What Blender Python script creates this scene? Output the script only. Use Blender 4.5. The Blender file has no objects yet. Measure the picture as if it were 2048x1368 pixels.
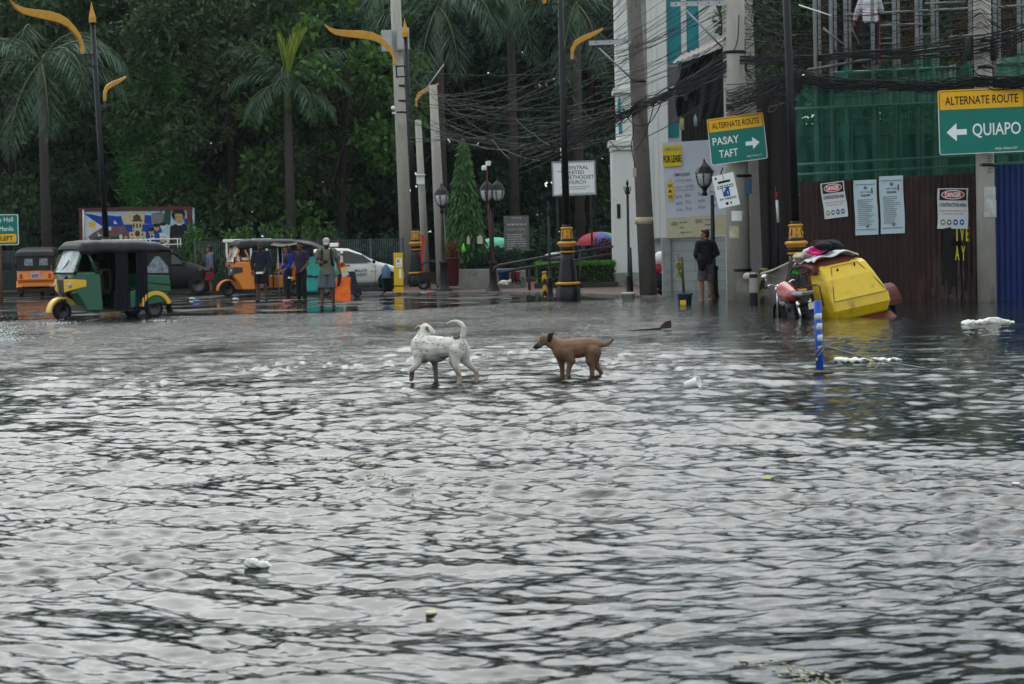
import bpy, bmesh, math, random
import numpy as np
from math import sin, cos, pi, radians, sqrt, atan2
from mathutils import Matrix, Vector

random.seed(7)
RNG = np.random.default_rng(11)
scn = bpy.context.scene
COL = scn.collection

# ---------------------------------------------------------------- camera
CAM_H = 1.66                                 # eye height above the flood water
LENS, SENSOR, PW, PH = 70.0, 36.0, 2048, 1368
FPX = LENS / SENSOR * PW
PITCH = math.atan((PH / 2 - 479) / FPX)
ROLL = 0.022                                  # the photographer held the camera a little askew
cam_d = bpy.data.cameras.new('camera')
cam_d.lens, cam_d.sensor_width = LENS, SENSOR
cam_d.clip_start, cam_d.clip_end = 0.1, 3000
cam_d.dof.use_dof = True
cam_d.dof.focus_distance = 26.0
cam_d.dof.aperture_fstop = 6.3
cam = bpy.data.objects.new('camera', cam_d)
COL.objects.link(cam)
cam.location = (0, 0, CAM_H)
cam.rotation_euler = (Matrix.Rotation(pi / 2 - PITCH, 3, 'X') @ Matrix.Rotation(-ROLL, 3, 'Z')).to_euler()
scn.camera = cam

# ---------------------------------------------------------------- overcast sky and soft sun
SUN_EL, SUN_AZ = radians(50), radians(-14)   # azimuth from +Y, clockwise: the brightest cloud is high beyond the trees
wd = bpy.data.worlds.new('World')
scn.world = wd
wd.use_nodes = True
wn, wl = wd.node_tree.nodes, wd.node_tree.links
bg = wn['Background']
sky = wn.new('ShaderNodeTexSky')
sky.sky_type = 'NISHITA'
sky.sun_disc = False
sky.sun_elevation = SUN_EL
sky.sun_rotation = SUN_AZ
sky.air_density, sky.dust_density, sky.ozone_density = 1.0, 6.0, 1.0
hs = wn.new('ShaderNodeHueSaturation')
hs.inputs['Saturation'].default_value = 0.16
wl.new(sky.outputs[0], hs.inputs['Color'])
# cloud deck: broad soft grey billows over the whole sky
tc = wn.new('ShaderNodeTexCoord'); mp = wn.new('ShaderNodeMapping'); nz = wn.new('ShaderNodeTexNoise')
mp.inputs['Scale'].default_value = (1.6, 1.6, 4.0)
nz.inputs['Scale'].default_value = 1.7; nz.inputs['Detail'].default_value = 5
mr = wn.new('ShaderNodeMapRange')
mr.inputs['From Min'].default_value = .3; mr.inputs['From Max'].default_value = .7
mr.inputs['To Min'].default_value = .72; mr.inputs['To Max'].default_value = 1.15
mx = wn.new('ShaderNodeMix'); mx.data_type = 'RGBA'; mx.blend_type = 'MULTIPLY'; mx.inputs['Factor'].default_value = 1
wl.new(tc.outputs['Generated'], mp.inputs[0]); wl.new(mp.outputs[0], nz.inputs['Vector'])
wl.new(nz.outputs[0], mr.inputs[0]); wl.new(mr.outputs[0], mx.inputs['B'])
deck = wn.new('ShaderNodeMix'); deck.data_type = 'RGBA'; deck.inputs['Factor'].default_value = .93      # thick even cloud in front of the clear sky
glow = wn.new('ShaderNodeVectorMath'); glow.operation = 'DOT_PRODUCT'
glow.inputs[1].default_value = (sin(SUN_AZ) * cos(SUN_EL), cos(SUN_AZ) * cos(SUN_EL), sin(SUN_EL))
gm = wn.new('ShaderNodeMapRange'); gm.interpolation_type = 'SMOOTHSTEP'
gm.inputs['From Min'].default_value = 0.; gm.inputs['From Max'].default_value = 1.; gm.inputs['To Min'].default_value = 3.7; gm.inputs['To Max'].default_value = 4.5
gt = wn.new('ShaderNodeMix'); gt.data_type = 'RGBA'; gt.blend_type = 'MULTIPLY'; gt.inputs['Factor'].default_value = 1; gt.inputs['A'].default_value = (.905, 1.0, 1.045, 1)
wl.new(tc.outputs['Generated'], glow.inputs[0]); wl.new(glow.outputs['Value'], gm.inputs[0]); wl.new(gm.outputs[0], gt.inputs['B']); wl.new(gt.outputs['Result'], deck.inputs['B'])
wl.new(hs.outputs[0], deck.inputs['A']); wl.new(deck.outputs['Result'], mx.inputs['A'])
wl.new(mx.outputs['Result'], bg.inputs['Color'])
bg.inputs['Strength'].default_value = 0.13
sun_d = bpy.data.lights.new('sun', 'SUN')
sun_d.energy, sun_d.angle, sun_d.color = 0.5, radians(60), (1, .97, .92)
sun = bpy.data.objects.new('sun', sun_d)
COL.objects.link(sun)
sun.rotation_euler = (pi / 2 - SUN_EL, 0, pi - SUN_AZ)                  # shines from the bright cloud towards the camera
scn.view_settings.view_transform = 'Standard'
scn.view_settings.look = 'None'
scn.view_settings.gamma = 1
scn.view_settings.exposure = 1.35
scn.cycles.max_bounces = 6
scn.cycles.transparent_max_bounces = 12
scn.cycles.use_denoising = True

# ---------------------------------------------------------------- helpers
def ray(x, y):
    u, v = (x - PW / 2) / FPX, (PH / 2 - y) / FPX
    u, v = u * cos(ROLL) + v * sin(ROLL), v * cos(ROLL) - u * sin(ROLL)
    return Vector((u, cos(PITCH) + v * sin(PITCH), v * cos(PITCH) - sin(PITCH)))
def at(x, y, Y):                              # point at distance Y seen at photo pixel (x, y)
    d = ray(x, y); t = Y / d.y
    return Vector((d.x * t, Y, CAM_H + d.z * t))
def gnd(x, y, z=0.0):                         # point of the level z seen at photo pixel (x, y)
    d = ray(x, y); t = (z - CAM_H) / d.z
    return Vector((d.x * t, d.y * t, z))
def ppm(Y): return FPX / Y                    # photo pixels per metre at distance Y

MATS = {}
def deep(c): return tuple(min(.8, x * (max(x, 1e-4) / .5) ** .25) for x in c)     # contrast curve on the base colours: darks darker, hues richer
def mat(name, c, r=.6, m=0., v=.2, sc=5., b=0., bsc=40., coat=0., dirt=None, dsc=2., dth=.55, trans=0., ior=None, alpha=1., sheen=0., stretch=None, emit=None):
    if name in MATS: return MATS[name]
    c, dirt = deep(c), (deep(dirt) if dirt else None)
    M = bpy.data.materials.new(name); M.use_nodes = True
    n, l = M.node_tree.nodes, M.node_tree.links
    p = n['Principled BSDF']; p.inputs['Specular IOR Level'].default_value = .5 if coat or m or r < .3 else .28
    tcn = n.new('ShaderNodeTexCoord'); src = tcn.outputs['Object']
    if stretch:
        mpn = n.new('ShaderNodeMapping'); mpn.inputs['Scale'].default_value = stretch
        l.new(src, mpn.inputs[0]); src = mpn.outputs[0]
    nz1 = n.new('ShaderNodeTexNoise'); nz1.inputs['Scale'].default_value = sc; nz1.inputs['Detail'].default_value = 7
    nz1.inputs['Roughness'].default_value = .65
    l.new(src, nz1.inputs['Vector'])
    cr = n.new('ShaderNodeValToRGB')
    cr.color_ramp.elements[0].position, cr.color_ramp.elements[1].position = .3, .7
    cr.color_ramp.elements[0].color = tuple(x * (1 - v) for x in c) + (1,)
    cr.color_ramp.elements[1].color = tuple(min(1, x * (1 + v)) for x in c) + (1,)
    l.new(nz1.outputs[0], cr.inputs[0]); out = cr.outputs[0]
    if dirt:
        nz2 = n.new('ShaderNodeTexNoise'); nz2.inputs['Scale'].default_value = dsc; nz2.inputs['Detail'].default_value = 9
        nz2.inputs['Roughness'].default_value = .7
        l.new(src, nz2.inputs['Vector'])
        r2 = n.new('ShaderNodeMapRange'); r2.inputs['From Min'].default_value = dth; r2.inputs['From Max'].default_value = dth + .14
        l.new(nz2.outputs[0], r2.inputs[0])
        m2 = n.new('ShaderNodeMix'); m2.data_type = 'RGBA'
        l.new(r2.outputs[0], m2.inputs['Factor']); l.new(out, m2.inputs['A']); m2.inputs['B'].default_value = dirt + (1,)
        out = m2.outputs['Result']
    l.new(out, p.inputs['Base Color'])
    p.inputs['Roughness'].default_value = r; p.inputs['Metallic'].default_value = m
    p.inputs['Coat Weight'].default_value = coat; p.inputs['Coat Roughness'].default_value = .08
    p.inputs['Transmission Weight'].default_value = trans
    p.inputs['Alpha'].default_value = alpha
    if sheen: p.inputs['Sheen Weight'].default_value = sheen
    if ior: p.inputs['IOR'].default_value = ior
    if emit: p.inputs['Emission Color'].default_value = emit + (1,); p.inputs['Emission Strength'].default_value = 1
    if b:
        nb = n.new('ShaderNodeTexNoise'); nb.inputs['Scale'].default_value = bsc; nb.inputs['Detail'].default_value = 6
        l.new(src, nb.inputs['Vector'])
        bp = n.new('ShaderNodeBump'); bp.inputs['Strength'].default_value = b; bp.inputs['Distance'].default_value = .02
        l.new(nb.outputs[0], bp.inputs['Height']); l.new(bp.outputs[0], p.inputs['Normal'])
    MATS[name] = M
    return M

# colours shared by many things (linear)
BLACKM = mat('black_painted_iron', (.012, .013, .016), .38, v=.35, dirt=(.05, .045, .04), dsc=3, dth=.66)
GOLD = mat('ochre_gold_paint', (.50, .28, .04), .42, v=.18, dirt=(.28, .16, .04), dsc=5, dth=.62)
CONC = mat('pole_concrete', (.35, .335, .305), .85, v=.16, sc=3, b=.3, bsc=60, dirt=(.15, .14, .125), dsc=1.6, dth=.56, stretch=(1, 1, .25))
CONCD = mat('dark_pole_concrete', (.165, .155, .14), .85, v=.2, sc=3, b=.3, bsc=60, dirt=(.07, .066, .06), dsc=1.6, dth=.53, stretch=(1, 1, .3))
RUBBER = mat('tyre_rubber', (.016, .016, .017), .75, v=.2)
STEEL = mat('dull_steel', (.34, .35, .36), .4, .75, v=.2)
CHROME = mat('chrome', (.62, .63, .64), .18, 1., v=.1)
GLASS = mat('dark_window_glass', (.02, .025, .03), .06, v=.1, ior=1.55)
WHITE = mat('white_paint', (.66, .67, .66), .5, v=.06, dirt=(.42, .41, .38), dsc=4, dth=.6)
SIGNW = mat('sign_white', (.72, .73, .73), .5, v=.04, dirt=(.5, .5, .48), dsc=3, dth=.63)
SIGNG = mat('sign_green', (.004, .20, .165), .42, v=.1, sc=2)
SIGNY = mat('sign_yellow', (.70, .41, .008), .42, v=.08, sc=2)
INK = mat('black_ink', (.012, .012, .014), .6, v=.1)
GREYINK = mat('grey_ink', (.16, .17, .19), .6, v=.15)
BLUEINK = mat('blue_ink', (.02, .11, .30), .55, v=.1)
REDINK = mat('red_ink', (.42, .018, .022), .5, v=.1)
CLOTHB = mat('black_cloth', (.014, .015, .019), .9, v=.3, b=.4)
SKIN = mat('brown_skin', (.24, .125, .075), .55, v=.12)
SKIND = mat('dark_brown_skin', (.15, .078, .048), .55, v=.12)
HAIR = mat('black_hair', (.010, .009, .009), .5, v=.3)
CABLE = mat('black_cable', (.016, .016, .018), .5, v=.2)

class MB:
    """collects shapes and links them as ONE mesh object"""
    def __init__(s): s.v, s.f, s.m, s.s = [], [], [], []
    def add(s, v, f, m=0, sm=False, X=None):
        o = len(s.v)
        for p in v:
            p = Vector(p)
            s.v.append(X @ p if X is not None else p)
        for q in f:
            s.f.append([i + o for i in q]); s.m.append(m); s.s.append(sm)
        return s
    def box(s, c, d, m=0, X=None, rot=None):
        x, y, z = d[0] / 2, d[1] / 2, d[2] / 2
        v = [Vector((a * x, b * y, e * z)) for a in (-1, 1) for b in (-1, 1) for e in (-1, 1)]
        if rot: R = (rot if isinstance(rot, Matrix) else Matrix.Rotation(rot, 3, 'Z')); v = [R @ p for p in v]
        c = Vector(c)
        return s.add([p + c for p in v], [(0, 1, 3, 2), (4, 6, 7, 5), (0, 4, 5, 1), (2, 3, 7, 6), (0, 2, 6, 4), (1, 5, 7, 3)], m, False, X)
    def tube(s, pts, r, n=8, m=0, cap=True, sm=True, X=None, flat=None):
        pts = [Vector(p) for p in pts]; k = len(pts)
        rs = r if isinstance(r, (list, tuple)) else [r] * k
        v, f = [], []
        up = None
        for i, p in enumerate(pts):
            t = (pts[min(i + 1, k - 1)] - pts[max(i - 1, 0)]).normalized()
            if up is None:
                a = Vector((0, 0, 1)) if abs(t.z) < .9 else Vector((0, 1, 0))
            else: a = up
            u = t.cross(a)
            if u.length < 1e-5: u = t.cross(Vector((1, 0, 0)))
            u.normalize(); w = u.cross(t).normalized(); up = w
            for j in range(n):
                q = 2 * pi * j / n + (pi / n if n == 4 else 0)
                rr = rs[i]; ru = rr * (flat or 1)
                v.append(p + u * cos(q) * ru + w * sin(q) * rr)
        for i in range(k - 1):
            for j in range(n):
                a, b = i * n + j, i * n + (j + 1) % n
                f.append((a, b, b + n, a + n))
        if cap: f.append(tuple(range(n - 1, -1, -1))); f.append(tuple(range((k - 1) * n, k * n)))
        return s.add(v, f, m, sm, X)
    def lathe(s, prof, c=(0, 0, 0), n=16, m=0, X=None, sm=True, axis=None):
        c = Vector(c); v, f = [], []
        for r, z in prof:
            for j in range(n):
                q = 2 * pi * j / n
                p = Vector((r * cos(q), r * sin(q), z))
                if axis == 'x': p = Vector((p.z, p.x, p.y))
                if axis == 'y': p = Vector((p.x, p.z, p.y))
                v.append(p + c)
        for i in range(len(prof) - 1):
            for j in range(n):
                a, b = i * n + j, i * n + (j + 1) % n
                f.append((a, b, b + n, a + n) if axis != 'y' else (a + n, b + n, b, a))
        if prof[0][0] > 1e-6: f.append(tuple(range(n - 1, -1, -1)))
        if prof[-1][0] > 1e-6: f.append(tuple(range((len(prof) - 1) * n, len(prof) * n)))
        return s.add(v, f, m, sm, X)
    def ell(s, c, r, m=0, n=14, k=9, X=None, rot=None):
        if not isinstance(r, (tuple, list)): r = (r, r, r)
        v, f = [], []
        R = rot if rot is not None else Matrix.Identity(3)
        for i in range(k + 1):
            a = -pi / 2 + pi * i / k
            for j in range(n):
                q = 2 * pi * j / n
                v.append(Vector(c) + R @ Vector((r[0] * cos(a) * cos(q), r[1] * cos(a) * sin(q), r[2] * sin(a))))
        for i in range(k):
            for j in range(n):
                a, b = i * n + j, i * n + (j + 1) % n
                f.append((a, b, b + n, a + n))
        return s.add(v, f, m, True, X)
    def cap(s, a, b, ra, rb, n=12, m=0, X=None):          # tapered capsule
        a, b = Vector(a), Vector(b); t = (b - a); L = t.length
        if L < 1e-6: return s.ell(a, ra, m, X=X)
        t /= L; pts, rs = [], []
        for q in (-90, -60, -30, 0): pts.append(a + t * ra * sin(radians(q))); rs.append(max(1e-4, ra * cos(radians(q))))
        for q in (0, 30, 60, 90): pts.append(b + t * rb * sin(radians(q))); rs.append(max(1e-4, rb * cos(radians(q))))
        return s.tube(pts, rs, n, m, True, True, X)
    def prism(s, poly, a, b, m=0, ax='y', X=None, sm=False):  # poly in the other two axes
        k = len(poly)
        def P(u, w, t): return (u, t, w) if ax == 'y' else ((t, u, w) if ax == 'x' else (u, w, t))
        v = [P(u, w, a) for u, w in poly] + [P(u, w, b) for u, w in poly]
        f = [tuple(range(k)), tuple(range(2 * k - 1, k - 1, -1))] + [(i, i + k, (i + 1) % k + k, (i + 1) % k) for i in range(k)]
        return s.add(v, f, m, sm, X)
    def quad(s, a, b, c, d, m=0, X=None, sm=False): return s.add([a, b, c, d], [(0, 1, 2, 3)], m, sm, X)
    def grid(s, fn, nu, nv, m=0, sm=True, X=None):
        v = [fn(i / nu, j / nv) for j in range(nv + 1) for i in range(nu + 1)]
        f = [(j * (nu + 1) + i, j * (nu + 1) + i + 1, (j + 1) * (nu + 1) + i + 1, (j + 1) * (nu + 1) + i) for j in range(nv) for i in range(nu)]
        return s.add(v, f, m, sm, X)
    def text(s, txt, h, X, m=0, w=None, align='CENTER', th=.002, bold=0.):
        """letters of cap height h lying in X's local xy plane, centred (or left) on its origin"""
        cu = bpy.data.curves.new('t', 'FONT'); cu.body = txt; cu.align_x = align; cu.align_y = 'CENTER'
        cu.size = 1; cu.resolution_u = 3; cu.offset = bold
        ob = bpy.data.objects.new('t', cu); COL.objects.link(ob)
        me = bpy.data.meshes.new_from_object(ob.evaluated_get(bpy.context.evaluated_depsgraph_get()))
        bpy.data.objects.remove(ob); bpy.data.curves.remove(cu)
        xs = [q.co.x for q in me.vertices]
        if not xs: return s
        ys = [q.co.y for q in me.vertices]
        k = h / .7
        nl = txt.count('\n') + 1
        kx = w / (max(xs) - min(xs)) if w else k
        my = (max(ys) + min(ys)) / 2
        mxx = (max(xs) + min(xs)) / 2 if align == 'CENTER' else min(xs)
        s.add([((q.co.x - mxx) * kx, (q.co.y - my) * k, th) for q in me.vertices], [tuple(p.vertices) for p in me.polygons], m, False, X)
        bpy.data.meshes.remove(me)
        return s
    def mesh(s, name, mats):
        me = bpy.data.meshes.new(name)
        me.from_pydata([tuple(p) for p in s.v], [], s.f)
        for q in (mats if isinstance(mats, (list, tuple)) else [mats]): me.materials.append(q)
        me.polygons.foreach_set('material_index', s.m)
        me.polygons.foreach_set('use_smooth', s.s)
        me.update()
        return me
    def build(s, name, mats, parent=None, bev=0., sub=0, world=True, fixn=True):
        """world: the vertices are in scene coordinates (an unrotated parent's place is taken off)"""
        if parent is not None and world:
            o = wloc(parent); s.v = [p - o for p in s.v]
        me = s.mesh(name, mats)
        if fixn:
            bm = bmesh.new(); bm.from_mesh(me); bmesh.ops.recalc_face_normals(bm, faces=bm.faces); bm.to_mesh(me); bm.free()
        o = link(name, me, parent)
        if bev:
            b = o.modifiers.new('bevel', 'BEVEL'); b.width = bev; b.segments = 2; b.limit_method = 'ANGLE'; b.angle_limit = radians(40)
        if sub:
            b = o.modifiers.new('subdivision', 'SUBSURF'); b.levels = b.render_levels = sub
        return o
def wloc(o):
    r = Vector((0, 0, 0))
    while o is not None: r = r + o.location; o = o.parent
    return r
def link(name, me, parent=None):
    o = bpy.data.objects.new(name, me); COL.objects.link(o); o.parent = parent
    return o
def tag(o, label, cat, group=None):
    o['label'] = label; o['category'] = cat
    if group: o['group'] = group
    return o
def thing(name, label, cat, loc=(0, 0, 0), rz=0., group=None):
    o = bpy.data.objects.new(name, None); COL.objects.link(o)
    o.empty_display_size = .1
    o.location = loc; o.rotation_euler = (0, 0, rz)
    return tag(o, label, cat, group)
def kind(o, k): o['kind'] = k; return o
def dup(o, loc=None, rz=None, label=None, parent=None, scale=None):
    kids = list(o.children)
    c = o.copy(); COL.objects.link(c); c.parent = parent
    if loc is not None: c.location = loc
    if rz is not None: c.rotation_euler = (0, 0, rz)
    if scale is not None: c.scale = scale if isinstance(scale, (tuple, list)) else (scale,) * 3
    if label: c['label'] = label
    for ch in kids: dup(ch, parent=c)
    return c
def frame(o, xv, zup=Vector((0, 0, 1))):      # matrix whose x follows xv, y is up, z faces the viewer
    x = Vector(xv).normalized(); z = x.cross(zup).normalized(); y = z.cross(x)
    return Matrix.Translation(Vector(o)) @ Matrix((x, y, z)).transposed().to_4x4()
def blob(mb, voxel=.01, smooth=6, fac=.5):
    """melts overlapping closed shapes into one continuous skin"""
    me = mb.mesh('tmp', []); o = bpy.data.objects.new('tmp', me); COL.objects.link(o)
    r = o.modifiers.new('r', 'REMESH'); r.mode = 'VOXEL'; r.voxel_size = voxel; r.use_smooth_shade = True
    if smooth: q = o.modifiers.new('s', 'SMOOTH'); q.iterations = smooth; q.factor = fac
    me2 = bpy.data.meshes.new_from_object(o.evaluated_get(bpy.context.evaluated_depsgraph_get()))
    bpy.data.objects.remove(o); bpy.data.meshes.remove(me)
    for p in me2.polygons: p.use_smooth = True
    return me2
def np_mesh(name, V, F, mats, smooth=False):
    me = bpy.data.meshes.new(name); n = len(F); k = F.shape[1]
    me.vertices.add(len(V)); me.vertices.foreach_set('co', np.ascontiguousarray(V, dtype=np.float32).ravel())
    me.loops.add(n * k); me.loops.foreach_set('vertex_index', np.ascontiguousarray(F, dtype=np.int32).ravel())
    me.polygons.add(n); me.polygons.foreach_set('loop_start', np.arange(0, n * k, k, dtype=np.int32))
    if smooth: me.polygons.foreach_set('use_smooth', np.ones(n, dtype=bool))
    for m in (mats if isinstance(mats, (list, tuple)) else [mats]): me.materials.append(m)
    me.update(calc_edges=True)
    return me
# ---------------------------------------------------------------- ground, water, pavement
def sstep(a, b, x):
    t = np.clip((x - a) / (b - a), 0, 1); return t * t * (3 - 2 * t)
def shore(X):                                  # distance at which the road rises out of the water
    return np.interp(X, [-13, -6, -4, 0, 3.2, 5, 9, 14], [47.5, 48, 48.5, 52, 55.5, 60, 61, 61])
def ground_z(X, Y):
    s = shore(X)
    return -.22 + .20 * sstep(s - 24, s, Y) + .032 * sstep(s, s + 3, Y)
# asphalt, wet
ASPH = bpy.data.materials.new('wet_asphalt'); ASPH.use_nodes = True
n, l = ASPH.node_tree.nodes, ASPH.node_tree.links; p = n['Principled BSDF']
tcn = n.new('ShaderNodeTexCoord')
a = n.new('ShaderNodeTexNoise'); a.inputs['Scale'].default_value = .55; a.inputs['Detail'].default_value = 6
b_ = n.new('ShaderNodeTexNoise'); b_.inputs['Scale'].default_value = 60; b_.inputs['Detail'].default_value = 4
for q in (a, b_): l.new(tcn.outputs['Object'], q.inputs['Vector'])
r = n.new('ShaderNodeValToRGB'); r.color_ramp.elements[0].color = (.018, .018, .019, 1); r.color_ramp.elements[1].color = (.06, .058, .056, 1)
l.new(b_.outputs[0], r.inputs[0]); l.new(r.outputs[0], p.inputs['Base Color'])
q = n.new('ShaderNodeMapRange'); q.inputs['From Min'].default_value = .46; q.inputs['From Max'].default_value = .62
q.inputs['To Min'].default_value = .05; q.inputs['To Max'].default_value = .34
l.new(a.outputs[0], q.inputs[0]); l.new(q.outputs[0], p.inputs['Roughness'])
bp = n.new('ShaderNodeBump'); bp.inputs['Distance'].default_value = .006
q2 = n.new('ShaderNodeMapRange'); q2.inputs['From Min'].default_value = .46; q2.inputs['From Max'].default_value = .62
q2.inputs['To Min'].default_value = .0; q2.inputs['To Max'].default_value = .35
l.new(a.outputs[0], q2.inputs[0]); l.new(q2.outputs[0], bp.inputs['Strength'])
l.new(b_.outputs[0], bp.inputs['Height']); l.new(bp.outputs[0], p.inputs['Normal'])

gx = np.concatenate([[-900, -300, -80], np.arange(-30, 30.1, 1.0), [80, 300, 900]])
gy = np.concatenate([[-200, -40], np.arange(-10, 76.1, 1.0), [90, 130, 300, 1500]])
GX, GY = np.meshgrid(gx, gy); GZ = ground_z(GX, GY)
nx, ny = len(gx), len(gy)
ii, jj = np.meshgrid(np.arange(nx - 1), np.arange(ny - 1)); o_ = (jj * nx + ii).ravel()
F = np.stack([o_, o_ + 1, o_ + nx + 1, o_ + nx], 1)
kind(link('road', np_mesh('road', np.stack([GX, GY, GZ], -1).reshape(-1, 3), F, ASPH, True)), 'structure')

# flood water: a real wave surface, a sum of many small travelling ripples
WAT = bpy.data.materials.new('flood_water'); WAT.use_nodes = True
n, l = WAT.node_tree.nodes, WAT.node_tree.links; p = n['Principled BSDF']
p.inputs['Base Color'].default_value = (.010, .012, .0115, 1); p.inputs['Roughness'].default_value = .035
p.inputs['IOR'].default_value = 1.5
tcn = n.new('ShaderNodeTexCoord'); mpn = n.new('ShaderNodeMapping'); mpn.inputs['Scale'].default_value = (1, 2.2, 1)
l.new(tcn.outputs['Object'], mpn.inputs[0])
b1 = n.new('ShaderNodeTexNoise'); b1.inputs['Scale'].default_value = 11; b1.inputs['Detail'].default_value = 4; b1.inputs['Roughness'].default_value = .55
b1.inputs['Distortion'].default_value = .4
l.new(mpn.outputs[0], b1.inputs['Vector'])
att = n.new('ShaderNodeAttribute'); att.attribute_name = 'chop'
ml = n.new('ShaderNodeMath'); ml.operation = 'MULTIPLY'; ml.inputs[1].default_value = .30
l.new(att.outputs['Fac'], ml.inputs[0])
bp = n.new('ShaderNodeBump'); bp.inputs['Distance'].default_value = .05
l.new(ml.outputs[0], bp.inputs['Strength']); l.new(b1.outputs[0], bp.inputs['Height']); l.new(bp.outputs[0], p.inputs['Normal'])

U = np.concatenate([[-12, -4, -1.2, -.6], np.linspace(-.36, .36, 940), [.6, 1.2, 4, 12]])
ypx = np.linspace(1440, 590, 980)
D = FPX * CAM_H / (ypx - 479.0)
D = np.concatenate([[-60, -15, 0.5, 3.5], D, [64, 66]])
XX = U[None, :] * (D[:, None] + 3.5); XX[:4] = U[None, :] * 9; YY = np.repeat(D[:, None], len(U), 1)
def vnoise(x, y, seed):                        # smooth value noise
    rg = np.random.default_rng(seed); T = rg.random((64, 64))
    xi, yi = np.floor(x).astype(int), np.floor(y).astype(int); fx, fy = x - xi, y - yi
    fx, fy = fx * fx * (3 - 2 * fx), fy * fy * (3 - 2 * fy)
    g = lambda a, b: T[a % 64, b % 64]
    return (g(xi, yi) * (1 - fx) + g(xi + 1, yi) * fx) * (1 - fy) + (g(xi, yi + 1) * (1 - fx) + g(xi + 1, yi + 1) * fx) * fy
patch = .34 + 1.3 * (vnoise(XX / 2.3 + 7, YY / 4.0, 3) * .6 + vnoise(XX / .8, YY / 1.5 + 5, 4) * .4)
lo = np.interp(XX, [-14, -5, -2.5, 0, 3, 6, 14], [47.5, 48.5, 49.0, 52.5, 54, 57, 57])   # ripples die out before the shore
calm = 1 - sstep(-1.6, .6, YY - lo) * .985
lee = 1 - .62 * sstep(3.5, 6, XX) * sstep(33, 43, YY)                                  # sheltered under the fence
reach = np.interp(YY, [0, 8, 11, 15, 20, 26, 40], [.37, .40, .46, .58, .70, .74, .56])          # gentle swell near, wind chop farther out
right = 1 - .45 * sstep(1.2, 3.6, XX - (YY - 20) * .06) * sstep(11, 17, YY)
amp = patch * calm * lee * reach * right
amp = np.where((np.abs(XX) > 26) | (YY < 5), amp * .3, amp)
ZZ = np.zeros_like(XX); rg = np.random.default_rng(5)
# slope spectrum: gentle swells, many short wavelets; two wave trains crossing at a small angle
NW = 130
lam = np.exp(rg.uniform(math.log(.055), math.log(1.3), NW))
spr = np.interp(lam, [.06, .25, .6, 1.3], [.62, .42, .26, .18])
ang = pi / 2 + np.where(rg.random(NW) < .68, -.20, .42) + rg.normal(0, 1, NW) * spr
slope = .040 * np.interp(lam, [.055, .10, .16, .28, .45, .7, 1.3], [.75, 1.05, 1.25, 1.2, .95, .7, .5])
wx = .22 * (vnoise(XX / .8 + 3, YY / 1.1, 31) - .5) + .5 * (vnoise(XX / 2.7, YY / 3.3 + 9, 32) - .5) + 1.3 * (vnoise(XX / 6, YY / 7 + 3, 35) - .5)      # currents that bend the crests
wy = .22 * (vnoise(XX / .9 + 8, YY / 1.2 + 4, 33) - .5) + .6 * (vnoise(XX / 3.1 + 2, YY / 3.0, 34) - .5) + 1.6 * (vnoise(XX / 5 + 7, YY / 8, 36) - .5)
XW, YW = XX + wx, YY + wy
for i in range(NW):
    k = 2 * pi / lam[i]; ph = rg.uniform(0, 2 * pi)
    env = .45 + 1.1 * vnoise(XX / (lam[i] * 3.5 + .25) + i * 3.1, YY / (lam[i] * 4.5 + .3) + i, 20 + i)
    fade = sstep(1.2, 2.6, lam[i] / np.maximum(.010, .8 * .87 * D[:, None] ** 2 / 6610))
    w = np.sin(k * (XW * cos(ang[i]) + YW * sin(ang[i])) + ph); w = w + .18 * (2 * w * w - 1)
    ZZ += slope[i] / k * w * fade * env
# rings running out from the right foreground
for (cx, cy, lm, rmin, rmax) in ((4.4, 9.4, .30, .9, 4.4),):
    rr = np.hypot(XX - cx, YY - cy)
    ZZ += .20 * lm / (2 * pi) * np.sin(2 * pi * rr / lm + 1.5 * vnoise(XX, YY, 77)) * sstep(rmin, rmin + .6, rr) * (1 - sstep(rmax - 2, rmax, rr))
ZZ *= amp
nx, ny = len(U), len(D)
ii, jj = np.meshgrid(np.arange(nx - 1), np.arange(ny - 1)); o_ = (jj * nx + ii).ravel()
F = np.stack([o_, o_ + 1, o_ + nx + 1, o_ + nx], 1)
wm = np_mesh('water', np.stack([XX, YY, ZZ], -1).reshape(-1, 3), F, WAT, True)
ca = wm.attributes.new('chop', 'FLOAT', 'POINT'); ca.data.foreach_set('value', (patch * calm * lee * right * np.interp(YY, [8, 14, 22, 30, 45], [.17, .30, .55, 1.0, 1.9])).astype(np.float32).ravel())
kind(link('water', wm), 'structure')

# brick-red pavement with its kerb, from behind the yellow post to the church
PAVE = mat('red_brick_paving', (.13, .075, .062), .55, v=.3, sc=9, b=.4, bsc=30, dirt=(.06, .05, .045), dsc=1.2, dth=.5)
KERB = mat('kerb_concrete', (.20, .19, .175), .75, v=.25, sc=6, b=.3, dirt=(.07, .066, .06), dsc=2, dth=.5)
m = MB()
px = [(768, 586.5), (850, 584), (960, 583), (1050, 584), (1160, 586), (1240, 589), (1330, 594)]
fr = [gnd(x, y + 2, .03) for x, y in px]
for a, b in zip(fr, fr[1:]):
    m.quad(a + Vector((0, 0, -.3)), b + Vector((0, 0, -.3)), b + Vector((0, 0, .03)), a + Vector((0, 0, .03)), 1)
    m.quad(a + Vector((0, 0, .03)), b + Vector((0, 0, .03)), b + Vector((0, .16, .03)), a + Vector((0, .16, .03)), 1)
    m.quad(a + Vector((0, .16, .03)), b + Vector((0, .16, .03)), Vector((b.x * 1.12, 84, .055)), Vector((a.x * 1.12, 84, .055)), 0)
kind(m.build('pavement', [PAVE, KERB]), 'structure')
# the park soil behind the fence
SOIL = mat('park_soil', (.045, .04, .03), .9, v=.4, sc=2)
m = MB(); m.box((-8, 170, .0), (420, 190, .2)); kind(m.build('park_ground', SOIL), 'structure')
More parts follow.
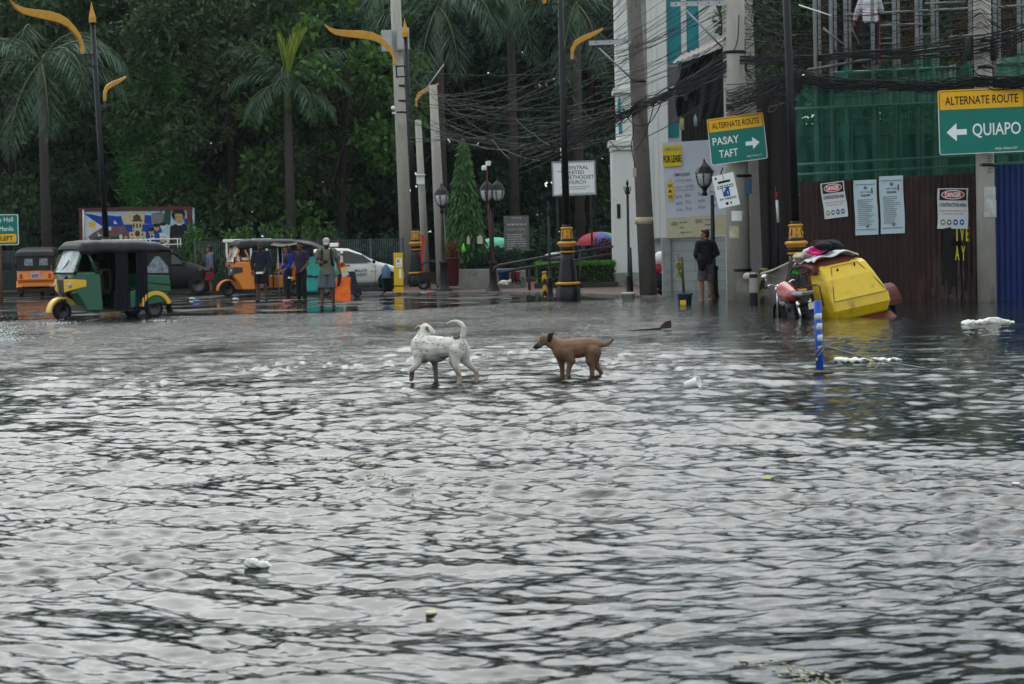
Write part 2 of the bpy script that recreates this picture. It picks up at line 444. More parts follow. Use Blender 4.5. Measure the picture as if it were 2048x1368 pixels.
# worn lane dashes, just awash: the ripples keep covering and baring them
PAINT = mat('worn_lane_paint', (.36, .345, .26), .9, v=.25, sc=3, dirt=(.12, .11, .09), dsc=5, dth=.58)
m = MB(); rl = np.random.default_rng(8)
for (x0, y0, x1, y1, wd_) in ((128, 657, 160, 664, .18), (325, 655, 395, 665, .2), (275, 724, 330, 742, .16), (395, 780, 492, 816, .16), (690, 915, 835, 992, .15), (1440, 1295, 1720, 1385, .15), (640, 664, 700, 672, .16), (500, 640, 560, 650, .16)):
    a, b = gnd(x0, y0, 0), gnd(x1, y1, 0); d = (b - a).normalized(); s_ = Vector((-d.y, d.x, 0)); L = (b - a).length
    for i in range(int(L / .022)):                  # flakes of paint, most of the dash is lost under the ripples
        for j in range(11):
            if rl.random() > (.55 if y1 > 900 else .40): continue
            c = a + d * (i * .022 + rl.normal(0, .015)) + s_ * ((j - 5) * wd_ / 11 + rl.normal(0, .01)); r1, r2 = rl.uniform(.005, .017), rl.uniform(.004, .010); zz = Vector((0, 0, (-.014 if y1 < 700 else (.001 if y1 > 900 else -.004)) + rl.uniform(-.012, .004)))
            q = [c + d * r1 * cos(2 * pi * k / 7) * rl.uniform(.7, 1.2) + s_ * r2 * sin(2 * pi * k / 7) * rl.uniform(.7, 1.2) + zz for k in range(7)]
            m.add(q, [tuple(range(7))])
kind(m.build('lane_markings', PAINT, None, fixn=False), 'structure')
# ---------------------------------------------------------------- trees and plants
def leaf_mat(name, c1, c2, r=.68, tr=.25):
    if name in MATS: return MATS[name]
    M = bpy.data.materials.new(name); M.use_nodes = True
    n, l = M.node_tree.nodes, M.node_tree.links; p = n['Principled BSDF']
    g = n.new('ShaderNodeNewGeometry'); cr = n.new('ShaderNodeValToRGB')
    cr.color_ramp.elements[0].color = tuple(q * k for q, k in zip(c1, (1.45, 1.65, 1.8))) + (1,); cr.color_ramp.elements[1].color = tuple(q * k for q, k in zip(c2, (1.45, 1.65, 1.8))) + (1,)
    l.new(g.outputs['Random Per Island'], cr.inputs[0]); l.new(cr.outputs[0], p.inputs['Base Color'])
    p.inputs['Roughness'].default_value = r; p.inputs['Specular IOR Level'].default_value = .22
    t = n.new('ShaderNodeBsdfTranslucent'); l.new(cr.outputs[0], t.inputs['Color'])
    s = n.new('ShaderNodeMixShader'); s.inputs[0].default_value = tr
    l.new(p.outputs[0], s.inputs[1]); l.new(t.outputs[0], s.inputs[2]); l.new(s.outputs[0], n['Material Output'].inputs['Surface'])
    MATS[name] = M
    return M
LEAF = leaf_mat('broad_leaves', (.013, .028, .011), (.042, .068, .024))
LEAFB = leaf_mat('bluish_leaves', (.010, .025, .015), (.030, .054, .030))
LEAFY = leaf_mat('fresh_leaves', (.022, .055, .011), (.065, .12, .024))
LEAFO = leaf_mat('olive_leaves', (.016, .027, .010), (.046, .068, .024))
LEAFP = leaf_mat('palm_leaves', (.014, .032, .018), (.055, .085, .046), r=.5, tr=.15)
LEAFN = leaf_mat('new_palm_leaf', (.13, .15, .018), (.26, .28, .04), tr=.3)
LEAFH = leaf_mat('hedge_leaves', (.035, .09, .012), (.10, .22, .03))
LEAFR = leaf_mat('purple_leaves', (.03, .008, .01), (.09, .03, .03))
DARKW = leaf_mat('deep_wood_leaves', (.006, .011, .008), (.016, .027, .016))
BARK = mat('tree_bark', (.04, .034, .028), .9, v=.35, sc=6, b=.5, bsc=25, stretch=(1, 1, .3))
PBARK = mat('palm_bark', (.07, .062, .055), .85, v=.3, sc=3, stretch=(.3, .3, 5), b=.3)

def leaves(pts, nrm, size, rg, asp=.5, droop=.3, jit=.9):
    """one leaf-shaped quad (a diamond) per point"""
    k = len(pts)
    d = nrm + rg.normal(0, jit, (k, 3)); d[:, 2] -= droop
    d /= np.linalg.norm(d, axis=1)[:, None] + 1e-9
    q = rg.normal(0, 1, (k, 3)); u = np.cross(d, q); u /= np.linalg.norm(u, axis=1)[:, None] + 1e-9
    s = size * rg.uniform(.6, 1.35, k)[:, None]
    a, b = pts, pts + d * s
    mid = pts + d * s * .45
    V = np.stack([a, mid + u * s * asp * .5, b, mid - u * s * asp * .5], 1).reshape(-1, 3)
    return V, np.arange(4 * k).reshape(-1, 4)
def clump_cloud(rg, centers, radii, per, flat=.75):
    P, N = [], []
    for c, r in zip(centers, radii):
        k = max(6, int(per * r * r))
        v = rg.normal(0, 1, (k, 3)); v /= np.linalg.norm(v, axis=1)[:, None]
        rad = r * rg.uniform(.35, 1.05, k) ** .6
        w = v * rad[:, None]; w[:, 2] *= flat
        P.append(c + w); N.append(v)
    return np.concatenate(P), np.concatenate(N)
def add_limbs(m, base, top, rad, rg, n, tips):
    m.tube([base, base.lerp(top, .4) + Vector((rg.normal(0, .12), rg.normal(0, .12), 0)), top], [rad, rad * .75, rad * .4], 9)
    for t in tips[:n]:
        s = base.lerp(top, rg.uniform(.45, .95)); t = Vector(t)
        m.tube([s, s.lerp(t, .5) + Vector((0, 0, -.15 + rg.normal(0, .15))), t], [rad * .33, rad * .22, rad * .07], 6)
def broad_tree(name, h, r, z0, lm, rg, ncl=70, per=120, leaf=.26, asp=.5, zlow=.28, rad=.28):
    """crown mesh and trunk mesh, base at the origin"""
    C, R = [], []
    for i in range(ncl):
        z = z0 + (h - z0) * rg.uniform(0, 1) ** .85
        f = (z - z0) / (h - z0); wr = r * (1 - (abs(f - .42) / .62) ** 2.2 * .75)
        a = rg.uniform(0, 2 * pi); q = wr * rg.uniform(.25, 1.) ** .5
        C.append((q * cos(a), q * sin(a), z)); R.append(rg.uniform(.45, 1.05) * r * .28)
    C = np.array(C); P, N = clump_cloud(rg, C, R, per, .6)
    V, F = leaves(P, N, leaf, rg, asp)
    crown = np_mesh(name + '_crown', V, F, lm)
    m = MB(); add_limbs(m, Vector((0, 0, -.2)), Vector((rg.normal(0, .3), rg.normal(0, .3), h * .72)), rad, rg, 22, [tuple(c) for c in C])
    return crown, m.mesh(name + '_trunk', BARK)
def plant(name, label, cat, meshes, loc, rz=0., sc=1., group=None, names=('crown', 'trunk')):
    t = thing(name, label, cat, loc, rz, group); t.scale = (sc,) * 3 if not isinstance(sc, tuple) else sc
    for nm, me in zip(names, meshes): link(nm, me, t)
    return t
rg = np.random.default_rng(21)
T1 = broad_tree('tree', 15, 5.2, 3.2, LEAF, rg, 95, 150, .30)
T2 = broad_tree('tree', 14, 5.0, 2.6, LEAFO, rg, 80, 150, .34, .42)
T3 = broad_tree('tree', 16, 4.6, 2.2, LEAFB, rg, 95, 150, .28)
T4 = broad_tree('tree', 12, 3.6, 2.0, LEAFY, rg, 60, 170, .30, .55, rad=.2)
DK = broad_tree('tree', 17, 6.2, .4, DARKW, rg, 110, 75, .5, .6, rad=.35)
def gx_at(xpx, Y): return (xpx - 1024) * Y / FPX
lab = {'a': 'tall dark broadleaf tree', 'b': 'olive green tree with layered branches', 'c': 'tall bluish green tree', 'd': 'bright fresh green tree'}
kinds = {'a': T1, 'b': T2, 'c': T3, 'd': T4}
spots = [('a', 30, 86, 1., 'at the left edge of the photo'), ('b', 350, 91, 1.05, 'above the painted mural'), ('a', 230, 93, 1.05, 'behind the left gold lamp arm'),
         ('b', 470, 84, .95, 'with its lowest branches over the black van'), ('c', 640, 92, 1.0, 'right behind the yellow-leaved palm'), ('d', 690, 83, 1.05, 'just left of the tall concrete pole'),
         ('a', 800, 93, 1.0, 'behind the gold lamp beside the tall concrete pole'), ('c', 930, 90, 1., 'behind the conical tree'), ('a', 1060, 95, .98, 'behind the church signboard'),
         ('c', 1190, 92, 1.0, 'close to the left corner of the church'), ('b', 560, 96, 1.12, 'behind the bushes along the park fence'), ('c', 130, 98, 1.05, 'far behind the left palm'),
         ('a', 1700, 66, .82, 'behind the scaffold worker'), ('c', 1940, 68, .8, 'behind the right end of the scaffold'), ('b', 1560, 70, .78, 'behind the black lamp post at the construction site')]
for k, x, Y, s, w in spots:
    plant('broadleaf_tree', lab[k] + ' ' + w, 'tree', kinds[k], (gx_at(x, Y), Y, .05), rg.uniform(0, 6.3), s, 'big broadleaf trees of the park')
# the gloomy back of the wood, which reads as one mass
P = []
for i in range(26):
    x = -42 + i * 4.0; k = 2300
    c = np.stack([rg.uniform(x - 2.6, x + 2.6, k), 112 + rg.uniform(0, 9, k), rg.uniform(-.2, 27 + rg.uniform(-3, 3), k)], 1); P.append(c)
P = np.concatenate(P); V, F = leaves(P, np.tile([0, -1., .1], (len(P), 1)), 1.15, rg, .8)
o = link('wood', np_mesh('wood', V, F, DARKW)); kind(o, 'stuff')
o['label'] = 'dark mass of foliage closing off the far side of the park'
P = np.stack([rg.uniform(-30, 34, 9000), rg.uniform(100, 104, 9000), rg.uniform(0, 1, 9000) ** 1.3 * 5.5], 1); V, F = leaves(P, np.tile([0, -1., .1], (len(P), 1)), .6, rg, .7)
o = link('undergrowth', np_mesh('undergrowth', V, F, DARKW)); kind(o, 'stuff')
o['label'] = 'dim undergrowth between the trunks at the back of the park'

# feathery bamboo-like tree right of the left lamp post
def feather_tree(rg):
    P, N = [], []; m = MB()
    for i in range(46):
        a = rg.uniform(0, 2 * pi); h = rg.uniform(2., 9.0); r = (.35 + (1 - h / 10.5) * 1.9) * rg.uniform(.3, 1.)
        tip = np.array([r * cos(a), r * sin(a), h]); k = 260
        t = rg.uniform(0, 1, k)[:, None]
        c = tip - np.array([0, 0, 1.1]) * (1 - t) * .9 + rg.normal(0, 1, (k, 3)) * np.array([.34, .34, .32])
        P.append(c); N.append(rg.normal(0, .5, (k, 3)) + np.array([cos(a), sin(a), .4]))
        if i < 14: m.tube([(0, 0, 0), tip * .5 + [0, 0, h * .1], tip], [.06, .04, .012], 5)
    V, F = leaves(np.concatenate(P), np.concatenate(N), .36, rg, .16, .15, .5)
    return np_mesh('feather_crown', V, F, leaf_mat('feather_leaves', (.028, .10, .02), (.06, .17, .036))), m.mesh('feather_trunk', BARK)
plant('feathery_tree', 'bright green feathery tree above the painted mural', 'tree', feather_tree(rg), (gx_at(318, 84.3), 84.3, .05), .4, 1.04)

# palms
def frond(m_pts, L, drop, rg, n=46, ll=.75, hang=.75):
    """leaflets along one arching frond; returns (V,F) and the midrib points"""
    a0, el, az = m_pts
    pts = []; p = np.array([0., 0, 0]); e = el
    for i in range(n):
        t = i / (n - 1); pts.append(p.copy()); e = el - drop * t ** 1.25
        p = p + np.array([cos(az) * cos(e), sin(az) * cos(e), sin(e)]) * L / n
    V = []
    side0 = np.array([-sin(az), cos(az), 0])
    for i in range(4, n):
        t = i / (n - 1); d = pts[min(i + 1, n - 1)] - pts[i - 1]; d = d / np.linalg.norm(d)
        l = ll * (.35 + 1.1 * sin(pi * min(1, t * .92 + .08))) * rg.uniform(.85, 1.15)
        for s in (-1, 1):
            w = side0 * s * rg.uniform(.55, .9) + d * rg.uniform(.45, .8) + np.array([0, 0, -1]) * hang * rg.uniform(.6, 1.2)
            w /= np.linalg.norm(w); b = np.cross(w, d); b /= np.linalg.norm(b) + 1e-9
            q = pts[i]; wd = .024
            mid = q + w * l * .55 + np.array([0, 0, -.02]); end = q + w * l + np.array([0, 0, -hang * .16 * l])
            V += [q + d * wd, mid + d * wd * 1.1, end, mid - d * wd * 1.1]
    return np.array(V), pts
def palm(name, label, loc, h, fr, rg, shaft=1.2, rad=.19, ll=.75):
    t = thing(name, label, 'palm', loc, 0, 'palms of the park')
    m = MB(); m.tube([(0, 0, -.2), (0, 0, h * .5), (0, 0, h - shaft)], [rad * 1.15, rad, rad * .85], 12); m.build('trunk', PBARK, t, world=False)
    m = MB(); m.tube([(0, 0, h - shaft), (0, 0, h - shaft * .6), (0, 0, h + .1)], [rad * .86, rad * .95, rad * .4], 12)
    m.build('crownshaft', mat('palm_crownshaft', (.09, .13, .05), .4, v=.2), t, world=False)
    for az, el, L, drop in fr:
        V, pts = frond((0, el, az), L, drop, rg, ll=ll)
        V = V + np.array([0, 0, h])
        me = np_mesh('frond', V, np.arange(len(V)).reshape(-1, 4), [LEAFP])
        o = link('frond', me, t)
        m = MB(); m.tube([Vector(q) + Vector((0, 0, h)) for q in pts[::5]], [.035 - .028 * i / len(pts[::5]) for i in range(len(pts[::5]))], 5)
        link('midrib', m.mesh('midrib', mat('palm_rib', (.10, .12, .05), .5)), o)
    return t
F1 = [(pi * 1.05, .25, 4.6, 1.8), (pi * 1.22, .75, 5.0, 2.3), (pi * 1.42, -.5, 4.9, 1.0), (pi * 1.6, -.35, 4.4, 1.15), (pi * 1.72, .5, 5.2, 2.3), (-.1, .75, 4.6, 2.2), (.15, .3, 4.4, 1.8), (pi * .8, .9, 4.4, 2.0), (.9, 1.0, 4.4, 2.0), (pi * .5, .6, 4.4, 2.1), (pi * 1.5, 1.15, 4.2, 2.5), (pi * .98, .9, 4.6, 2.4), (.35, .85, 4.6, 2.6)]
F2 = [(pi, .75, 3.2, 2.2), (pi * 1.12, .0, 2.7, 1.6), (.0, .7, 3.4, 2.2), (-.25, .0, 2.9, 1.5), (pi * 1.3, .1, 3.0, 2.0), (pi * 1.7, .15, 3.1, 2.0), (.5, 1.1, 3.4, 1.9), (pi * .75, 1.15, 3.2, 1.8), (pi * 1.5, .9, 3., 2.6), (pi * .5, .3, 2.8, 1.8), (pi * .93, 1.25, 3.4, 1.7), (.1, 1.2, 3.5, 1.9)]
YP = 78.
rp = np.random.default_rng(5)
palm('palm_tree', 'large royal palm with long drooping fronds at the left edge of the park', (gx_at(100, YP), YP, .05), 8.9, F1, rp, ll=.95)
t = palm('palm_tree', 'palm with one upright yellow young frond behind the orange three-wheeler', (gx_at(588, 80), 80, .05), 8.0, F2, rp, ll=.62)
for az, el_, L_ in ((pi * .2, 1.40, 2.5), (-.1, 1.30, 2.3), (pi * .9, 1.50, 2.0)):
    V, pts = frond((0, el_, az), L_, .25, rp, n=60, ll=.55, hang=-.75); V = V + np.array([0, 0, 8.0])
    link('young_frond', np_mesh('young_frond', V, np.arange(len(V)).reshape(-1, 4), [LEAFN]), t)
palm('palm_tree', 'palm with fronds hanging from above behind the gold lamp finial', (gx_at(892, 82), 82, .05), 11.2, F1, rp, ll=.95)
palm('palm_tree', 'palm hanging over the tangle of wires left of the tall black lamp post', (gx_at(1035, 84), 84, .05), 11.9, F1[3:] + F1[:2], rp, ll=.9)
palm('palm_tree', 'palm hanging between the tall black lamp post and the church', (gx_at(1165, 83), 83, .05), 11.3, F1[5:] + F1[:4], rp, ll=.9)

# drooping conical mast tree
def mast_tree(rg, h=4.9, r=.62):
    P, N = [], []
    for i in range(150):
        z = .75 + (h - .75) * (i / 149); f = z / h
        rr = r * (1.02 - f ** 1.7) * (1 if f > .22 else .75) + .05; a = i * 2.4
        k = 85; t = rg.uniform(.3, 1.08, k); aa = a + rg.normal(0, .3, k)
        P.append(np.stack([rr * t * np.cos(aa), rr * t * np.sin(aa), z - t * .38 + rg.normal(0, .06, k)], 1)); N.append(np.stack([np.cos(aa) * .5, np.sin(aa) * .5, -1 + 0 * aa], 1))
    V, F = leaves(np.concatenate(P), np.concatenate(N), .21, rg, .24, .3, .32)
    m = MB(); m.tube([(0, 0, -.1), (0, 0, h * .9)], [.11, .02], 8)
    return np_mesh('mast_crown', V, F, leaf_mat('mast_leaves', (.025, .055, .02), (.07, .13, .04))), m.mesh('mast_trunk', BARK)
YT = 67.5
plant('mast_tree', 'conical tree with drooping leaves in the concrete planter', 'tree', mast_tree(rg), (gx_at(935, YT), YT, .35), 0, (1.08, 1.08, .985))

# shrubs behind the park fence
def shrub(rg, h, r, lm, k=1500, leaf=.17, asp=.5, spikes=7):
    P, N = [], []; v = rg.normal(0, 1, (k, 3)); v[:, 2] = np.abs(v[:, 2]); v /= np.linalg.norm(v, axis=1)[:, None]
    rad = rg.uniform(.3, 1.0, k)[:, None] ** .5
    P.append(v * rad * np.array([r, r * .8, h * .78])); N.append(v)
    m = MB()
    for i in range(spikes):
        a = rg.uniform(0, 6.28); q = r * rg.uniform(.1, .85); top = np.array([q * cos(a), q * sin(a) * .8, h * rg.uniform(.8, 1.12)])
        n_ = 60; t = rg.uniform(0, 1, n_)[:, None]
        P.append(top * [1, 1, 0] + [0, 0, 1] * (h * .4 + (top[2] - h * .4) * t) + rg.normal(0, .07, (n_, 3))); N.append(rg.normal(0, .6, (n_, 3)) + [0, 0, .8])
        m.tube([(0, 0, 0), top * .6, top], [.025, .015, .006], 4)
    V, F = leaves(np.concatenate(P), np.concatenate(N), leaf, rg, asp, .1)
    return np_mesh('shrub_leaves', V, F, lm), m.mesh('shrub_stems', BARK)
S1, S2, S3 = shrub(rg, 1.7, 1.0, LEAF), shrub(rg, 1.75, 1.0, LEAFY, spikes=10), shrub(rg, 1.5, 1.1, LEAFB)
sh = [(S1, 330, 'at the right corner of the painted mural'), (S2, 395, 'behind the roof rack of the black van'), (S1, 432, 'right of the mural above the man with the red bag'), (S2, 475, 'behind the front of the orange three-wheeler'), (S2, 520, 'above the capped man in the navy hoodie'),
      (S1, 560, 'above the middle of the orange three-wheeler'), (S2, 600, 'above the two people by the orange three-wheeler'), (S1, 645, 'above the man with the orange bag'), (S3, 690, 'growing over the fence behind the white car'), (S3, 735, 'behind the fence right of the white car'), (S3, 775, 'at the foot of the tall concrete pole'),
      (S3, 1085, 'behind the hedge left of the tall black lamp post'), (S3, 1150, 'under the church signboard'), (S1, 1040, 'behind the dark notice board'), (S1, 60, 'behind the mesh fence under the green road sign'), (S3, 130, 'behind the orange three-wheeler at the left edge')]
for i, (me, x, w) in enumerate(sh):
    Y = 75.5 + (i % 3) * .7 + (8 if x < 200 else 0)
    plant('shrub', ['leafy dark green shrub', 'light green spiky shrub', 'low dense shrub'][[S1, S2, S3].index(me)] + ' ' + w, 'shrub', me, (gx_at(x, Y), Y, .3), i * 1.7, (1.05, .8, 1.0 + .12 * ((i * 7) % 3)), 'shrubs along the park fence', ('foliage', 'stem'))
# clipped hedge in its box by the church
m = MB(); c0, c1 = at(1073, 560, 64.5), at(1232, 560, 64.5)
k = 9000; P = np.stack([rg.uniform(c0.x, c1.x, k), rg.uniform(64.6, 65.5, k), rg.uniform(.12, .88, k)], 1)
P[:, 2] = np.where(rg.random(k) < .5, .80 + rg.uniform(-.06, .07, k), P[:, 2]); V, F = leaves(P, np.tile([0, -.6, .9], (k, 1)), .075, rg, .6)
t = thing('clipped_hedge', 'low clipped bright green hedge beside the church', 'hedge', ((c0.x + c1.x) / 2, 65, .05))
link('foliage', np_mesh('hedge', V - np.array([t.location.x, 65, .05]), F, LEAFH), t)
m = MB(); m.box(((c0.x + c1.x) / 2, 65.05, .43), (c1.x - c0.x - .1, .8, .7)); m.build('inner_twigs', mat('hedge_twigs', (.015, .025, .01), .9), t)
m = MB(); m.box(((c0.x + c1.x) / 2, 65., .12), (c1.x - c0.x + .12, 1.15, .2)); m.build('planter_box', mat('dark_planter', (.06, .055, .05), .8), t, .01)
S4 = shrub(rg, 1.25, .42, LEAFR, 700, .15, .45, 5)
plant('purple_shrub', 'dark purple-leaved shrub at the church corner', 'shrub', S4, (gx_at(1212, 67.5), 67.5, .3), 0, 1., None, ('foliage', 'stem'))
# ---------------------------------------------------------------- lamp posts, poles, signs
LAMP_ARM = [(40, 150), (75, 180), (130, 198), (200, 205), (300, 212), (370, 228), (420, 255), (465, 300), (500, 350), (515, 400), (520, 460),
            (500, 462), (500, 420), (485, 380), (455, 340), (410, 300), (360, 280), (280, 265), (190, 250), (120, 235), (75, 205)]
LAMP_ARM2 = [(800, 590), (760, 605), (700, 625), (655, 650), (635, 690), (632, 745), (648, 745), (650, 705), (665, 675), (700, 655), (755, 630), (800, 600)]
def gold_lamp(loc, label, rz=0., tilt=0., whole=True):
    t = thing('street_lamp', label, 'street lamp', loc, 0, 'black and gold street lamps')
    t.rotation_euler = (0, tilt, 0)
    m = MB()
    m.lathe([(.325, -.35), (.325, .33), (.30, .36), (.29, .42)], n=8); m.lathe([(.262, .50), (.255, .56), (.19, 1.05), (.172, 1.27)], n=24)
    m.lathe([(.178, 1.33), (.182, 1.43)], n=24); m.lathe([(.19, 1.57), (.175, 1.65)], n=24); m.lathe([(.13, 1.95), (.115, 2.02)], n=20)
    for k in range(8):
        a = k * pi / 4; m.box((.155 * cos(a), .155 * sin(a), 1.76), (.014, .014, .2), rot=a)
    m.build('pedestal', BLACKM, t, world=False)
    for z0, z1, r in ((.42, .51, .318), (1.27, 1.335, .193), (1.89, 1.96, .152)):
        m = MB(); h = z1 - z0
        m.lathe([(r * .86, z0), (r, z0 + h * .25), (r, z0 + h * .7), (r * .84, z1)], n=28)
        for k in range(22):
            a = k * 2 * pi / 22; m.ell((r * cos(a), r * sin(a), z0 + h * .5), (.02, .02, h * .36), n=6, k=4)
        m.build('gold_ring', GOLD, t, world=False)
    m = MB(); m.lathe([(.18, 1.425), (.222, 1.455), (.218, 1.485), (.25, 1.505), (.252, 1.545), (.225, 1.575), (.18, 1.58)], n=28)
    for k in range(24):
        a = k * 2 * pi / 24; m.ell((.243 * cos(a), .243 * sin(a), 1.527), (.022, .022, .03), n=6, k=4)
    m.build('gold_collar', GOLD, t, world=False)
    m = MB(); m.lathe([(.168, 1.645), (.160, 1.67), (.148, 1.80), (.140, 1.895)], n=24)
    for k in range(6):
        a = k * pi / 3 + .5; m.ell((.152 * cos(a), .152 * sin(a), 1.75), (.03, .03, .05), n=8, k=5)
    m.build('gold_vase', GOLD, t, world=False)
    m = MB(); m.tube([(0, 0, 2.0), (0, 0, 5.), (0, 0, 8.85)], [.098, .088, .075], 16); m.build('pole', BLACKM, t, world=False)
    if not whole: return t
    R = Matrix.Rotation(rz, 4, 'Z'); K = 191.5
    m = MB(); z = 7.81
    m.box((-.22, 0, z), (.36, .05, .05), X=R); m.box((-.22, 0, z - .37), (.36, .05, .05), X=R); m.box((-.38, 0, z - .18), (.05, .05, .46), X=R)
    m.box((.16, 0, 6.1), (.2, .05, .05), X=R); m.box((.27, 0, 6.22), (.05, .05, .3), X=R)
    m.build('bracket', BLACKM, t, world=False)
    m = MB(); m.prism([((x - 590) / K, z + (465 - y) / K) for x, y in LAMP_ARM], -.05, .05, ax='y', X=R); m.build('large_lamp_arm', GOLD, t, .012, world=False)
    m = MB(); m.prism([((x - 590) / K, z + (465 - y) / K) for x, y in LAMP_ARM2], -.045, .045, ax='y', X=R); m.build('small_lamp_arm', GOLD, t, .01, world=False)
    m = MB(); m.lathe([(.115, 8.82), (.125, 8.86), (.095, 8.9), (.12, 8.94), (.105, 9.02), (.06, 9.2), (.03, 9.36), (0, 9.5)], n=16)
    m.build('finial', GOLD, t, world=False)
    return t
gold_lamp(at(220, 601, 63.6), 'black lamp post with gold horn arms rising behind the green three-wheeler', radians(42), -.03)
gold_lamp(at(836, 572, 71), 'black lamp post with gold horn arms beside the tall concrete pole', 0, -.026)
gold_lamp(gnd(1137, 602, .0), 'black lamp post with gold rings by the clipped hedge and church signboard', 0, -.006)
gold_lamp(at(1598, 622, 44.8), 'black lamp post with gold collar behind the tilted yellow sidecar', 0, -.026, False)

# concrete utility poles: (top px, bottom px, distance, width top/bottom px)
def conc_pole(label, x0, y0, x1, y1, Y, w0, w1, mt=CONC, ext=2.5, square=False, name='concrete_pole'):
    a, b = at(x0, y0, Y), at(x1, y1, Y); d = (a - b).normalized()
    t = thing(name, label, 'utility pole', b, 0, 'concrete utility poles')
    s = ppm(Y) * 2
    m = MB(); m.tube([b - d * .4, b.lerp(a, .5), a + (d * ext if y0 < 5 else d * 0)], [w1 / s, (w0 + w1) / 2 / s, w0 / s * .97], 4 if square else 20, sm=not square)
    if square: pass
    m.build('shaft', mt, t)
    return t
def straps(t, x, ys, Y, w, mt=BLACKM):
    for y in ys:
        c = at(x, y, Y); m = MB(); r = w / ppm(Y) / 2 * 1.06
        m.lathe([(r, -.035), (r, .035)], c, 18); m.build('strap', mt, t)
pA = conc_pole('tallest pale concrete pole, with grey boxes, behind the yellow K sign', 791, 0, 816, 576, 74, 20, 27, CONC)
straps(pA, 801, (172, 202, 225), 74, 22)
for i, (x, y, w, h) in enumerate(((774, 82, 22, 42), (806, 78, 24, 44))):
    m = MB(); c = at(x, y, 73.7); m.box(c, (w / 54, .26, h / 54)); m.box(c + Vector((0, -.14, 0)), (w / 54 * .8, .02, h / 54 * .85)); m.build('meter_box', mat('pale_grey_box', (.38, .39, .4), .5), pA, .01)
m = MB(); m.ell(at(786, 216, 73.5), .08); m.box(at(788, 226, 73.6), (.14, .1, .07)); m.build('insulator', WHITE, pA)
pB = conc_pole('thin streaked concrete pole with a white box behind the gold lamp', 836, 240, 853, 560, 68, 13, 16, CONC)
m = MB(); m.box(at(841, 359, 67.6), (.27, .2, .32)); m.box(at(841, 350, 67.5), (.33, .24, .04)); m.build('white_box', WHITE, pB, .01)
pC = conc_pole('grey concrete pole with pasted papers behind the victorian lantern', 866, 170, 884, 548, 65.5, 16, 24, CONC)
pD = conc_pole('dark bare concrete pole in front of the church', 1267, 0, 1298, 604, 54.5, 28, 36, CONCD)
straps(pD, 1276, (163,), 54.5, 30)
m = MB(); c = at(1288, 442, 54.5); m.lathe([(.250, -.09), (.252, .1)], c, 20); m.build('pasted_paper', mat('old_paper', (.45, .4, .3), .7, v=.3), pD)
m = MB(); m.box(at(1269, 345, 54.2), (.1, .1, .25)); m.build('meter_box', mat('beige_box', (.4, .37, .3), .6), pD, .01)
pE = conc_pole('wide weathered concrete pole carrying the road sign to the right', 1466, 0, 1479, 618, 50.6, 44, 48, CONC)
straps(pE, 1469, (105,), 50.6, 46); straps(pE, 1479, (352, 540), 50.6, 46.5)
for x, y, w, h, c in ((1474, 432, 26, 20, SIGNW), (1472, 464, 28, 24, mat('old_paper', (.45, .4, .3), .7, v=.3)), (1486, 373, 13, 30, mat('blue_paper', (.08, .2, .3), .6))):
    m = MB(); cc = at(x, y, 50.6); rr = 23.6 / ppm(50.6); sp = w / 47
    m.grid(lambda u, v: cc + Vector((sin((u - .5) * 2 * sp + (x - 1475) / 26) * rr, -cos((u - .5) * 2 * sp + (x - 1475) / 26) * rr, (v - .5) * h / ppm(50.6))), 6, 1)
    m.build('pasted_paper', c, pE, fixn=False)
pF = conc_pole('square concrete pole just right of the wide weathered one', 1492, 0, 1512, 606, 52.2, 32, 38, CONC, square=True)
pG = conc_pole('pale concrete pole carrying the road sign to the left', 1964, 0, 1975, 626, 46.0, 34, 38, CONC)
straps(pG, 1968, (82, 102, 135), 46, 35.5); straps(pG, 1972, (330,), 46, 37)
for x in (1938, 1986):
    m = MB(); c = at(x, 97, 45.9); m.lathe([(.07, -.28), (.09, -.24), (.09, .22), (.05, .27)], c, 14); m.build('splice_case', CABLE, pG)
for x, y, w, h in ((1972, 390, 26, 32), (1973, 418, 28, 34)):
    m = MB(); cc = at(x, y, 46.); rr = 20.2 / ppm(46.)
    m.grid(lambda u, v: cc + Vector((sin((u - .5) * w / 19 + .25) * rr, -cos((u - .5) * w / 19 + .25) * rr, (v - .5) * h / ppm(46.))), 6, 1)
    m.build('pasted_paper', mat('dirty_paper', (.42, .42, .40), .7, v=.3), pG, fixn=False)
m = MB(); cc = at(1981, 328, 45.74); X = frame(cc, at(1981, 340, 45.74) - at(1981, 320, 45.74), Vector((1, 0, 0))); m.text('SD 032', .1, X, 0); m.build('painted_number', INK, pG, fixn=False)
# cross arms with a brace
def crossarm(label, x0, y0, x1, y1, Y, brace, holes=5):
    a, b = at(x0, y0, Y), at(x1, y1, Y); t = thing('cross_arm', label, 'cross arm', (a + b) / 2, 0)
    m = MB(); X = frame((a + b) / 2, b - a); L = (b - a).length
    m.box((0, 0, 0), (L, .13, .02), X=X); m.box((0, .06, -.04), (L, .015, .1), X=X); m.build('steel_bar', STEEL, t)
    m = MB()
    for i in range(holes): m.lathe([(.018, 0), (.018, .012)], (-L / 2 + L * (i + .5) / holes, 0, .01), 8, X=X)
    m.build('bolts', BLACKM, t)
    m = MB(); m.tube([at(brace[0], brace[1], Y), at(brace[2], brace[3], Y + .1)], .028, 4); m.build('brace', STEEL, t)
    return t
crossarm('steel cross arm on the wide weathered pole at the top edge', 1341, 8, 1450, 5, 50.3, (1370, 18, 1446, 96))
crossarm('steel cross arm between the tall black lamp and the dark concrete pole', 1178, 86, 1262, 82, 54.2, (1198, 96, 1264, 158), 3)

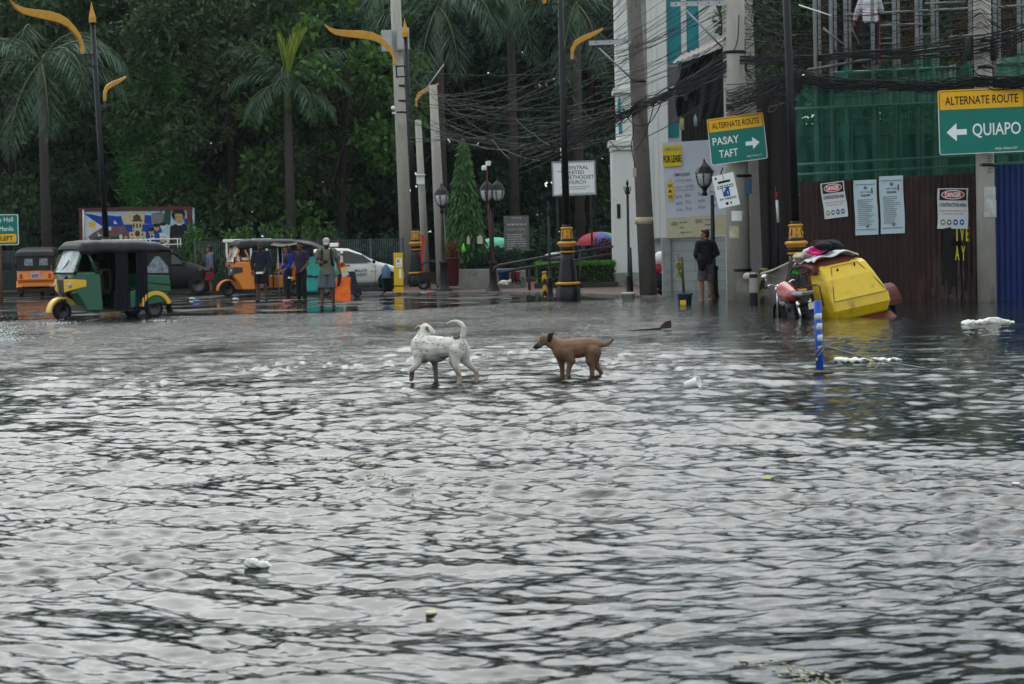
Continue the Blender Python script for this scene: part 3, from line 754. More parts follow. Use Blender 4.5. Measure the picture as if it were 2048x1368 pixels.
# victorian lanterns
def lantern(t, c, k=1.):
    m = MB(); m.lathe([(.27 * k, .30 * k), (.25 * k, .33 * k), (.17 * k, .46 * k), (.07 * k, .56 * k), (.03 * k, .6 * k), (.035 * k, .63 * k), (0, .70 * k)], c, 8, sm=False)
    m.lathe([(.06 * k, -.32 * k), (.085 * k, -.28 * k), (.05 * k, -.2 * k), (.09 * k, -.1 * k), (.12 * k, -.06 * k)], c, 10)
    for j in range(6):
        a = j * pi / 3 + .3; q = [(.11, -.08), (.19, .02), (.235, .18), (.245, .31)]
        m.tube([Vector(c) + Vector((r * k * cos(a), r * k * sin(a), z * k)) for r, z in q], .013 * k, 5)
        a2 = a + pi / 6; m.tube([Vector(c) + Vector((.235 * k * cos(a), .235 * k * sin(a), .18 * k)), Vector(c) + Vector((.205 * k * cos(a2), .205 * k * sin(a2), .29 * k)), Vector(c) + Vector((.235 * k * cos(a + pi / 3), .235 * k * sin(a + pi / 3), .18 * k))], .01 * k, 4)
    o = m.build('lantern_frame', BLACKM, t)
    m = MB(); m.lathe([(.10 * k, -.07 * k), (.18 * k, .02 * k), (.222 * k, .18 * k), (.228 * k, .3 * k)], c, 12)
    g = m.build('lantern_glass', mat('frosted_lamp_glass', (.42, .43, .44), .25, v=.15), o)
LB = [(.28, -.1), (.28, .1), (.2, .16), (.13, .35), (.115, .95), (.14, 1.0), (.14, 1.06), (.075, 1.1), (.06, 1.6)]
def vic(label, x, ybase, Y, ytop, lamps, k, dz=0., mt=BLACKM):
    b = at(x, ybase, Y); t = thing('victorian_lamp', label, 'lantern post', b, 0)
    zt = at(x, ytop, Y).z - b.z
    m = MB(); m.lathe([(r * k, z * k) for r, z in LB] + [(.05 * k, zt)], b, 14); m.build('post', mt, t)
    for dx in lamps: lantern(t, b + Vector((dx, 0, zt + .3 * k)), k)
    return t
vic('victorian lantern post with a single lantern left of the conical tree', 888, 586, 63.5, 425, (0,), .95)
t = vic('victorian lantern post with two lanterns and a camera on its red pipe', 987, 588, 62.5, 416, (-.13, .2), .95)
m = MB(); m.tube([at(974, 410, 62.2), at(974, 338, 62.2)], .026, 8); m.build('red_pipe', mat('maroon_pipe', (.12, .02, .018), .5), t)
m = MB(); m.tube([at(984, 560, 62.2), at(980, 470, 62.25), at(976, 405, 62.2)], .03, 8); m.build('maroon_conduit', mat('maroon_pipe', (.12, .02, .018), .5), t)
m = MB(); m.box(at(976, 327, 62.1), (.16, .14, .14)); m.lathe([(.075, -.1), (.08, 0), (.05, .05)], at(968, 334, 61.9), 12); m.build('security_camera', WHITE, t, .008)
t = vic('victorian lantern post beside the man in black, half behind the road sign', 1428, 612, 53.8, 390, (-.2,), 1.0)
m = MB(); m.tube([at(1428, 376, 53.8), at(1440, 352, 53.8), at(1446, 335, 53.8)], .02, 6); m.tube([at(1430, 362, 53.8), at(1452, 350, 53.8)], .018, 6); m.build('scroll_bracket', BLACKM, t)

# pointed black posts without lanterns
def spear(label, x, yb, Y, ytop, bucket):
    b = at(x, yb, Y); t = thing('spear_topped_post', label, 'post', b, 0); zt = at(x, ytop, Y).z - b.z
    k = .62
    m = MB(); m.lathe([(r * k, z * k) for r, z in LB] + [(.035, zt - .35)], b, 12)
    m.lathe([(.035, zt - .42), (.08, zt - .38), (.05, zt - .32), (.06, zt - .28), (.02, zt - .2), (.045, zt - .12), (0, zt)], b, 8)
    for j in range(4):
        a = j * pi / 2 + .4; m.tube([b + Vector((.03 * cos(a), .03 * sin(a), zt - .36)), b + Vector((.1 * cos(a), .1 * sin(a), zt - .3)), b + Vector((.1 * cos(a), .1 * sin(a), zt - .2))], .013, 5)
    m.build('post', BLACKM, t)
    return t
spear('black spear-topped post next to the yellow and black bollard', 1101, 602, 56.8, 400, False)
t = spear('black spear-topped post standing in a white bucket of concrete', 1259, 600, 54.3, 358, True)
m = MB(); m.tube([at(1264, 590, 54.2), at(1260, 495, 54.2)], .04, 8); m.build('side_pipe', BLACKM, t)
b = gnd(1257, 606, -.05); m = MB(); m.lathe([(.14, -.1), (.165, .22), (.185, .22), (.185, .27), (.15, .28)], b, 18)
tag(m.build('bucket', mat('dirty_white_bucket', (.42, .41, .36), .6, dirt=(.12, .11, .09), dsc=4, dth=.5)), 'dirty white bucket of concrete around the foot of the spear post', 'bucket')

# bollards
def striped(name, label, x0, yb, Y, h, r, c1, c2, n=5, tilt=.5, cat='bollard'):
    b = at(x0, yb, Y); t = thing(name, label, cat, b, 0)
    m = MB(); k = 16; seg = 40; v = []; f = []; mi = []
    for i in range(seg + 1):
        for j in range(k): a = 2 * pi * j / k; v.append(b + Vector((r * cos(a), r * sin(a), -.2 + (h + .2) * i / seg)))
    for i in range(seg):
        for j in range(k):
            a = i * k + j; b2 = i * k + (j + 1) % k
            zz = h * (i + .5) / seg + tilt * r * 2 * sin(2 * pi * (j + .5) / k) * .5 if tilt else h * (i + .5) / seg
            m.add([v[a], v[b2], v[b2 + k], v[a + k]], [(0, 1, 2, 3)], int(zz / h * n * 2 + 20) % 2, True)
    m.lathe([(r, h), (r * .7, h + r * .35), (0, h + r * .45)], b, k, 0)
    m.build('striped_tube', [c1, c2], t, fixn=False)
    return t
YLP = mat('bollard_yellow', (.5, .33, .02), .5, dirt=(.15, .12, .05), dsc=6, dth=.58); BKP = mat('bollard_black', (.016, .016, .016), .55)
striped('bollard', 'yellow and black striped bollard beside the spear-topped post', 1090, 600, 56.6, .78, .075, YLP, BKP, 3, 1.6)
striped('bollard', 'dark striped bollard in front of the yellow K sign', 797, 586, 62.4, .72, .07, mat('old_yellow', (.16, .13, .05), .6), BKP, 3, 1.6)
striped('bollard', 'faded yellow and black bollard right of the wrapped white bollard', 1529, 624, 48.5, 1.02, .12, mat('old_yellow2', (.20, .17, .07), .6), BKP, 3, 1.4)
striped('bollard', 'black bollard with white bands in front of the square concrete pole', 1508, 630, 47.8, .98, .1, mat('band_white', (.33, .31, .30), .6), BKP, 1.6, 0)
# blue and white post in the water
b = gnd(1640, 737, 0); t = thing('marker_post', 'blue and white banded marker post standing in the flood', 'marker post', b, 0)
sc_ = ppm(b.y); hh = 136 / sc_; r = 7.6 / sc_
BLUEP = mat('marker_blue', (.008, .10, .42), .45, v=.12); BWH = mat('marker_white', (.55, .56, .57), .5, v=.1, dirt=(.25, .25, .26), dsc=30, dth=.55)
m = MB(); m.tube([b + Vector((.0, 0, -.25)), b + Vector((-.02, 0, hh))], r, 18); m.build('tube', BLUEP, t)
for y0, y1 in ((625, 638), (645, 658), (668, 681), (691, 696)):
    m = MB(); z0, z1 = hh * (737 - y1) / 137, hh * (737 - y0) / 137; x = -.02 * (z0 + z1) / 2 / hh
    m.lathe([(r * 1.02, z0), (r * 1.03, (z0 + z1) / 2), (r * 1.02, z1)], b + Vector((x, 0, 0)), 18); m.build('reflective_band', BWH, t)
# yellow K post
c = at(798, 584, 62); t = thing('advertising_pillar', 'yellow signboard pillar with a white K square, beside the tall concrete pole', 'signboard', c, 0)
s = ppm(63); YEL = mat('pillar_yellow', (.62, .43, .012), .45, v=.1, dirt=(.35, .25, .05), dsc=4, dth=.6)
m = MB(); X = frame(c, Vector((1, .1, 0)))
m.box((0, 38 / s, 0), (18 / s, 78 / s, .1), X=X); m.build('board', YEL, t, .01)
m = MB(); m.box((1 / s, 58 / s, .053), (11 / s, 17 / s, .006), X=X); m.box((3 / s, 36 / s, .053), (4.5 / s, 18 / s, .006), X=X); m.build('white_label', SIGNW, t)
m = MB(); m.text('K', 7 / s, X @ Matrix.Translation((1 / s, 61 / s, .058)), 0, bold=.02); m.text('10km', 3 / s, X @ Matrix.Translation((1 / s, 53 / s, .058)), 0, w=9 / s); m.build('lettering', mat('navy_ink', (.015, .03, .09), .5), t, fixn=False)
m = MB(); m.box((0, 12 / s, .052), (18.4 / s, 2.2 / s, .008), X=X); m.build('black_band', INK, t)

# ---------------------------------------------------------------- signs
def plate(m, X, w, h, r, th, mi):
    p = []
    for cx, cy, a0 in ((w / 2 - r, h / 2 - r, 0), (-w / 2 + r, h / 2 - r, 90), (-w / 2 + r, -h / 2 + r, 180), (w / 2 - r, -h / 2 + r, 270)):
        for k in range(5): a = radians(a0 + 22.5 * k); p.append((cx + r * cos(a), cy + r * sin(a)))
    m.prism(p, 0, th, mi, 'z', X)
def words(m, X, x0, x1, y, h, mi, rnd, z=.004, fill=.9):
    x = x0
    while x < x1:
        w = min(rnd.uniform(1.2, 4.2) * h, x1 - x)
        m.quad((x, y - h / 2, z), (x + w, y - h / 2, z), (x + w, y + h / 2, z), (x, y + h / 2, z), mi, X); x += w + h * .55
def arrow(m, X, cx, cy, L, hw, sh, mi, d=1, z=.008):
    h = L * .5
    p = [(-L / 2, -sh), (L / 2 - h, -sh), (L / 2 - h, -hw), (L / 2, 0), (L / 2 - h, hw), (L / 2 - h, sh), (-L / 2, sh)]
    p = [(cx + d * x, cy + y) for x, y in p]
    m.add([(x, y, z) for x, y in p], [tuple(range(7))], mi, False, X)
def road_sign(label, pl, pr, Y, hpx, ytop, head, lines, arrow_at, sub, small, back):
    """pl, pr: left and right ends of the mid line in photo pixels"""
    a, b = at(*pl, Y[0]), at(*pr, Y[1]); c = (a + b) / 2; X = frame(c, b - a); w = (b - a).length; k = ppm((Y[0] + Y[1]) / 2); h = hpx / k
    t = thing('road_sign', label, 'road sign', c, 0, 'green alternate route signs')
    yh = head / k
    m = MB(); plate(m, X, w, h, .06, .02, 0); m.build('white_border', SIGNW, t)
    m = MB(); plate(m, X @ Matrix.Translation((0, 0, .021)), w - .03, h - .03, .05, .003, 0); m.build('green_panel', SIGNG, t)
    m = MB(); plate(m, X @ Matrix.Translation((0, h / 2 - yh / 2, .025)), w, yh, .04, .003, 0); g = m.build('yellow_panel', SIGNY, t)
    m = MB(); Z = .031
    bw = .012
    for x0, y0, x1, y1 in ((-w / 2 + .05, h / 2 - .03, w / 2 - .05, h / 2 - .03 - bw),): m.quad((x0, y1, Z), (x1, y1, Z), (x1, y0, Z), (x0, y0, Z), 0, X)
    for sx in (-1, 1):
        x = sx * (w / 2 - .035); m.quad((x - bw / 2, h / 2 - yh, Z), (x + bw / 2, h / 2 - yh, Z), (x + bw / 2, h / 2 - .05, Z), (x - bw / 2, h / 2 - .05, Z), 0, X)
    m.text('ALTERNATE ROUTE', yh * .42, X @ Matrix.Translation((0, h / 2 - yh * .55, .03)), 0, w=w * .84, bold=.012)
    m.build('black_lettering', INK, g, fixn=False)
    m = MB()
    for txt, x, y, hh, ww in lines: m.text(txt, hh / k, X @ Matrix.Translation((x / k, y / k, .026)), 0, w=ww / k, bold=.008)
    arrow(m, X, *[q / k for q in arrow_at[:5]], 0, arrow_at[5], .028)
    if small: m.text(small[0], small[3] / k, X @ Matrix.Translation((small[1] / k, small[2] / k, .026)), 0, w=small[4] / k)
    m.build('white_lettering', SIGNW, t, fixn=False)
    m = MB(); m.tube([c + Vector(q) for q in back], .03, 6); m.build('mounting_bracket', STEEL, t)
    return t
road_sign('green and yellow road sign reading PASAY TAFT with an arrow to the right', (1418.5, 285), (1531, 270.5), (50.1, 49.7), 92, 0, 27,
          [('PASAY', -23, 0, 15, 53), ('TAFT', -20, -26, 15, 38)], (30, -12, 28, 12, 4, 1), '', ('MMDA  MANILA CITY', 31, -37, 3, 30), [(-.3, .06, 0), (.3, .06, 0)])
road_sign('green and yellow road sign reading QUIAPO with an arrow to the left', (1877, 246), (2051, 238), (45.6, 45.5), 128, 0, 39,
          [('QUIAPO', 28, -19, 24, 95)], (-51, -20, 40, 18, 5.5, -1), '', ('MMDA  MANILA CITY', 46, -56, 4.5, 44), [(-.3, .06, 0), (.4, .06, 0)])
# green sign at the left edge
a, b = at(-60, 461, 58), at(37, 459, 58); c = (a + b) / 2; X = frame(c, b - a); k = ppm(58); w = (b - a).length; h = 61 / k
t = thing('road_sign', 'green road sign cut by the left edge, with a yellow LEFT panel', 'road sign', c, 0)
m = MB(); plate(m, X, w, h, .05, .02, 0); m.build('white_border', SIGNW, t)
m = MB(); plate(m, X @ Matrix.Translation((0, 0, .021)), w - .035, h - .035, .04, .003, 0); m.build('green_panel', SIGNG, t)
m = MB(); plate(m, X @ Matrix.Translation((18 / k, -17 / k, .025)), 52 / k, 17 / k, .05, .003, 0); g = m.build('yellow_panel', SIGNY, t)
m = MB(); m.text('LEFT', 8.5 / k, X @ Matrix.Translation((25 / k, -17 / k, .03)), 0, w=25 / k, bold=.02); m.build('black_lettering', INK, g, fixn=False)
m = MB(); m.text('City Hall', 9 / k, X @ Matrix.Translation((17 / k, 19 / k, .026)), 0, w=43 / k); m.text('Manila', 9 / k, X @ Matrix.Translation((25 / k, 2 / k, .026)), 0, w=28 / k); m.build('white_lettering', SIGNW, t, fixn=False)
m = MB(); q = at(2, 600, 58.1); m.tube([q + Vector((0, .06, -.2)), Vector((q.x, q.y + .06, c.z + h / 2))], .05, 8); m.build('post', mat('rusty_post', (.16, .10, .07), .7), t)
# church signboard
a, b = at(1105.5, 358, 66.5), at(1190, 355, 66.5); c = (a + b) / 2; X = frame(c, b - a); k = ppm(66.5); w = (b - a).length; h = 66 / k
t = thing('church_signboard', 'white Central United Methodist Church signboard behind the tall black lamp post', 'signboard', c, 0)
m = MB(); m.box((0, 0, 0), (w, h, .08), X=X); m.build('board', SIGNW, t, .008)
m = MB()
for sy in (-1, 1): m.box((0, sy * h / 2, .01), (w + .05, .05, .1), X=X)
for sx in (-1, 1): m.box((sx * (w / 2 + .002), 0, .012), (.05, h - .05, .1), X=X)
m.build('frame', mat('grey_frame', (.3, .31, .32), .5), t)
m = MB(); X2 = X @ Matrix.Translation((0, 0, .042))
for i, s_ in enumerate(('CENTRAL', 'UNITED', 'METHODIST', 'CHURCH')):
    m.text(s_, 7.4 / k, X2 @ Matrix.Translation((-16 / k, (21 - i * 9.6) / k, 0)), 0, align='LEFT', w=(len(s_) - .4 * ('I' in s_)) * 6.5 / k, bold=.005)
m.text('THE FIRST PROTESTANT CHURCH', 2.6 / k, X2 @ Matrix.Translation((2 / k, -17.5 / k, 0)), 0, w=60 / k)
m.text('IN THE PHILIPPINES', 2.6 / k, X2 @ Matrix.Translation((5 / k, -21.5 / k, 0)), 0, w=36 / k); m.text('UNITED NATIONS AVE. MANILA', 2.2 / k, X2 @ Matrix.Translation((4 / k, -30 / k, 0)), 0, w=70 / k)
m.box((-24 / k, 5 / k, .001), (1.2 / k, 36 / k, .004), X=X2); m.box((-24 / k, 14 / k, .002), (17 / k, 1.2 / k, .004), X=X2)
m.build('lettering', INK, t, fixn=False)
m = MB()
for sx in (-.5, .5): m.tube([c + Vector((sx * w * .8, .08, -h / 2)), Vector((c.x + sx * w * .8, c.y + .1, .0))], .035, 6)
m.build('support_post', mat('dark_post', (.02, .02, .022), .6), t)
# dark notice board on the railing
c = at(1033, 467, 69.5); k = ppm(69.5); X = frame(c, Vector((1, -.05, .0))); t = thing('notice_board', 'dark weathered notice board with faded white writing near the planter', 'notice board', c, 0)
m = MB(); m.box((0, 0, 0), (50 / k, 70 / k, .06), X=X); m.build('board', mat('slate_board', (.17, .175, .18), .6, v=.3, dirt=(.24, .22, .19), dsc=3.5, dth=.57), t, .006)
m = MB(); rd = random.Random(4); X2 = X @ Matrix.Translation((0, 0, .032))
m.text('2023', 4 / k, X2 @ Matrix.Translation((0, 31 / k, 0)), 0, w=20 / k); words(m, X2, -18 / k, 20 / k, 18 / k, 3.5 / k, 0, rd); m.text('STUDIO CINEMA', 4.6 / k, X2 @ Matrix.Translation((0, 8 / k, 0)), 0, w=36 / k)
for i in range(7): words(m, X2, -19 / k, rd.uniform(8, 20) / k, (-2 - i * 4.6) / k, 2 / k, 0, rd)
m.build('faded_writing', mat('chalk', (.46, .45, .42), .8), t, fixn=False)
m = MB(); m.box((-18 / k, -55 / k, -.04), (.07, 60 / k, .05), X=X); m.box((18 / k, -55 / k, -.04), (.07, 60 / k, .05), X=X); m.build('leg', BLACKM, t)
# pay parking notice
a, b = at(1430, 386, 49.4), at(1474, 376, 49.3); c = (a + b) / 2; X = frame(c, b - a); k = ppm(49.4); w = (b - a).length; h = 66 / k
t = thing('parking_notice', 'white pay parking notice tied to the wide weathered pole', 'notice', c, 0)
m = MB(); m.box((0, 0, 0), (w * .97, h, .02), X=X); m.build('board', SIGNW, t, .003)
m = MB(); X2 = X @ Matrix.Translation((0, 0, .012))
m.text('PAY PARKING', 4.6 / k, X2 @ Matrix.Translation((1 / k, -16 / k, 0)), 0, w=33 / k, bold=.02)
m.box((0, 18 / k, .001), (25 / k, 4.6 / k, .003), X=X2)
for y in (10, 6.2): words(m, X2, -16 / k, 17 / k, y / k, 1.9 / k, 0, rd, .002)
m.lathe([(3 / k, 0), (3 / k, .003)], (-3 / k, -25.5 / k, .001), 14, X=X2); m.box((5 / k, -25.5 / k, .001), (3 / k, 4 / k, .002), X=X2); m.box((-15 / k, 27 / k, .001), (4 / k, 4 / k, .002), X=X2)
m.build('lettering', INK, t, fixn=False)
m = MB(); m.box((0, -2 / k, .001), (14 / k, 19 / k, .003), X=X2); o = m.build('blue_square', BLUEINK, t)
m = MB(); m.text('P', 8 / k, X2 @ Matrix.Translation((-2.5 / k, 2 / k, .004)), 0, bold=.03); m.text('S', 6 / k, X2 @ Matrix.Translation((3 / k, -5 / k, .004)), 0); m.build('white_lettering', SIGNW, o, fixn=False)
m = MB(); m.box((0, 27 / k, .001), (1.6 / k, 12 / k, .003), X=X2); m.build('strap', mat('orange_strap', (.55, .25, .03), .6), t)

# ---------------------------------------------------------------- overhead cables
def cable(pts, label, group, r=.013, sag=0., mt=CABLE, n=14, name='overhead_cable', wig=0.):
    """pts: photo pixel + distance triples; sags between them"""
    P = [at(*q) for q in pts]; out = []
    for a, b in zip(P, P[1:]):
        for i in range(n):
            f = i / n; p = a.lerp(b, f); p.z -= sag * 4 * f * (1 - f)
            if wig: p += Vector((0, random.gauss(0, wig), random.gauss(0, wig)))
            out.append(p)
    out.append(P[-1])
    m = MB(); m.tube(out, r, 5, cap=False); o = m.build(name, mt, None, fixn=False)
    return tag(o, label, 'cable', group)
rc = random.Random(9)
G1 = 'cables sagging across the park trees'; L1 = 'thin black cable sagging across the dark park trees'
for i in range(34):
    y0 = rc.uniform(110, 290); x0 = rc.choice((815, 820, 872, 876, 880)); x0y = y0 if x0 < 850 else rc.uniform(185, 285)
    y1 = rc.uniform(-70, 250) if i % 3 else rc.uniform(190, 280)
    cable([(x0, x0y, 64), (1262, y1, 54.6)], L1, G1, rc.uniform(.006, .010), rc.uniform(.2, 1.3), n=22, wig=.012)
G2 = 'cables in front of the church'; L2 = 'thin black cable slanting up across the white church front'
for i in range(30):
    y0 = rc.uniform(100, 340) if i % 2 else rc.uniform(60, 190)
    cable([(1205 + rc.uniform(-20, 30), y0, 55), (1452, y0 - rc.uniform(95, 175), 50.4)], L2, G2, rc.uniform(.005, .009), rc.uniform(.0, .4), n=12, wig=.006)
G3 = 'cables above the scaffold'; L3 = 'thin black cable strung in front of the scaffold poles'
for i in range(32):
    y0 = rc.uniform(-20, 190); cable([(1490, y0, 50), (1962, y0 * .35 + rc.uniform(-45, 95), 45.7), (2120, y0 * .3 + rc.uniform(-40, 60), 44.5)], L3, G3, rc.uniform(.005, .009), rc.uniform(.05, .6), n=14, wig=.008)
G4 = 'thick cable bundle'; L4 = 'black cable of the thick bundle drooping along the green net'
for i in range(40):
    d = rc.gauss(0, 7); e = rc.gauss(0, 7); x = rc.uniform(-8, 8)
    cable([(1452, 205 + d * 2.0, 50.3), (1586, 150 + d, 48), (1760, 168 + e, 46.6), (1950, 162 + d * .7, 45.6), (2120, 150 + e, 45.0)], L4, G4, rc.uniform(.008, .014), rc.uniform(.0, .2), n=9, wig=.03)
G5 = 'cable bundle left of the wide pole'; L5 = 'black cable of the bundle rising from the left to the wide weathered pole'
for i in range(28):
    d = rc.gauss(0, 7); e = rc.gauss(0, 5)
    cable([(1040, 306 + d * 2.2, 57), (1215, 240 + d, 55), (1275, 212 + e, 54.2), (1452, 128 + d * 1.2, 50.4)], L5, G5, rc.uniform(.008, .014), rc.uniform(.0, .16), n=9, wig=.022)
G6 = 'cable pair at splice cases'; L6 = 'heavy black cable ending at the splice cases on the right pole'
for i in range(6):
    cable([(1480, 112 + i * 3, 50.2), (1700, 104 + i * 2, 47.5), (1935, 75 + i * 7, 45.9), (2100, 30 + i * 6, 45)], L6, G6, .018, .06, n=9, wig=.006)
G8 = 'tangled loops of cable by the square pole'
for i in range(34):
    x, y = rc.uniform(1500, 1592), rc.uniform(10, 180); q = []
    for k in range(5): q.append((x, y, 49.5 - (x - 1496) * .012)); x = min(1600, max(1490, x + rc.gauss(0, 34))); y = min(222, y + rc.gauss(4, 24))
    cable(q, 'loop of the black cable tangle between the square pole and the lamp post', G8, rc.uniform(.007, .013), .05, n=5, wig=.01)
G7 = 'loose drooping cable ends'
for i, q in enumerate(([(870, 265, 65), (950, 290, 63), (1010, 300, 60), (1080, 322, 58)], [(900, 250, 64), (985, 280, 62), (1020, 318, 60)], [(1032, 238, 57), (1068, 268, 56.5), (1100, 290, 56)],
                      [(1142, 190, 55.6), (1190, 245, 55.4), (1238, 300, 55)], [(1245, 215, 54), (1268, 250, 54), (1300, 245, 54), (1325, 200, 53)], [(1268, 250, 54.2), (1262, 290, 54.2), (1272, 340, 54.2)], [(1310, 200, 53), (1290, 270, 54), (1270, 300, 54)],
                      [(1548, 170, 49), (1540, 205, 49), (1536, 222, 49), (1552, 218, 49), (1562, 180, 49)], [(1468, 100, 50.2), (1476, 75, 50.2), (1478, 30, 50.2)], [(1940, 120, 45.7), (1952, 146, 45.6), (1976, 152, 45.6)])):
    cable(q, ['loose cable end drooping left of the tall black lamp post', 'loose cable dangling beside the dark concrete pole', 'loose cable loop hanging by the right poles'][0 if i < 4 else (1 if i < 7 else 2)], G7 + ' ' + 'abc'[0 if i < 4 else (1 if i < 7 else 2)], .014, .05, mt=mat('grey_cable', (.10, .10, .105), .5) if i in (0, 2, 3, 7) else CABLE, n=8, name='loose_cable')
m = MB(); m.tube([at(1598, 10, 47.5), at(1662, 31, 47)], .016, 6); tag(m.build('white_conduit', WHITE), 'white conduit slanting across the top above the scaffold', 'conduit')
m = MB(); m.tube([at(826, 214, 66), at(888, 128, 66)], .02, 6); tag(m.build('steel_rod', STEEL), 'thin pale rod slanting up behind the small gold lamp arm', 'rod')
for x, sgn in ((1124, -1), (1132, 1)):
    m = MB(); m.ell(at(x, 300, 55.6), (.055, .055, .07)); m.tube([at(x, 303, 55.6), at(x + sgn * 2, 310, 55.6), at(x - sgn, 315, 55.6), at(x + sgn * 4, 321, 55.6)], .014, 5)
    tag(m.build('floodlight', WHITE), ['small white lamp head on the left of the tall black lamp post', 'small white lamp head on the right of the tall black lamp post'][sgn > 0], 'floodlight')
# ---------------------------------------------------------------- church, banner wall, construction site
CHW = mat('church_white', (.60, .60, .58), .7, v=.06, sc=2, dirt=(.36, .35, .31), dsc=1.1, dth=.58, stretch=(1, 1, .4), b=.15)
TURQ = mat('turquoise_paint', (.02, .27, .30), .5, v=.12)
YC = 66.
t = thing('church', 'white church front with turquoise window panels behind the dark concrete pole', 'church', (gx_at(1330, YC), YC, 0))
def P(x, y, Y=YC): return at(x, y, Y)
def wall(name, x0, x1, ytop, ybot, Y, dep, mt, par=None, yref=300, bev=.02):
    a, b = P(x0, yref, Y), P(x1, yref, Y); z1 = P((x0 + x1) / 2, ytop, Y).z; z0 = P((x0 + x1) / 2, ybot, Y).z
    m = MB(); m.box(((a.x + b.x) / 2, Y + dep / 2, (z0 + z1) / 2), (b.x - a.x, dep, z1 - z0)); return m.build(name, mt, par or t, bev)
wall('wall', 1262, 1480, -70, 575, YC + .9, 4, CHW)
wall('pilaster', 1226, 1276, 292, 578, YC - .1, 1.2, CHW, yref=430)
wall('pilaster', 1233, 1270, -80, 292, YC, 1.2, CHW, yref=150)
wall('cornice', 1219, 1280, 280, 292, YC - .28, 1.4, CHW, yref=290); wall('cornice', 1222, 1277, 292, 300, YC - .2, 1.3, CHW, yref=290)
wall('plinth', 1223, 1280, 545, 582, YC - .22, 1.4, mat('church_plinth', (.34, .34, .31), .8, dirt=(.15, .15, .11), dsc=2, dth=.5), yref=560)
wall('hood', 1227, 1268, 176, 186, YC - .2, 1.3, CHW, yref=180)
wall('pilaster', 1296, 1336, -80, 478, YC + .35, 1, CHW, yref=240); wall('fluting', 1306, 1316, -80, 476, YC + .31, .3, CHW, yref=240)
wall('pilaster', 1362, 1373, -80, 110, YC + .75, .6, CHW, yref=50); wall('pilaster', 1398, 1446, -80, 120, YC + .6, .6, CHW, yref=50)
wall('turquoise_panel', 1335, 1363, -80, 128, YC + .83, .3, TURQ, yref=60, bev=0); wall('turquoise_panel', 1373, 1398, -80, 110, YC + .83, .3, TURQ, yref=60, bev=0)
wall('turquoise_panel', 1337, 1358, 246, 274, YC + .83, .3, TURQ, yref=260, bev=0)
w_ = wall('window', 1337, 1362, 133, 245, YC + .84, .2, GLASS, yref=200, bev=0); wall('window_bar', 1337, 1362, 172, 176, YC + .78, .05, CHW, w_, yref=200, bev=0)
m = MB()
for x, y0, y1, w in ((1239, 192, 242, 8), (1241, 243, 268, 7)):
    a = P(x, (y0 + y1) / 2, YC - .012); hh = (y1 - y0) / ppm(YC); ww = w / ppm(YC)
    m.prism([(a.x - ww / 2, a.z - hh / 2), (a.x + ww / 2, a.z - hh / 2), (a.x + ww / 2, a.z + hh * .2), (a.x, a.z + hh / 2), (a.x - ww / 2, a.z + hh * .2)], a.y, a.y + .05, ax='y')
m.build('lancet_window', TURQ, t)
wall('slot_window', 1234, 1241, 408, 437, YC - .115, .05, INK, yref=420, bev=0)
# dark passage behind the banner wall
# banner wall of grey hollow blocks
YB = 60.
BLK = bpy.data.materials.new('hollow_block'); BLK.use_nodes = True
n, l = BLK.node_tree.nodes, BLK.node_tree.links; p = n['Principled BSDF']; p.inputs['Roughness'].default_value = .85
tcn = n.new('ShaderNodeTexCoord'); mpn = n.new('ShaderNodeMapping'); mpn.inputs['Rotation'].default_value = (pi / 2, 0, 0)
br = n.new('ShaderNodeTexBrick'); br.inputs['Scale'].default_value = 1; br.inputs['Brick Width'].default_value = .9; br.inputs['Row Height'].default_value = .30
br.inputs['Mortar Size'].default_value = .008; br.inputs['Color1'].default_value = (.27, .29, .28, 1); br.inputs['Color2'].default_value = (.32, .34, .33, 1); br.inputs['Mortar'].default_value = (.17, .18, .18, 1)
l.new(tcn.outputs['Object'], mpn.inputs[0]); l.new(mpn.outputs[0], br.inputs[0]); l.new(br.outputs[0], p.inputs['Base Color'])
tb = thing('block_wall', 'grey hollow block wall below the for-lease banner', 'wall', (P(1390, 590, YB).x, YB, 0))
a, b, c = P(1334, 530, YB), P(1452, 530, YB - .6), P(1390, 474, YB)
m = MB(); m.prism([(a.x, a.y), (b.x, b.y), (b.x, b.y + .2), (a.x, a.y + .2)], -.3, c.z, ax='z'); m.build('block_wall', BLK, tb)
m = MB(); m.box((a.x - .02, a.y, c.z / 2 - .15), (.26, .26, c.z + .3)); m.build('corner_post', mat('grey_render', (.30, .32, .31), .8), tb, .01)
# for-lease banner on its frame
bl, br_ = P(1329, 380, YB - .1), P(1462, 372, YB - .6); X = frame((bl + br_) / 2, br_ - bl); w = (br_ - bl).length; k = ppm(YB - .35)
ztop, zbot = 282 - 376, 468 - 376
t2 = thing('lease_banner', 'large white for-lease banner with a yellow corner on the block wall', 'banner', (bl + br_) / 2)
GREYB = mat('banner_white', (.50, .52, .58), .55, v=.05); CREAM = mat('banner_cream', (.50, .47, .34), .6, v=.06); BY = mat('banner_yellow', (.62, .50, .02), .5, v=.08)
m = MB(); h0, h1 = -94 / k, 97 / k
m.grid(lambda u, v: X @ Vector(((u - .5) * w, -h1 + v * (h1 + h0 * -1), .03 + .012 * sin(u * 9 + v * 5) + .01 * sin(v * 14))), 20, 20); m.build('sheet', GREYB, t2, fixn=False)
m = MB(); m.box((0, 0, -.03), (w, .06, .04), X=X); m.box((-w / 2 + .03, 0, -.03), (.05, h1 * 2 - .1, .04), X=X); m.box((w / 2 - .03, 0, -.035), (.05, h1 * 2 - .1, .04), X=X); m.build('frame', STEEL, t2)
Z = Matrix.Translation((0, 0, .062))
def bx(x, y): return ((x - 1395.5) / k, (376 - y) / k)
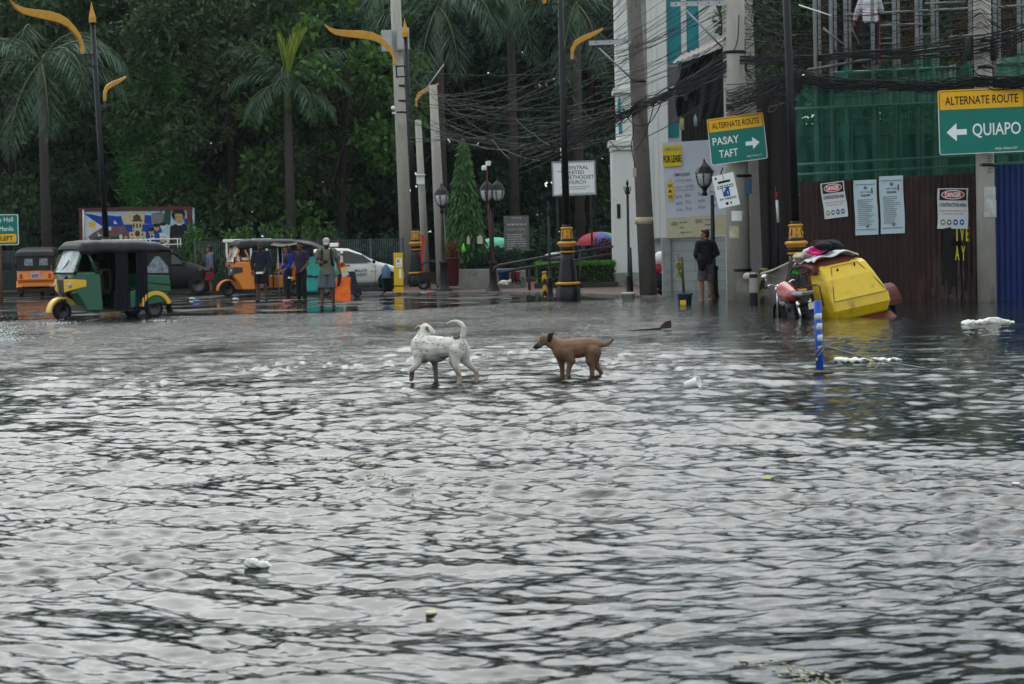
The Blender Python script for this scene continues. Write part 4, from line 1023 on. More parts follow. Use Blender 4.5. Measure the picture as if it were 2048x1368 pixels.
m = MB(); x0, y0 = bx(1329, 330); x1, y1 = bx(1367, 288); m.quad((x0, y0, 0), (x1, y0, 0), (x1, y1, 0), (x0, y1, 0), 0, X @ Z)
sx, sy = bx(1341, 378); st = []
for i in range(28):
    a = 2 * pi * i / 28; q = 1.0 if i % 2 else .78; st.append((sx + 7.5 / k * cos(a) * q, sy + 25 / k * sin(a) * q, 0))
m.add(st, [tuple(range(28))], 0, False, X @ Z); m.build('yellow_patch', BY, t2, fixn=False)
m = MB(); x0, y0 = bx(1329, 473); x1, y1 = bx(1462, 432); m.quad((x0 + .02, y0, 0), (x1 - .02, y0, 0), (x1 - .02, y1, 0), (x0 + .02, y1, 0), 0, X @ Z); m.build('cream_strip', CREAM, t2, fixn=False)
Z2 = X @ Matrix.Translation((0, 0, .068)); m = MB()
def bt(s, x, y, h, w, mi, bold=.01): m.text(s, h / k, Z2 @ Matrix.Translation((*bx(x, y), 0)), mi, w=w / k, bold=bold)
bt('COMMERCIAL SPACE', 1348, 296, 6, 31, 2); bt('FOR LEASE', 1348, 315, 13.5, 35, 0, .03)
for s, y in (('RUSH', 368), ('&', 379), ('RISE', 390)): bt(s, 1341, y, 6, 8, 0)
bt('COMMERCIAL BUILDING', 1366, 347, 6, 33, 0); bt('MULTI-PURPOSE', 1415, 345, 6, 33, 0)
bt('LEASABLE AREAS', 1369, 359, 5, 34, 2, 0); bt('AVAILABLE', 1412, 357, 5, 26, 2, 0)
bt('FLOOR LEVEL', 1360, 372, 5.5, 14, 2, 0); bt('LEASABLE', 1380, 371, 5.5, 17, 2, 0); bt('FLOOR LEVEL', 1405, 369, 5.5, 17, 2, 0)
for i, (p1, p2, p3) in enumerate((('Ground Floor', '280 sqm', 'Third Floor'), ('Second Floor', '347 sqm', 'Fourth Floor'), ('Roof Deck', '328 sqm', 'Fifth Floor'))):
    y = 390.5 - i * 0 + i * 13.2
    bt(p1, 1358, y, 6, 13, 1, 0); bt(p2, 1376, y - .5, 6, 11, 1, 0); bt(p3, 1403, y - 2.5, 6, 14, 1, 0); bt('280 sqm', 1426, y - 4, 6, 12, 1, 0)
bt('LOCATION', 1346, 445, 7, 13, 1); bt('CONTACT', 1396, 442, 7, 15, 1)
rd = random.Random(3)
for x0, x1, y in ((1356, 1374, 443), (1356, 1366, 453), (1357, 1380, 463), (1408, 1420, 440), (1407, 1428, 450), (1407, 1428, 460)): words(m, Z2, *bx(x0, y)[:1], bx(x1, y)[0], bx(x0, y)[1], 3 / k, 2, rd, .001)
for x0, x1, y in ((1352, 1389, 379), (1397, 1425, 376)): m.quad((*bx(x0, y), 0), (*bx(x1, y), 0), (*bx(x1, y - .9), 0), (*bx(x0, y - .9), 0), 2, Z2)
m.build('lettering', [INK, mat('charcoal_ink', (.09, .09, .10), .6), mat('pale_ink', (.24, .24, .26), .6)], t2, fixn=False)
# sloping tin awning with black tarp behind the wide pole
t3 = thing('awning', 'rusty tin awning with torn black tarp hanging left of the wide pole', 'awning', P(1400, 120, 57))
a, b, c_, d = P(1342, 128, 56), P(1446, 86, 55), P(1460, 70, 58), P(1360, 112, 59)
m = MB(); m.grid(lambda u, v: (a.lerp(b, u)).lerp(d.lerp(c_, u), v) + Vector((0, 0, .02 * sin(u * 60))), 60, 2); m.build('tin_sheet', mat('rusty_tin', (.16, .13, .11), .6, .3, v=.4, dirt=(.10, .05, .03), dsc=3, dth=.5), t3, fixn=False)
TARP = mat('black_tarp', (.022, .023, .027), .45, v=.3, b=.5, bsc=9)
def tarp(q, dep, nm='tarp'):
    m = MB(); r0 = random.Random(8)
    m.grid(lambda u, v: (q[0].lerp(q[1], u)).lerp(q[3].lerp(q[2], u), v) + Vector((.05 * sin(v * 7 + u * 3), -.12 * sin(u * 11 + v * 3) - .04 * sin(u * 27 + v * 9), .08 * sin(u * 13) * v)), 50, 24)
    return m.build(nm, TARP, t3, fixn=False)
tarp([P(1356, 128, 56.2), P(1452, 92, 55.4), P(1455, 240, 55.4), P(1352, 236, 56.2)], 0)
tarp([P(1358, 140, 56.0), P(1400, 130, 56.0), P(1396, 206, 55.9), P(1350, 190, 56.0)], 0, 'tarp_fold')
m = MB(); q = P(1391, 240, 55.6); m.lathe([(.0, -.18), (.05, -.17), (.05, .06), (.02, .11), (.02, .15)], q, 10)
tag(m.build('plastic_bottle', mat('clear_plastic', (.35, .45, .5), .2, trans=.3)), 'clear plastic bottle hanging under the black tarp', 'bottle')
m = MB(); q = P(1364, 247, 55.6); m.lathe([(.04, -.19), (.06, -.17), (.06, .1), (.03, .16)], q, 10)
tag(m.build('hanging_jar', mat('cream_jar', (.45, .38, .2), .5)), 'cream jar hanging at the left end of the black tarp', 'jar')
# corrugated sheets
def corr(name, label, x0, x1, ytop0, ytop1, Y0, Y1, mt, zb=-.35, pitch=.13, amp=.024, cat='fence', group=None, par=None, zt=None):
    a, b = P(x0, ytop0, Y0), P(x1, ytop1, Y1); L = (Vector((b.x, b.y)) - Vector((a.x, a.y))).length; N = int(L / pitch * 6)
    nrm = Vector((b.y - a.y, a.x - b.x, 0)).normalized()
    def fn(u, v):
        p = a.lerp(b, u); zt_ = p.z
        s = int(u * L / .82) % 3 * .006
        return Vector((p.x, p.y, zb + v * (zt_ - zb))) + nrm * (amp * sin(u * L / pitch * 2 * pi) + s)
    t = thing(name, label, cat, ((a.x + b.x) / 2, (a.y + b.y) / 2, 0), 0, group)
    m = MB(); m.grid(fn, N, 1); m.build('sheeting', mt, t, fixn=False)
    m = MB()
    for z in (zb + .9, (a.z + b.z) / 2 - .35): m.tube([Vector((a.x, a.y + .08, z)), Vector((b.x, b.y + .08, z))], .03, 4)
    m.build('rail', STEEL, t)
    return t
MAROON = mat('maroon_sheet', (.048, .019, .017), .5, v=.45, sc=3, dirt=(.10, .06, .05), dsc=1.3, dth=.53, stretch=(1, 1, .3))
MAROOND = mat('dark_maroon_sheet', (.022, .013, .013), .6, v=.35, sc=3, dirt=(.04, .03, .028), dsc=1.6, dth=.6, stretch=(1, 1, .3))
BLUES = mat('blue_sheet', (.008, .035, .15), .45, v=.2, sc=3, dirt=(.03, .05, .12), dsc=2, dth=.62, stretch=(1, 1, .3))
corr('corrugated_fence', 'maroon corrugated fence with warning posters around the construction site', 1598, 1985, 365, 344, 47.6, 46.6, MAROON)
corr('corrugated_fence', 'dark maroon corrugated sheets behind the square concrete pole', 1496, 1600, 190, 180, 54.5, 49, MAROOND)
corr('corrugated_fence', 'brown corrugated sheets above the for-lease banner', 1362, 1452, 232, 205, 61.5, 60.5, MAROOND, zb=4.1)
corr('corrugated_fence', 'blue corrugated fence right of the pale pole', 1986, 2120, 330, 326, 46.4, 46.0, BLUES)
fy = lambda x: 47.6 + (x - 1598) / (1985 - 1598) * (-1.0) - .05
# white scuffs and black patch with yellow letters
m = MB(); q0 = P(1902, 510, fy(1902) - .0); 
X = frame(q0, Vector((1, -.11, 0))); kk = ppm(47)
for x, y, w, h in ((4, 14, 40, 90), (22, 0, 46, 70), (-4, -20, 30, 80)): m.quad(((x - w / 2) / kk, (y - h / 2) / kk, .002 + .002 * (x % 3)), ((x + w / 2) / kk, (y - h / 2 - 5) / kk, .002 + .002 * (x % 3)), ((x + w / 2 - 3) / kk, (y + h / 2) / kk, .002 + .002 * (x % 3)), ((x - w / 2 + 2) / kk, (y + h / 2 - 6) / kk, .002 + .002 * (x % 3)), 0, X)
t4 = m.build('painted_over_sign', mat('matt_black_paint', (.008, .008, .009), .7), None, fixn=False); tag(t4, 'black painted patch with yellow letters on the maroon fence', 'painted sign')
m = MB()
for s, x, y in (('I', 12, 42), ('V', 22, 41), ('E', 33, 41), ('A', 12, 4), ('Y', 24, 3)): m.text(s, 27 / kk, X @ Matrix.Translation((x / kk, y / kk, .016)), 0, w=(2.5 if s == 'I' else 8) / kk, bold=.03)
m.build('yellow_letters', mat('sprayed_yellow', (.55, .50, .02), .6), t4, fixn=False)
rd = random.Random(5)
m = MB()
for i in range(36):
    x = rd.gauss(0, 22); y = -75 + rd.gauss(0, 22); w = rd.uniform(1, 4); h = rd.uniform(4, 22)
    if abs(x) > 48: continue
    z = .003 + .0002 * i; m.quad(((x - w) / kk, (y - h) / kk, z), ((x + w) / kk, (y - h * .8) / kk, z), ((x + w * .6) / kk, (y + h) / kk, z), ((x - w * .7) / kk, (y + h * .7) / kk, z), 0, X)
m.build('peeled_paint', mat('peeled_grey', (.075, .062, .06), .8, v=.4), t4, fixn=False)
# posters on the fence
def poster(label, xl, xr, yt, yb, kind_, skew=0, name='danger_sign', cat='sign'):
    ym = (yt + yb) / 2; a, b = P(xl, ym + skew, fy(xl)), P(xr, ym - skew, fy(xr)); c = (a + b) / 2; X = frame(c, b - a); w = (b - a).length; h = (yb - yt) / kk
    t = thing(name, label, cat, c, 0, 'posters on the maroon fence')
    m = MB(); m.grid(lambda u, v: X @ Vector(((u - .5) * w + .01 * sin(v * 6), (v - .5) * h, .012 + .008 * sin(u * 5 + v * 7 + xl))), 8, 8)
    m.build('sheet', mat('tarpaulin_white', (.52, .54, .55), .5, v=.06, dirt=(.36, .37, .38), dsc=5, dth=.6) if kind_ == 'd' else mat('tarpaulin_pale_blue', (.42, .50, .53), .5, v=.06), t, fixn=False)
    X2 = X @ Matrix.Translation((0, 0, .024)); m = MB(); rd = random.Random(int(xl))
    if kind_ == 'd':
        m.box((0, h * .34, .0), (w * .88, h * .27, .004), X=X2); el = [(w * .38 * cos(q), h * .34 + h * .115 * sin(q), .004) for q in [2 * pi * i / 24 for i in range(24)]]
        e2 = [(w * .36 * cos(q), h * .34 + h * .098 * sin(q), .006) for q in [2 * pi * i / 24 for i in range(24)]]
        m.add(el, [tuple(range(24))], 2, False, X2); m.add(e2, [tuple(range(24))], 1, False, X2)
        m.text('DANGER', h * .115, X2 @ Matrix.Translation((0, h * .34, .008)), 2, w=w * .52, bold=.02)
        m.text('CONSTRUCTION AREA', h * .085, X2 @ Matrix.Translation((0, h * .09, 0)), 0, w=w * .88, bold=.02)
        m.text('WORKERS, HARD HATS AND SAFETY SHOES ARE', h * .035, X2 @ Matrix.Translation((0, -h * .06, 0)), 1, w=w * .86); m.text('TO BE USED AT ALL TIMES', h * .035, X2 @ Matrix.Translation((0, -h * .13, 0)), 1, w=w * .7)
        for i in range(4):
            q = [(w * (-.32 + .21 * i) + w * .075 * cos(s), -h * .34 + h * .075 * sin(s), 0) for s in [2 * pi * j / 14 for j in range(14)]]; m.add(q, [tuple(range(14))], [3, 4, 5, 5][i], False, X2)
            m.box((w * (-.32 + .21 * i), -h * .34, .002), (w * .05, h * .04, .002), 2 if i != 1 else 2, X=X2)
    else:
        for sy in (.42, -.40): m.box((0, h * sy, 0), (w * .86, .012, .003), 5, X=X2)
        m.text('NOTICE TO THE PUBLIC', h * .03, X2 @ Matrix.Translation((0, h * .28, 0)), 0, w=w * .45); m.text('BUILDING PERMIT', h * .035, X2 @ Matrix.Translation((0, h * .22, 0)), 0, w=w * .4, bold=.02)
        m.lathe([(w * .07, 0), (w * .07, .002)], (0, h * .36, 0), 14, 4, X=X2); m.box((w * .28, h * .30, 0), (w * .05, h * .1, .003), 0, X=X2)
        for i in range(14): words(m, X2, -w * .36, w * rd.uniform(.1, .36), h * (.14 - i * .035), h * .012, 4, rd, .001)
        m.lathe([(w * .06, 0), (w * .06, .002)], (w * .05, -h * .34, 0), 12, 4, X=X2)
    m.build('printing', [INK, REDINK, SIGNW, mat('olive_icon', (.25, .27, .08), .6), GREYINK, BLUEINK], t, fixn=False)
poster('danger construction area poster with crumpled top, left of the permits', 1645, 1692, 364, 436, 'd', 3)
poster('danger construction area poster above the yellow painted letters', 1875, 1936, 377, 457, 'd', 0)
poster('pale blue permit tarpaulin with its creased top folded over', 1709, 1755, 360, 470, 'p', 1, 'permit_poster', 'poster')
poster('pale blue permit tarpaulin right of the creased one', 1760, 1808, 352, 467, 'p', 1, 'permit_poster', 'poster')

# ---------------------------------------------------------------- scaffold behind the fence
PIPE = mat('galvanised_pipe', (.17, .18, .18), .5, .35, v=.2, dirt=(.2, .13, .09), dsc=5, dth=.62)
RUST = mat('rusty_rebar', (.11, .045, .025), .8, v=.3)
tsc = thing('scaffold', 'steel pipe scaffold behind the green net on the construction site', 'scaffold', (P(1780, 300, 49).x, 49, 0))
xs = [1633, 1664, 1692, 1748, 1790, 1834, 1868, 1942, 1990, 2040, 2090]
for i, x in enumerate(xs):
    for j, Y in enumerate((48.2, 50.2)):
        q = P(x + (j * 9), 200, Y); m = MB(); m.tube([(q.x, Y, 0), (q.x + .02 * (i % 3 - 1), Y, 11)], .048 if j == 0 else .035, 8); m.build('standard', PIPE, tsc)
for x0, x1, y0, y1, Y in ((1615, 1900, 140, 92, 48.1), (1590, 2110, 330, 302, 48.1), (1590, 2110, 218, 196, 48.1), (1690, 2110, 30, 8, 50), (1900, 2110, 75, 55, 48.1), (1590, 2110, 350, 322, 48.12), (1760, 1840, 52, 48, 50), (1850, 1930, 8, 4, 49)):
    m = MB(); m.tube([P(x0, y0, Y), P(x1, y1, Y)], .035, 8); m.build('ledger', PIPE, tsc)
for x in (1760, 1800, 1836):
    m = MB()
    for i in range(8): m.tube([P(1766, -20 + i * 26, 50.1), P(1834, -23 + i * 26, 50.1)], .016, 6)
for y in (8, 48, 78, 88): 
    m = MB(); m.tube([P(1752, y, 49.2), P(1788, y - 2, 49.2)], .022, 6); m.tube([P(1836, y + 22, 49.2), P(1866, y + 20, 49.2)], .022, 6); m.build('ladder_rung', PIPE, tsc)
m = MB(); m.box(P(1757, 50, 49.4), (.07, .06, 2.0)); m.build('orange_upright', mat('orange_paint', (.38, .08, .02), .5), tsc)
m = MB(); m.tube([P(1646, 56, 48), P(1690, 92, 48)], .03, 6); m.tube([P(1700, 50, 48.3), P(1720, 92, 48.3)], .02, 6); m.build('brace', PIPE, tsc)
m = MB(); a, b = P(1600, 150, 48.1), P(2110, 118, 48.1); m.prism([(a.x, a.z - .05), (b.x, b.z - .05), (b.x, b.z - .01), (a.x, a.z - .01)], 48.3, 51.5, ax='y'); m.build('deck_boards', mat('grey_planks', (.10, .09, .08), .9, v=.3), tsc)
for x, w in ((1650, 1.), (1812, .9), (1925, .9), (2020, 1.)):
    q = P(x, 60, 51.0); m = MB()
    for i in range(3):
        for j in range(2): m.tube([(q.x + (i - 1) * .16, 51 + j * .3, 4.4), (q.x + (i - 1) * .17, 51 + j * .3, 11)], .014, 6)
    for z in range(26): m.box((q.x, 51.15, 4.5 + z * .25), (.42, .36, .02))
    tag(m.build('rebar_column', RUST), 'rusty rebar column cage standing on the site ' + ['at its left end', 'right of the worker', 'left of the pale pole', 'right of the pale pole'][[1650, 1812, 1925, 2020].index(x)], 'rebar column', 'rebar cages')
# half-built storey behind the net
tu = thing('unfinished_building', 'unfinished concrete storey with an added dark backing behind the green net', 'building', (P(1800, 300, 53).x, 53, 0))
a, b = P(1585, 300, 52.5), P(2130, 300, 52.5)
m = MB(); m.box(((a.x + b.x) / 2, 53.2, 4.3), (b.x - a.x, 2., .25)); m.build('slab', CONCD, tu)
m = MB(); m.box(((a.x + b.x) / 2, 54.0, 2.), (b.x - a.x, .2, 4.2)); m.build('dark_backing', mat('dark_backing_grey', (.06, .062, .058), .9, v=.3), tu)  # added backing, the dark of the interior is put into its colour
for x in (1640, 1760, 1880, 2000):
    q = P(x, 300, 52.4); m = MB(); m.box((q.x, 52.4, 2), (.35, .35, 4.3)); m.build('column', CONCD, tu, .01)
corr('tin_hoarding', 'pale tin sheets behind the torn upper edge of the green net', 1660, 1912, 190, 128, 49.3, 48.4, mat('pale_tin', (.34, .36, .33), .5, .3, v=.25, dirt=(.16, .08, .05), dsc=2, dth=.6, stretch=(1, 1, .3)), zb=4.7, cat='hoarding')
corr('tin_hoarding', 'pale tin sheets high up at the right edge of the photo', 1994, 2110, 118, 100, 48.4, 48.4, mat('pale_tin', (.34, .36, .33), .5), zb=4.7, cat='hoarding')
# green debris net: see-through weave
NET = bpy.data.materials.new('green_net'); NET.use_nodes = True
n, l = NET.node_tree.nodes, NET.node_tree.links; p = n['Principled BSDF']; p.inputs['Roughness'].default_value = .6
tcn = n.new('ShaderNodeTexCoord'); nz_ = n.new('ShaderNodeTexNoise'); nz_.inputs['Scale'].default_value = 1.6; nz_.inputs['Detail'].default_value = 6; mpn = n.new('ShaderNodeMapping'); mpn.inputs['Scale'].default_value = (2.5, 1, .35)
l.new(tcn.outputs['Object'], mpn.inputs[0]); l.new(mpn.outputs[0], nz_.inputs['Vector'])
cr = n.new('ShaderNodeValToRGB'); cr.color_ramp.elements[0].color = (.004, .075, .052, 1); cr.color_ramp.elements[1].color = (.014, .20, .125, 1); l.new(nz_.outputs[0], cr.inputs[0]); l.new(cr.outputs[0], p.inputs['Base Color'])
tr_ = n.new('ShaderNodeBsdfTransparent'); tr_.inputs[0].default_value = (.62, .95, .82, 1); ms = n.new('ShaderNodeMixShader')
mr_ = n.new('ShaderNodeMapRange'); mr_.inputs['To Min'].default_value = .22; mr_.inputs['To Max'].default_value = .50; l.new(nz_.outputs[0], mr_.inputs[0]); l.new(mr_.outputs[0], ms.inputs[0])
l.new(tr_.outputs[0], ms.inputs[1]); l.new(p.outputs[0], ms.inputs[2]); l.new(ms.outputs[0], n['Material Output'].inputs['Surface'])
knots = [(1592, 190), (1612, 160), (1650, 150), (1694, 126), (1730, 142), (1764, 122), (1800, 128), (1832, 108), (1866, 104), (1900, 148), (1936, 112), (1952, 128), (1990, 150), (2005, 112), (2050, 92), (2120, 80)]
kx, ky = [q[0] for q in knots], [q[1] for q in knots]
def netp(u, v):
    x = 1592 + u * (2120 - 1592); i = max(0, min(len(kx) - 2, sum(q <= x for q in kx) - 1)); f = (x - kx[i]) / (kx[i + 1] - kx[i]); y1 = ky[i] + (ky[i + 1] - ky[i]) * f + 9 * sin(pi * f)
    y0 = 372 - (x - 1592) * .058; Y = 47.75
    return P(x, y0 + (y1 - y0) * v, Y) + Vector((0, .07 * sin(x * .21 + v * 3) + .05 * sin(x * .43 + v * 9) + .03 * sin(x * .11 - v * 14), 0))
m = MB(); m.grid(netp, 150, 18); tag(m.build('debris_net', NET, None, fixn=False), 'torn see-through green net hung on the scaffold', 'net')
# ---------------------------------------------------------------- vehicles
def wheel(t, c, r, w, ax='y', rim=None):
    """tyre with its rim as a sub-part; c in the thing's own frame"""
    c = Vector(c); a = ax
    m = MB(); m.lathe([(r * .62, -w * .36), (r * .8, -w * .5), (r * .95, -w * .46), (r, -w * .25), (r, w * .25), (r * .95, w * .46), (r * .8, w * .5), (r * .62, w * .36), (r * .62, -w * .36)], c, 24, axis=a)
    o = m.build('wheel', RUBBER, t, world=False)
    m = MB()
    m.lathe([(r * .64, -w * .38), (r * .60, -w * .40), (r * .52, -w * .2), (r * .25, -w * .15), (r * .2, -w * .34), (0, -w * .36)], c, 20, axis=a)
    m.lathe([(r * .64, w * .38), (r * .60, w * .40), (r * .52, w * .2), (r * .25, w * .15), (r * .2, w * .34), (0, w * .36)], c, 20, axis=a)
    m.build('rim', rim or mat('dull_rim', (.14, .14, .145), .5, .4, v=.4, sc=14), o, world=False)
    return o
def arc(c, r, a0, a1, n=12): return [(c[0] + r * cos(radians(a0 + (a1 - a0) * i / n)), c[1] + r * sin(radians(a0 + (a1 - a0) * i / n))) for i in range(n + 1)]
VINYL = mat('dark_vinyl', (.030, .030, .032), .5, v=.25, b=.3, bsc=14)
VINYLT = mat('worn_vinyl_edge', (.30, .30, .29), .55, v=.3)
CURT = mat('navy_curtain', (.012, .016, .028), .8, v=.3)
PLAST = mat('clear_vinyl_window', (.20, .23, .27), .18, v=.7, sc=9)
LAMPG = mat('lamp_glass', (.32, .33, .33), .12, v=.1); LAMPR = mat('red_lamp', (.45, .02, .015), .2, v=.1); LAMPO = mat('amber_lamp', (.5, .17, .02), .2)
SHIELD = mat('windscreen', (.42, .45, .46), .12, v=.6, sc=3.2, stretch=(1, 1, .5))
def rickshaw(name, label, loc, rz, body, accent, head, curtains=True, plate_no=None, stretch=1.0, driver=False):
    """three-wheeler: front is +x, base at the ground, 1.3 m wide"""
    t = thing(name, label, 'three-wheeler', loc, rz, 'auto rickshaws'); S = stretch
    B = mat(body[0], body[1], .32, v=.08, coat=.12, dirt=tuple(q * .6 for q in body[1]), dsc=3, dth=.63); A = mat(accent[0], accent[1], .32, v=.08, coat=.12)
    kx = lambda x: x * S if x < 1.7 else x + 1.7 * (S - 1)
    yw = lambda x: .64 if x < 1.6 else .64 - (x - 1.6) * .21
    def shell(poly, mt, nm, y0=None, par=t, bev=.02, inset=0.):
        m = MB(); k = len(poly)
        v = [(kx(x), -(yw(x) - inset), z) for x, z in poly] + [(kx(x), yw(x) - inset, z) for x, z in poly]
        m.add(v, [tuple(range(k)), tuple(range(2 * k - 1, k - 1, -1))] + [(i, i + k, (i + 1) % k + k, (i + 1) % k) for i in range(k)])
        return m.build(nm, mt, par, bev, world=False)
    wr = .215
    wheel(t, (kx(2.33), 0, wr), wr, .13); wheel(t, (kx(.42), -.55, wr), wr, .13); wheel(t, (kx(.42), .55, wr), wr, .13)
    fr = shell([(1.62, .20), (1.98, .20), (2.12, .48), (2.22, .60), (2.27, .98), (2.20, 1.06), (1.78, 1.06), (1.66, .98)], B, 'front_body', bev=.04)
    shell([(.02, .58), (.12, .50)] + [(x, z) for x, z in reversed(arc((.42, .24), .33, 20, 150, 8))][0:0] + [(.12, .34), (.86, .26), (1.0, .22), (1.0, .60), (.82, .66), (.80, .98), (.06, .94)], B, 'rear_body', bev=.03)
    m = MB()
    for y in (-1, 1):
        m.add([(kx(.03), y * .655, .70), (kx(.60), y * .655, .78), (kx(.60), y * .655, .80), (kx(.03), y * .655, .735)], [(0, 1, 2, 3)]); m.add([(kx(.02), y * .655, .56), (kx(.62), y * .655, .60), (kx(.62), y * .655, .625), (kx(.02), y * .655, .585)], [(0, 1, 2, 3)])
    m.build('crease_shade', mat(body[0] + '_shade', tuple(q * .35 for q in body[1]), .5), t, world=False, fixn=False)  # crease shade put into the colour of flat strips
    m = MB(); m.box((kx(1.3), 0, .22), ((kx(1.75) - kx(.85)), 1.2, .06)); m.box((kx(.55), 0, .22), (.7, .9, .1)); m.build('floor', BLACKM, t, world=False)
    # fenders
    for y in (-.58, .58):
        m = MB(); o_, i_ = arc((.42, .22), .38, 8, 165), arc((.42, .22), .285, 8, 165)
        m.prism([(kx(x), z) for x, z in o_ + i_[::-1]], y - .1, y + .1); m.build('rear_fender', A, t, .012, world=False)
    m = MB(); o_, i_ = arc((2.33, .19), .34, 0, 150), arc((2.33, .19), .29, 0, 150); m.prism([(kx(x), z) for x, z in o_ + i_[::-1]], -.12, .12); m.build('front_fender', A, t, .015, world=False)
    m = MB(); m.tube([(kx(2.2), -.08, .8), (kx(2.33), -.08, .22)], .025, 8); m.tube([(kx(2.2), .08, .8), (kx(2.33), .08, .22)], .025, 8); m.build('front_fork', BLACKM, t, world=False)
    # nose, headlights
    m = MB(); m.prism([(kx(2.12), .46), (kx(2.30), .60), (kx(2.35), .90), (kx(2.26), 1.0)], -.17, .17); m.build('nose_grille', BLACKM, t, .02, world=False)
    for y in (-1, 1):
        m = MB(); H_ = mat(head[0], head[1], .3, coat=.3, v=.06)
        q_ = [(kx(1.99), y * .573, .74), (kx(1.99), y * .573, .89), (kx(2.25), y * .53, .69), (kx(2.25), y * .53, .91), (kx(2.355), y * .19, .62), (kx(2.36), y * .19, .91), (kx(1.92), y * .5, .74), (kx(1.92), y * .5, .89), (kx(2.2), y * .17, .64), (kx(2.2), y * .17, .9)]
        m.add(q_, [(0, 1, 3, 2), (2, 3, 5, 4), (0, 6, 7, 1), (4, 5, 9, 8), (1, 7, 9, 5, 3), (0, 2, 4, 8, 6)])
        h = m.build('headlight', H_, t, .015, world=False)
        m = MB(); m.ell((kx(2.285), y * .38, .78), (.045, .075, .06)); m.build('headlight_lens', LAMPG, h, world=False)
        m = MB(); m.box((kx(2.24), y * .38, .985), (.05, .13, .05), rot=-y * .7); m.build('indicator', LAMPO, t, world=False)
    # windscreen: frame of the body colour, curved glass
    xs0, xs1 = 2.24, 2.02
    m = MB()
    for y in (-1, 1): m.tube([(kx(xs0), y * .505, 1.0), (kx(xs1), y * .53, 1.58)], .035, 8); m.tube([(kx(xs1 - .1), y * .55, 1.5), (kx(1.74), y * .6, 1.02)], .03, 8)
    m.tube([(kx(xs1), -.53, 1.58), (kx(xs1 + .06), 0, 1.6), (kx(xs1), .53, 1.58)], .035, 8)
    m.prism([(kx(xs1 + .03), 1.545), (kx(xs1 + .015), 1.64), (kx(xs1 - .06), 1.64), (kx(xs1 - .04), 1.545)], -.5, .5)
    wf = m.build('windscreen_frame', B, t, world=False)
    m = MB(); m.grid(lambda u, v: Vector((kx(xs0 + (xs1 - xs0) * v) + .05 * (1 - (2 * u - 1) ** 2) + .005, (u - .5) * (1.0 + .03 * v), 1.06 + .47 * v)), 12, 4)
    m.build('windscreen_glass', SHIELD, wf, world=False)
    m = MB(); m.tube([(kx(2.28), -.1, 1.06), (kx(2.2), .18, 1.32)], .012, 5); m.build('wiper', BLACKM, wf, world=False)
    for y in (-1, 1):
        m = MB(); m.tube([(kx(2.2), y * .5, 1.0), (kx(2.24), y * .62, 1.1)], .012, 5); m.box((kx(2.24), y * .65, 1.15), (.03, .09, .13)); m.build('mirror', BLACKM, t, world=False)
    # canopy: rounded vinyl top over bows
    prof = [(.0, 1.42), (.06, 1.56), (.25, 1.66), (.7, 1.71), (1.3, 1.72), (1.8, 1.73), (2.0, 1.70), (2.10, 1.63), (2.12, 1.56)]
    m = MB(); nu = 24
    def top(u, v):
        f = v * (len(prof) - 1); i = min(int(f), len(prof) - 2); g = f - i; x = prof[i][0] + (prof[i + 1][0] - prof[i][0]) * g; zc = prof[i][1] + (prof[i + 1][1] - prof[i][1]) * g
        a = pi * u; w = .66 if x < 1.6 else .66 - (x - 1.6) * .2; e = .32
        y = -w * (1 if cos(a) > 0 else -1) * abs(cos(a)) ** e; q = abs(sin(a)) ** .55
        zb = min(1.46 + (.02 * sin(x * 9)), zc - .05); return Vector((kx(x), y, zb + (zc - zb) * q + .008 * sin(x * 23) * q))
    m.grid(top, nu, 40); c_ = m.build('canopy', VINYL, t, world=False, fixn=False)
    md = c_.modifiers.new('thickness', 'SOLIDIFY'); md.thickness = .02; md.offset = -1
    m = MB()
    for x0, x1 in ((2.02, 2.11), (1.15, 1.22), (.62, .66)):
        i0, i1 = [next((k + (x - prof[k][0]) / (prof[k + 1][0] - prof[k][0])) / (len(prof) - 1) for k in range(len(prof) - 1) if prof[k][0] <= x <= prof[k + 1][0]) for x in (x0, x1)]
        m.grid(lambda u, v: top(u, i0 + (i1 - i0) * v) + Vector((0, (-.004 if u < .5 else .004), .006)), nu, 4)
    m.build('canopy_trim', VINYLT, c_, world=False, fixn=False)
    # rear vinyl with side windows
    for y in (-1, 1):
        m = MB(); m.quad((kx(.03), y * .63, .93), (kx(.72), y * .635, .97), (kx(.72), y * .655, 1.47), (kx(.02), y * .65, 1.45)); s_ = m.build('side_curtain', VINYL, t, world=False, fixn=False)
        m = MB(); p = [(.10, .99), (.58, 1.0), (.62, 1.1), (.40, 1.36), (.3, 1.36), (.1, 1.12)]
        m.add([(kx(x), y * .662, z) for x, z in p], [tuple(range(6))]); m.build('clear_window', PLAST, s_, world=False, fixn=False)
    m = MB(); m.quad((kx(.015), -.63, .92), (kx(.015), .63, .92), (kx(.01), .65, 1.46), (kx(.01), -.65, 1.46)); r_ = m.build('rear_curtain', VINYL, t, world=False, fixn=False)
    m = MB()
    for y in (-.3, .22): m.quad((kx(-.003), y - .15, 1.10), (kx(-.003), y + .15, 1.10), (kx(-.003), y + .14, 1.34), (kx(-.003), y - .14, 1.34))
    m.build('rear_window', PLAST, r_, world=False, fixn=False)
    for y in (-.5, .5):
        m = MB(); m.box((kx(.03), y, .72), (.06, .10, .16)); m.build('tail_light', LAMPR, t, .01, world=False)
    m = MB(); m.box((kx(.045), 0, .75), (.03, .52, .34)); m.build('number_board', B, t, .008, world=False)
    pl = MB(); pl.box((kx(.02), .0, .74), (.02, .34, .26)); p_ = pl.build('plate', mat('pale_pink_plate', (.5, .38, .40), .5), t, world=False)
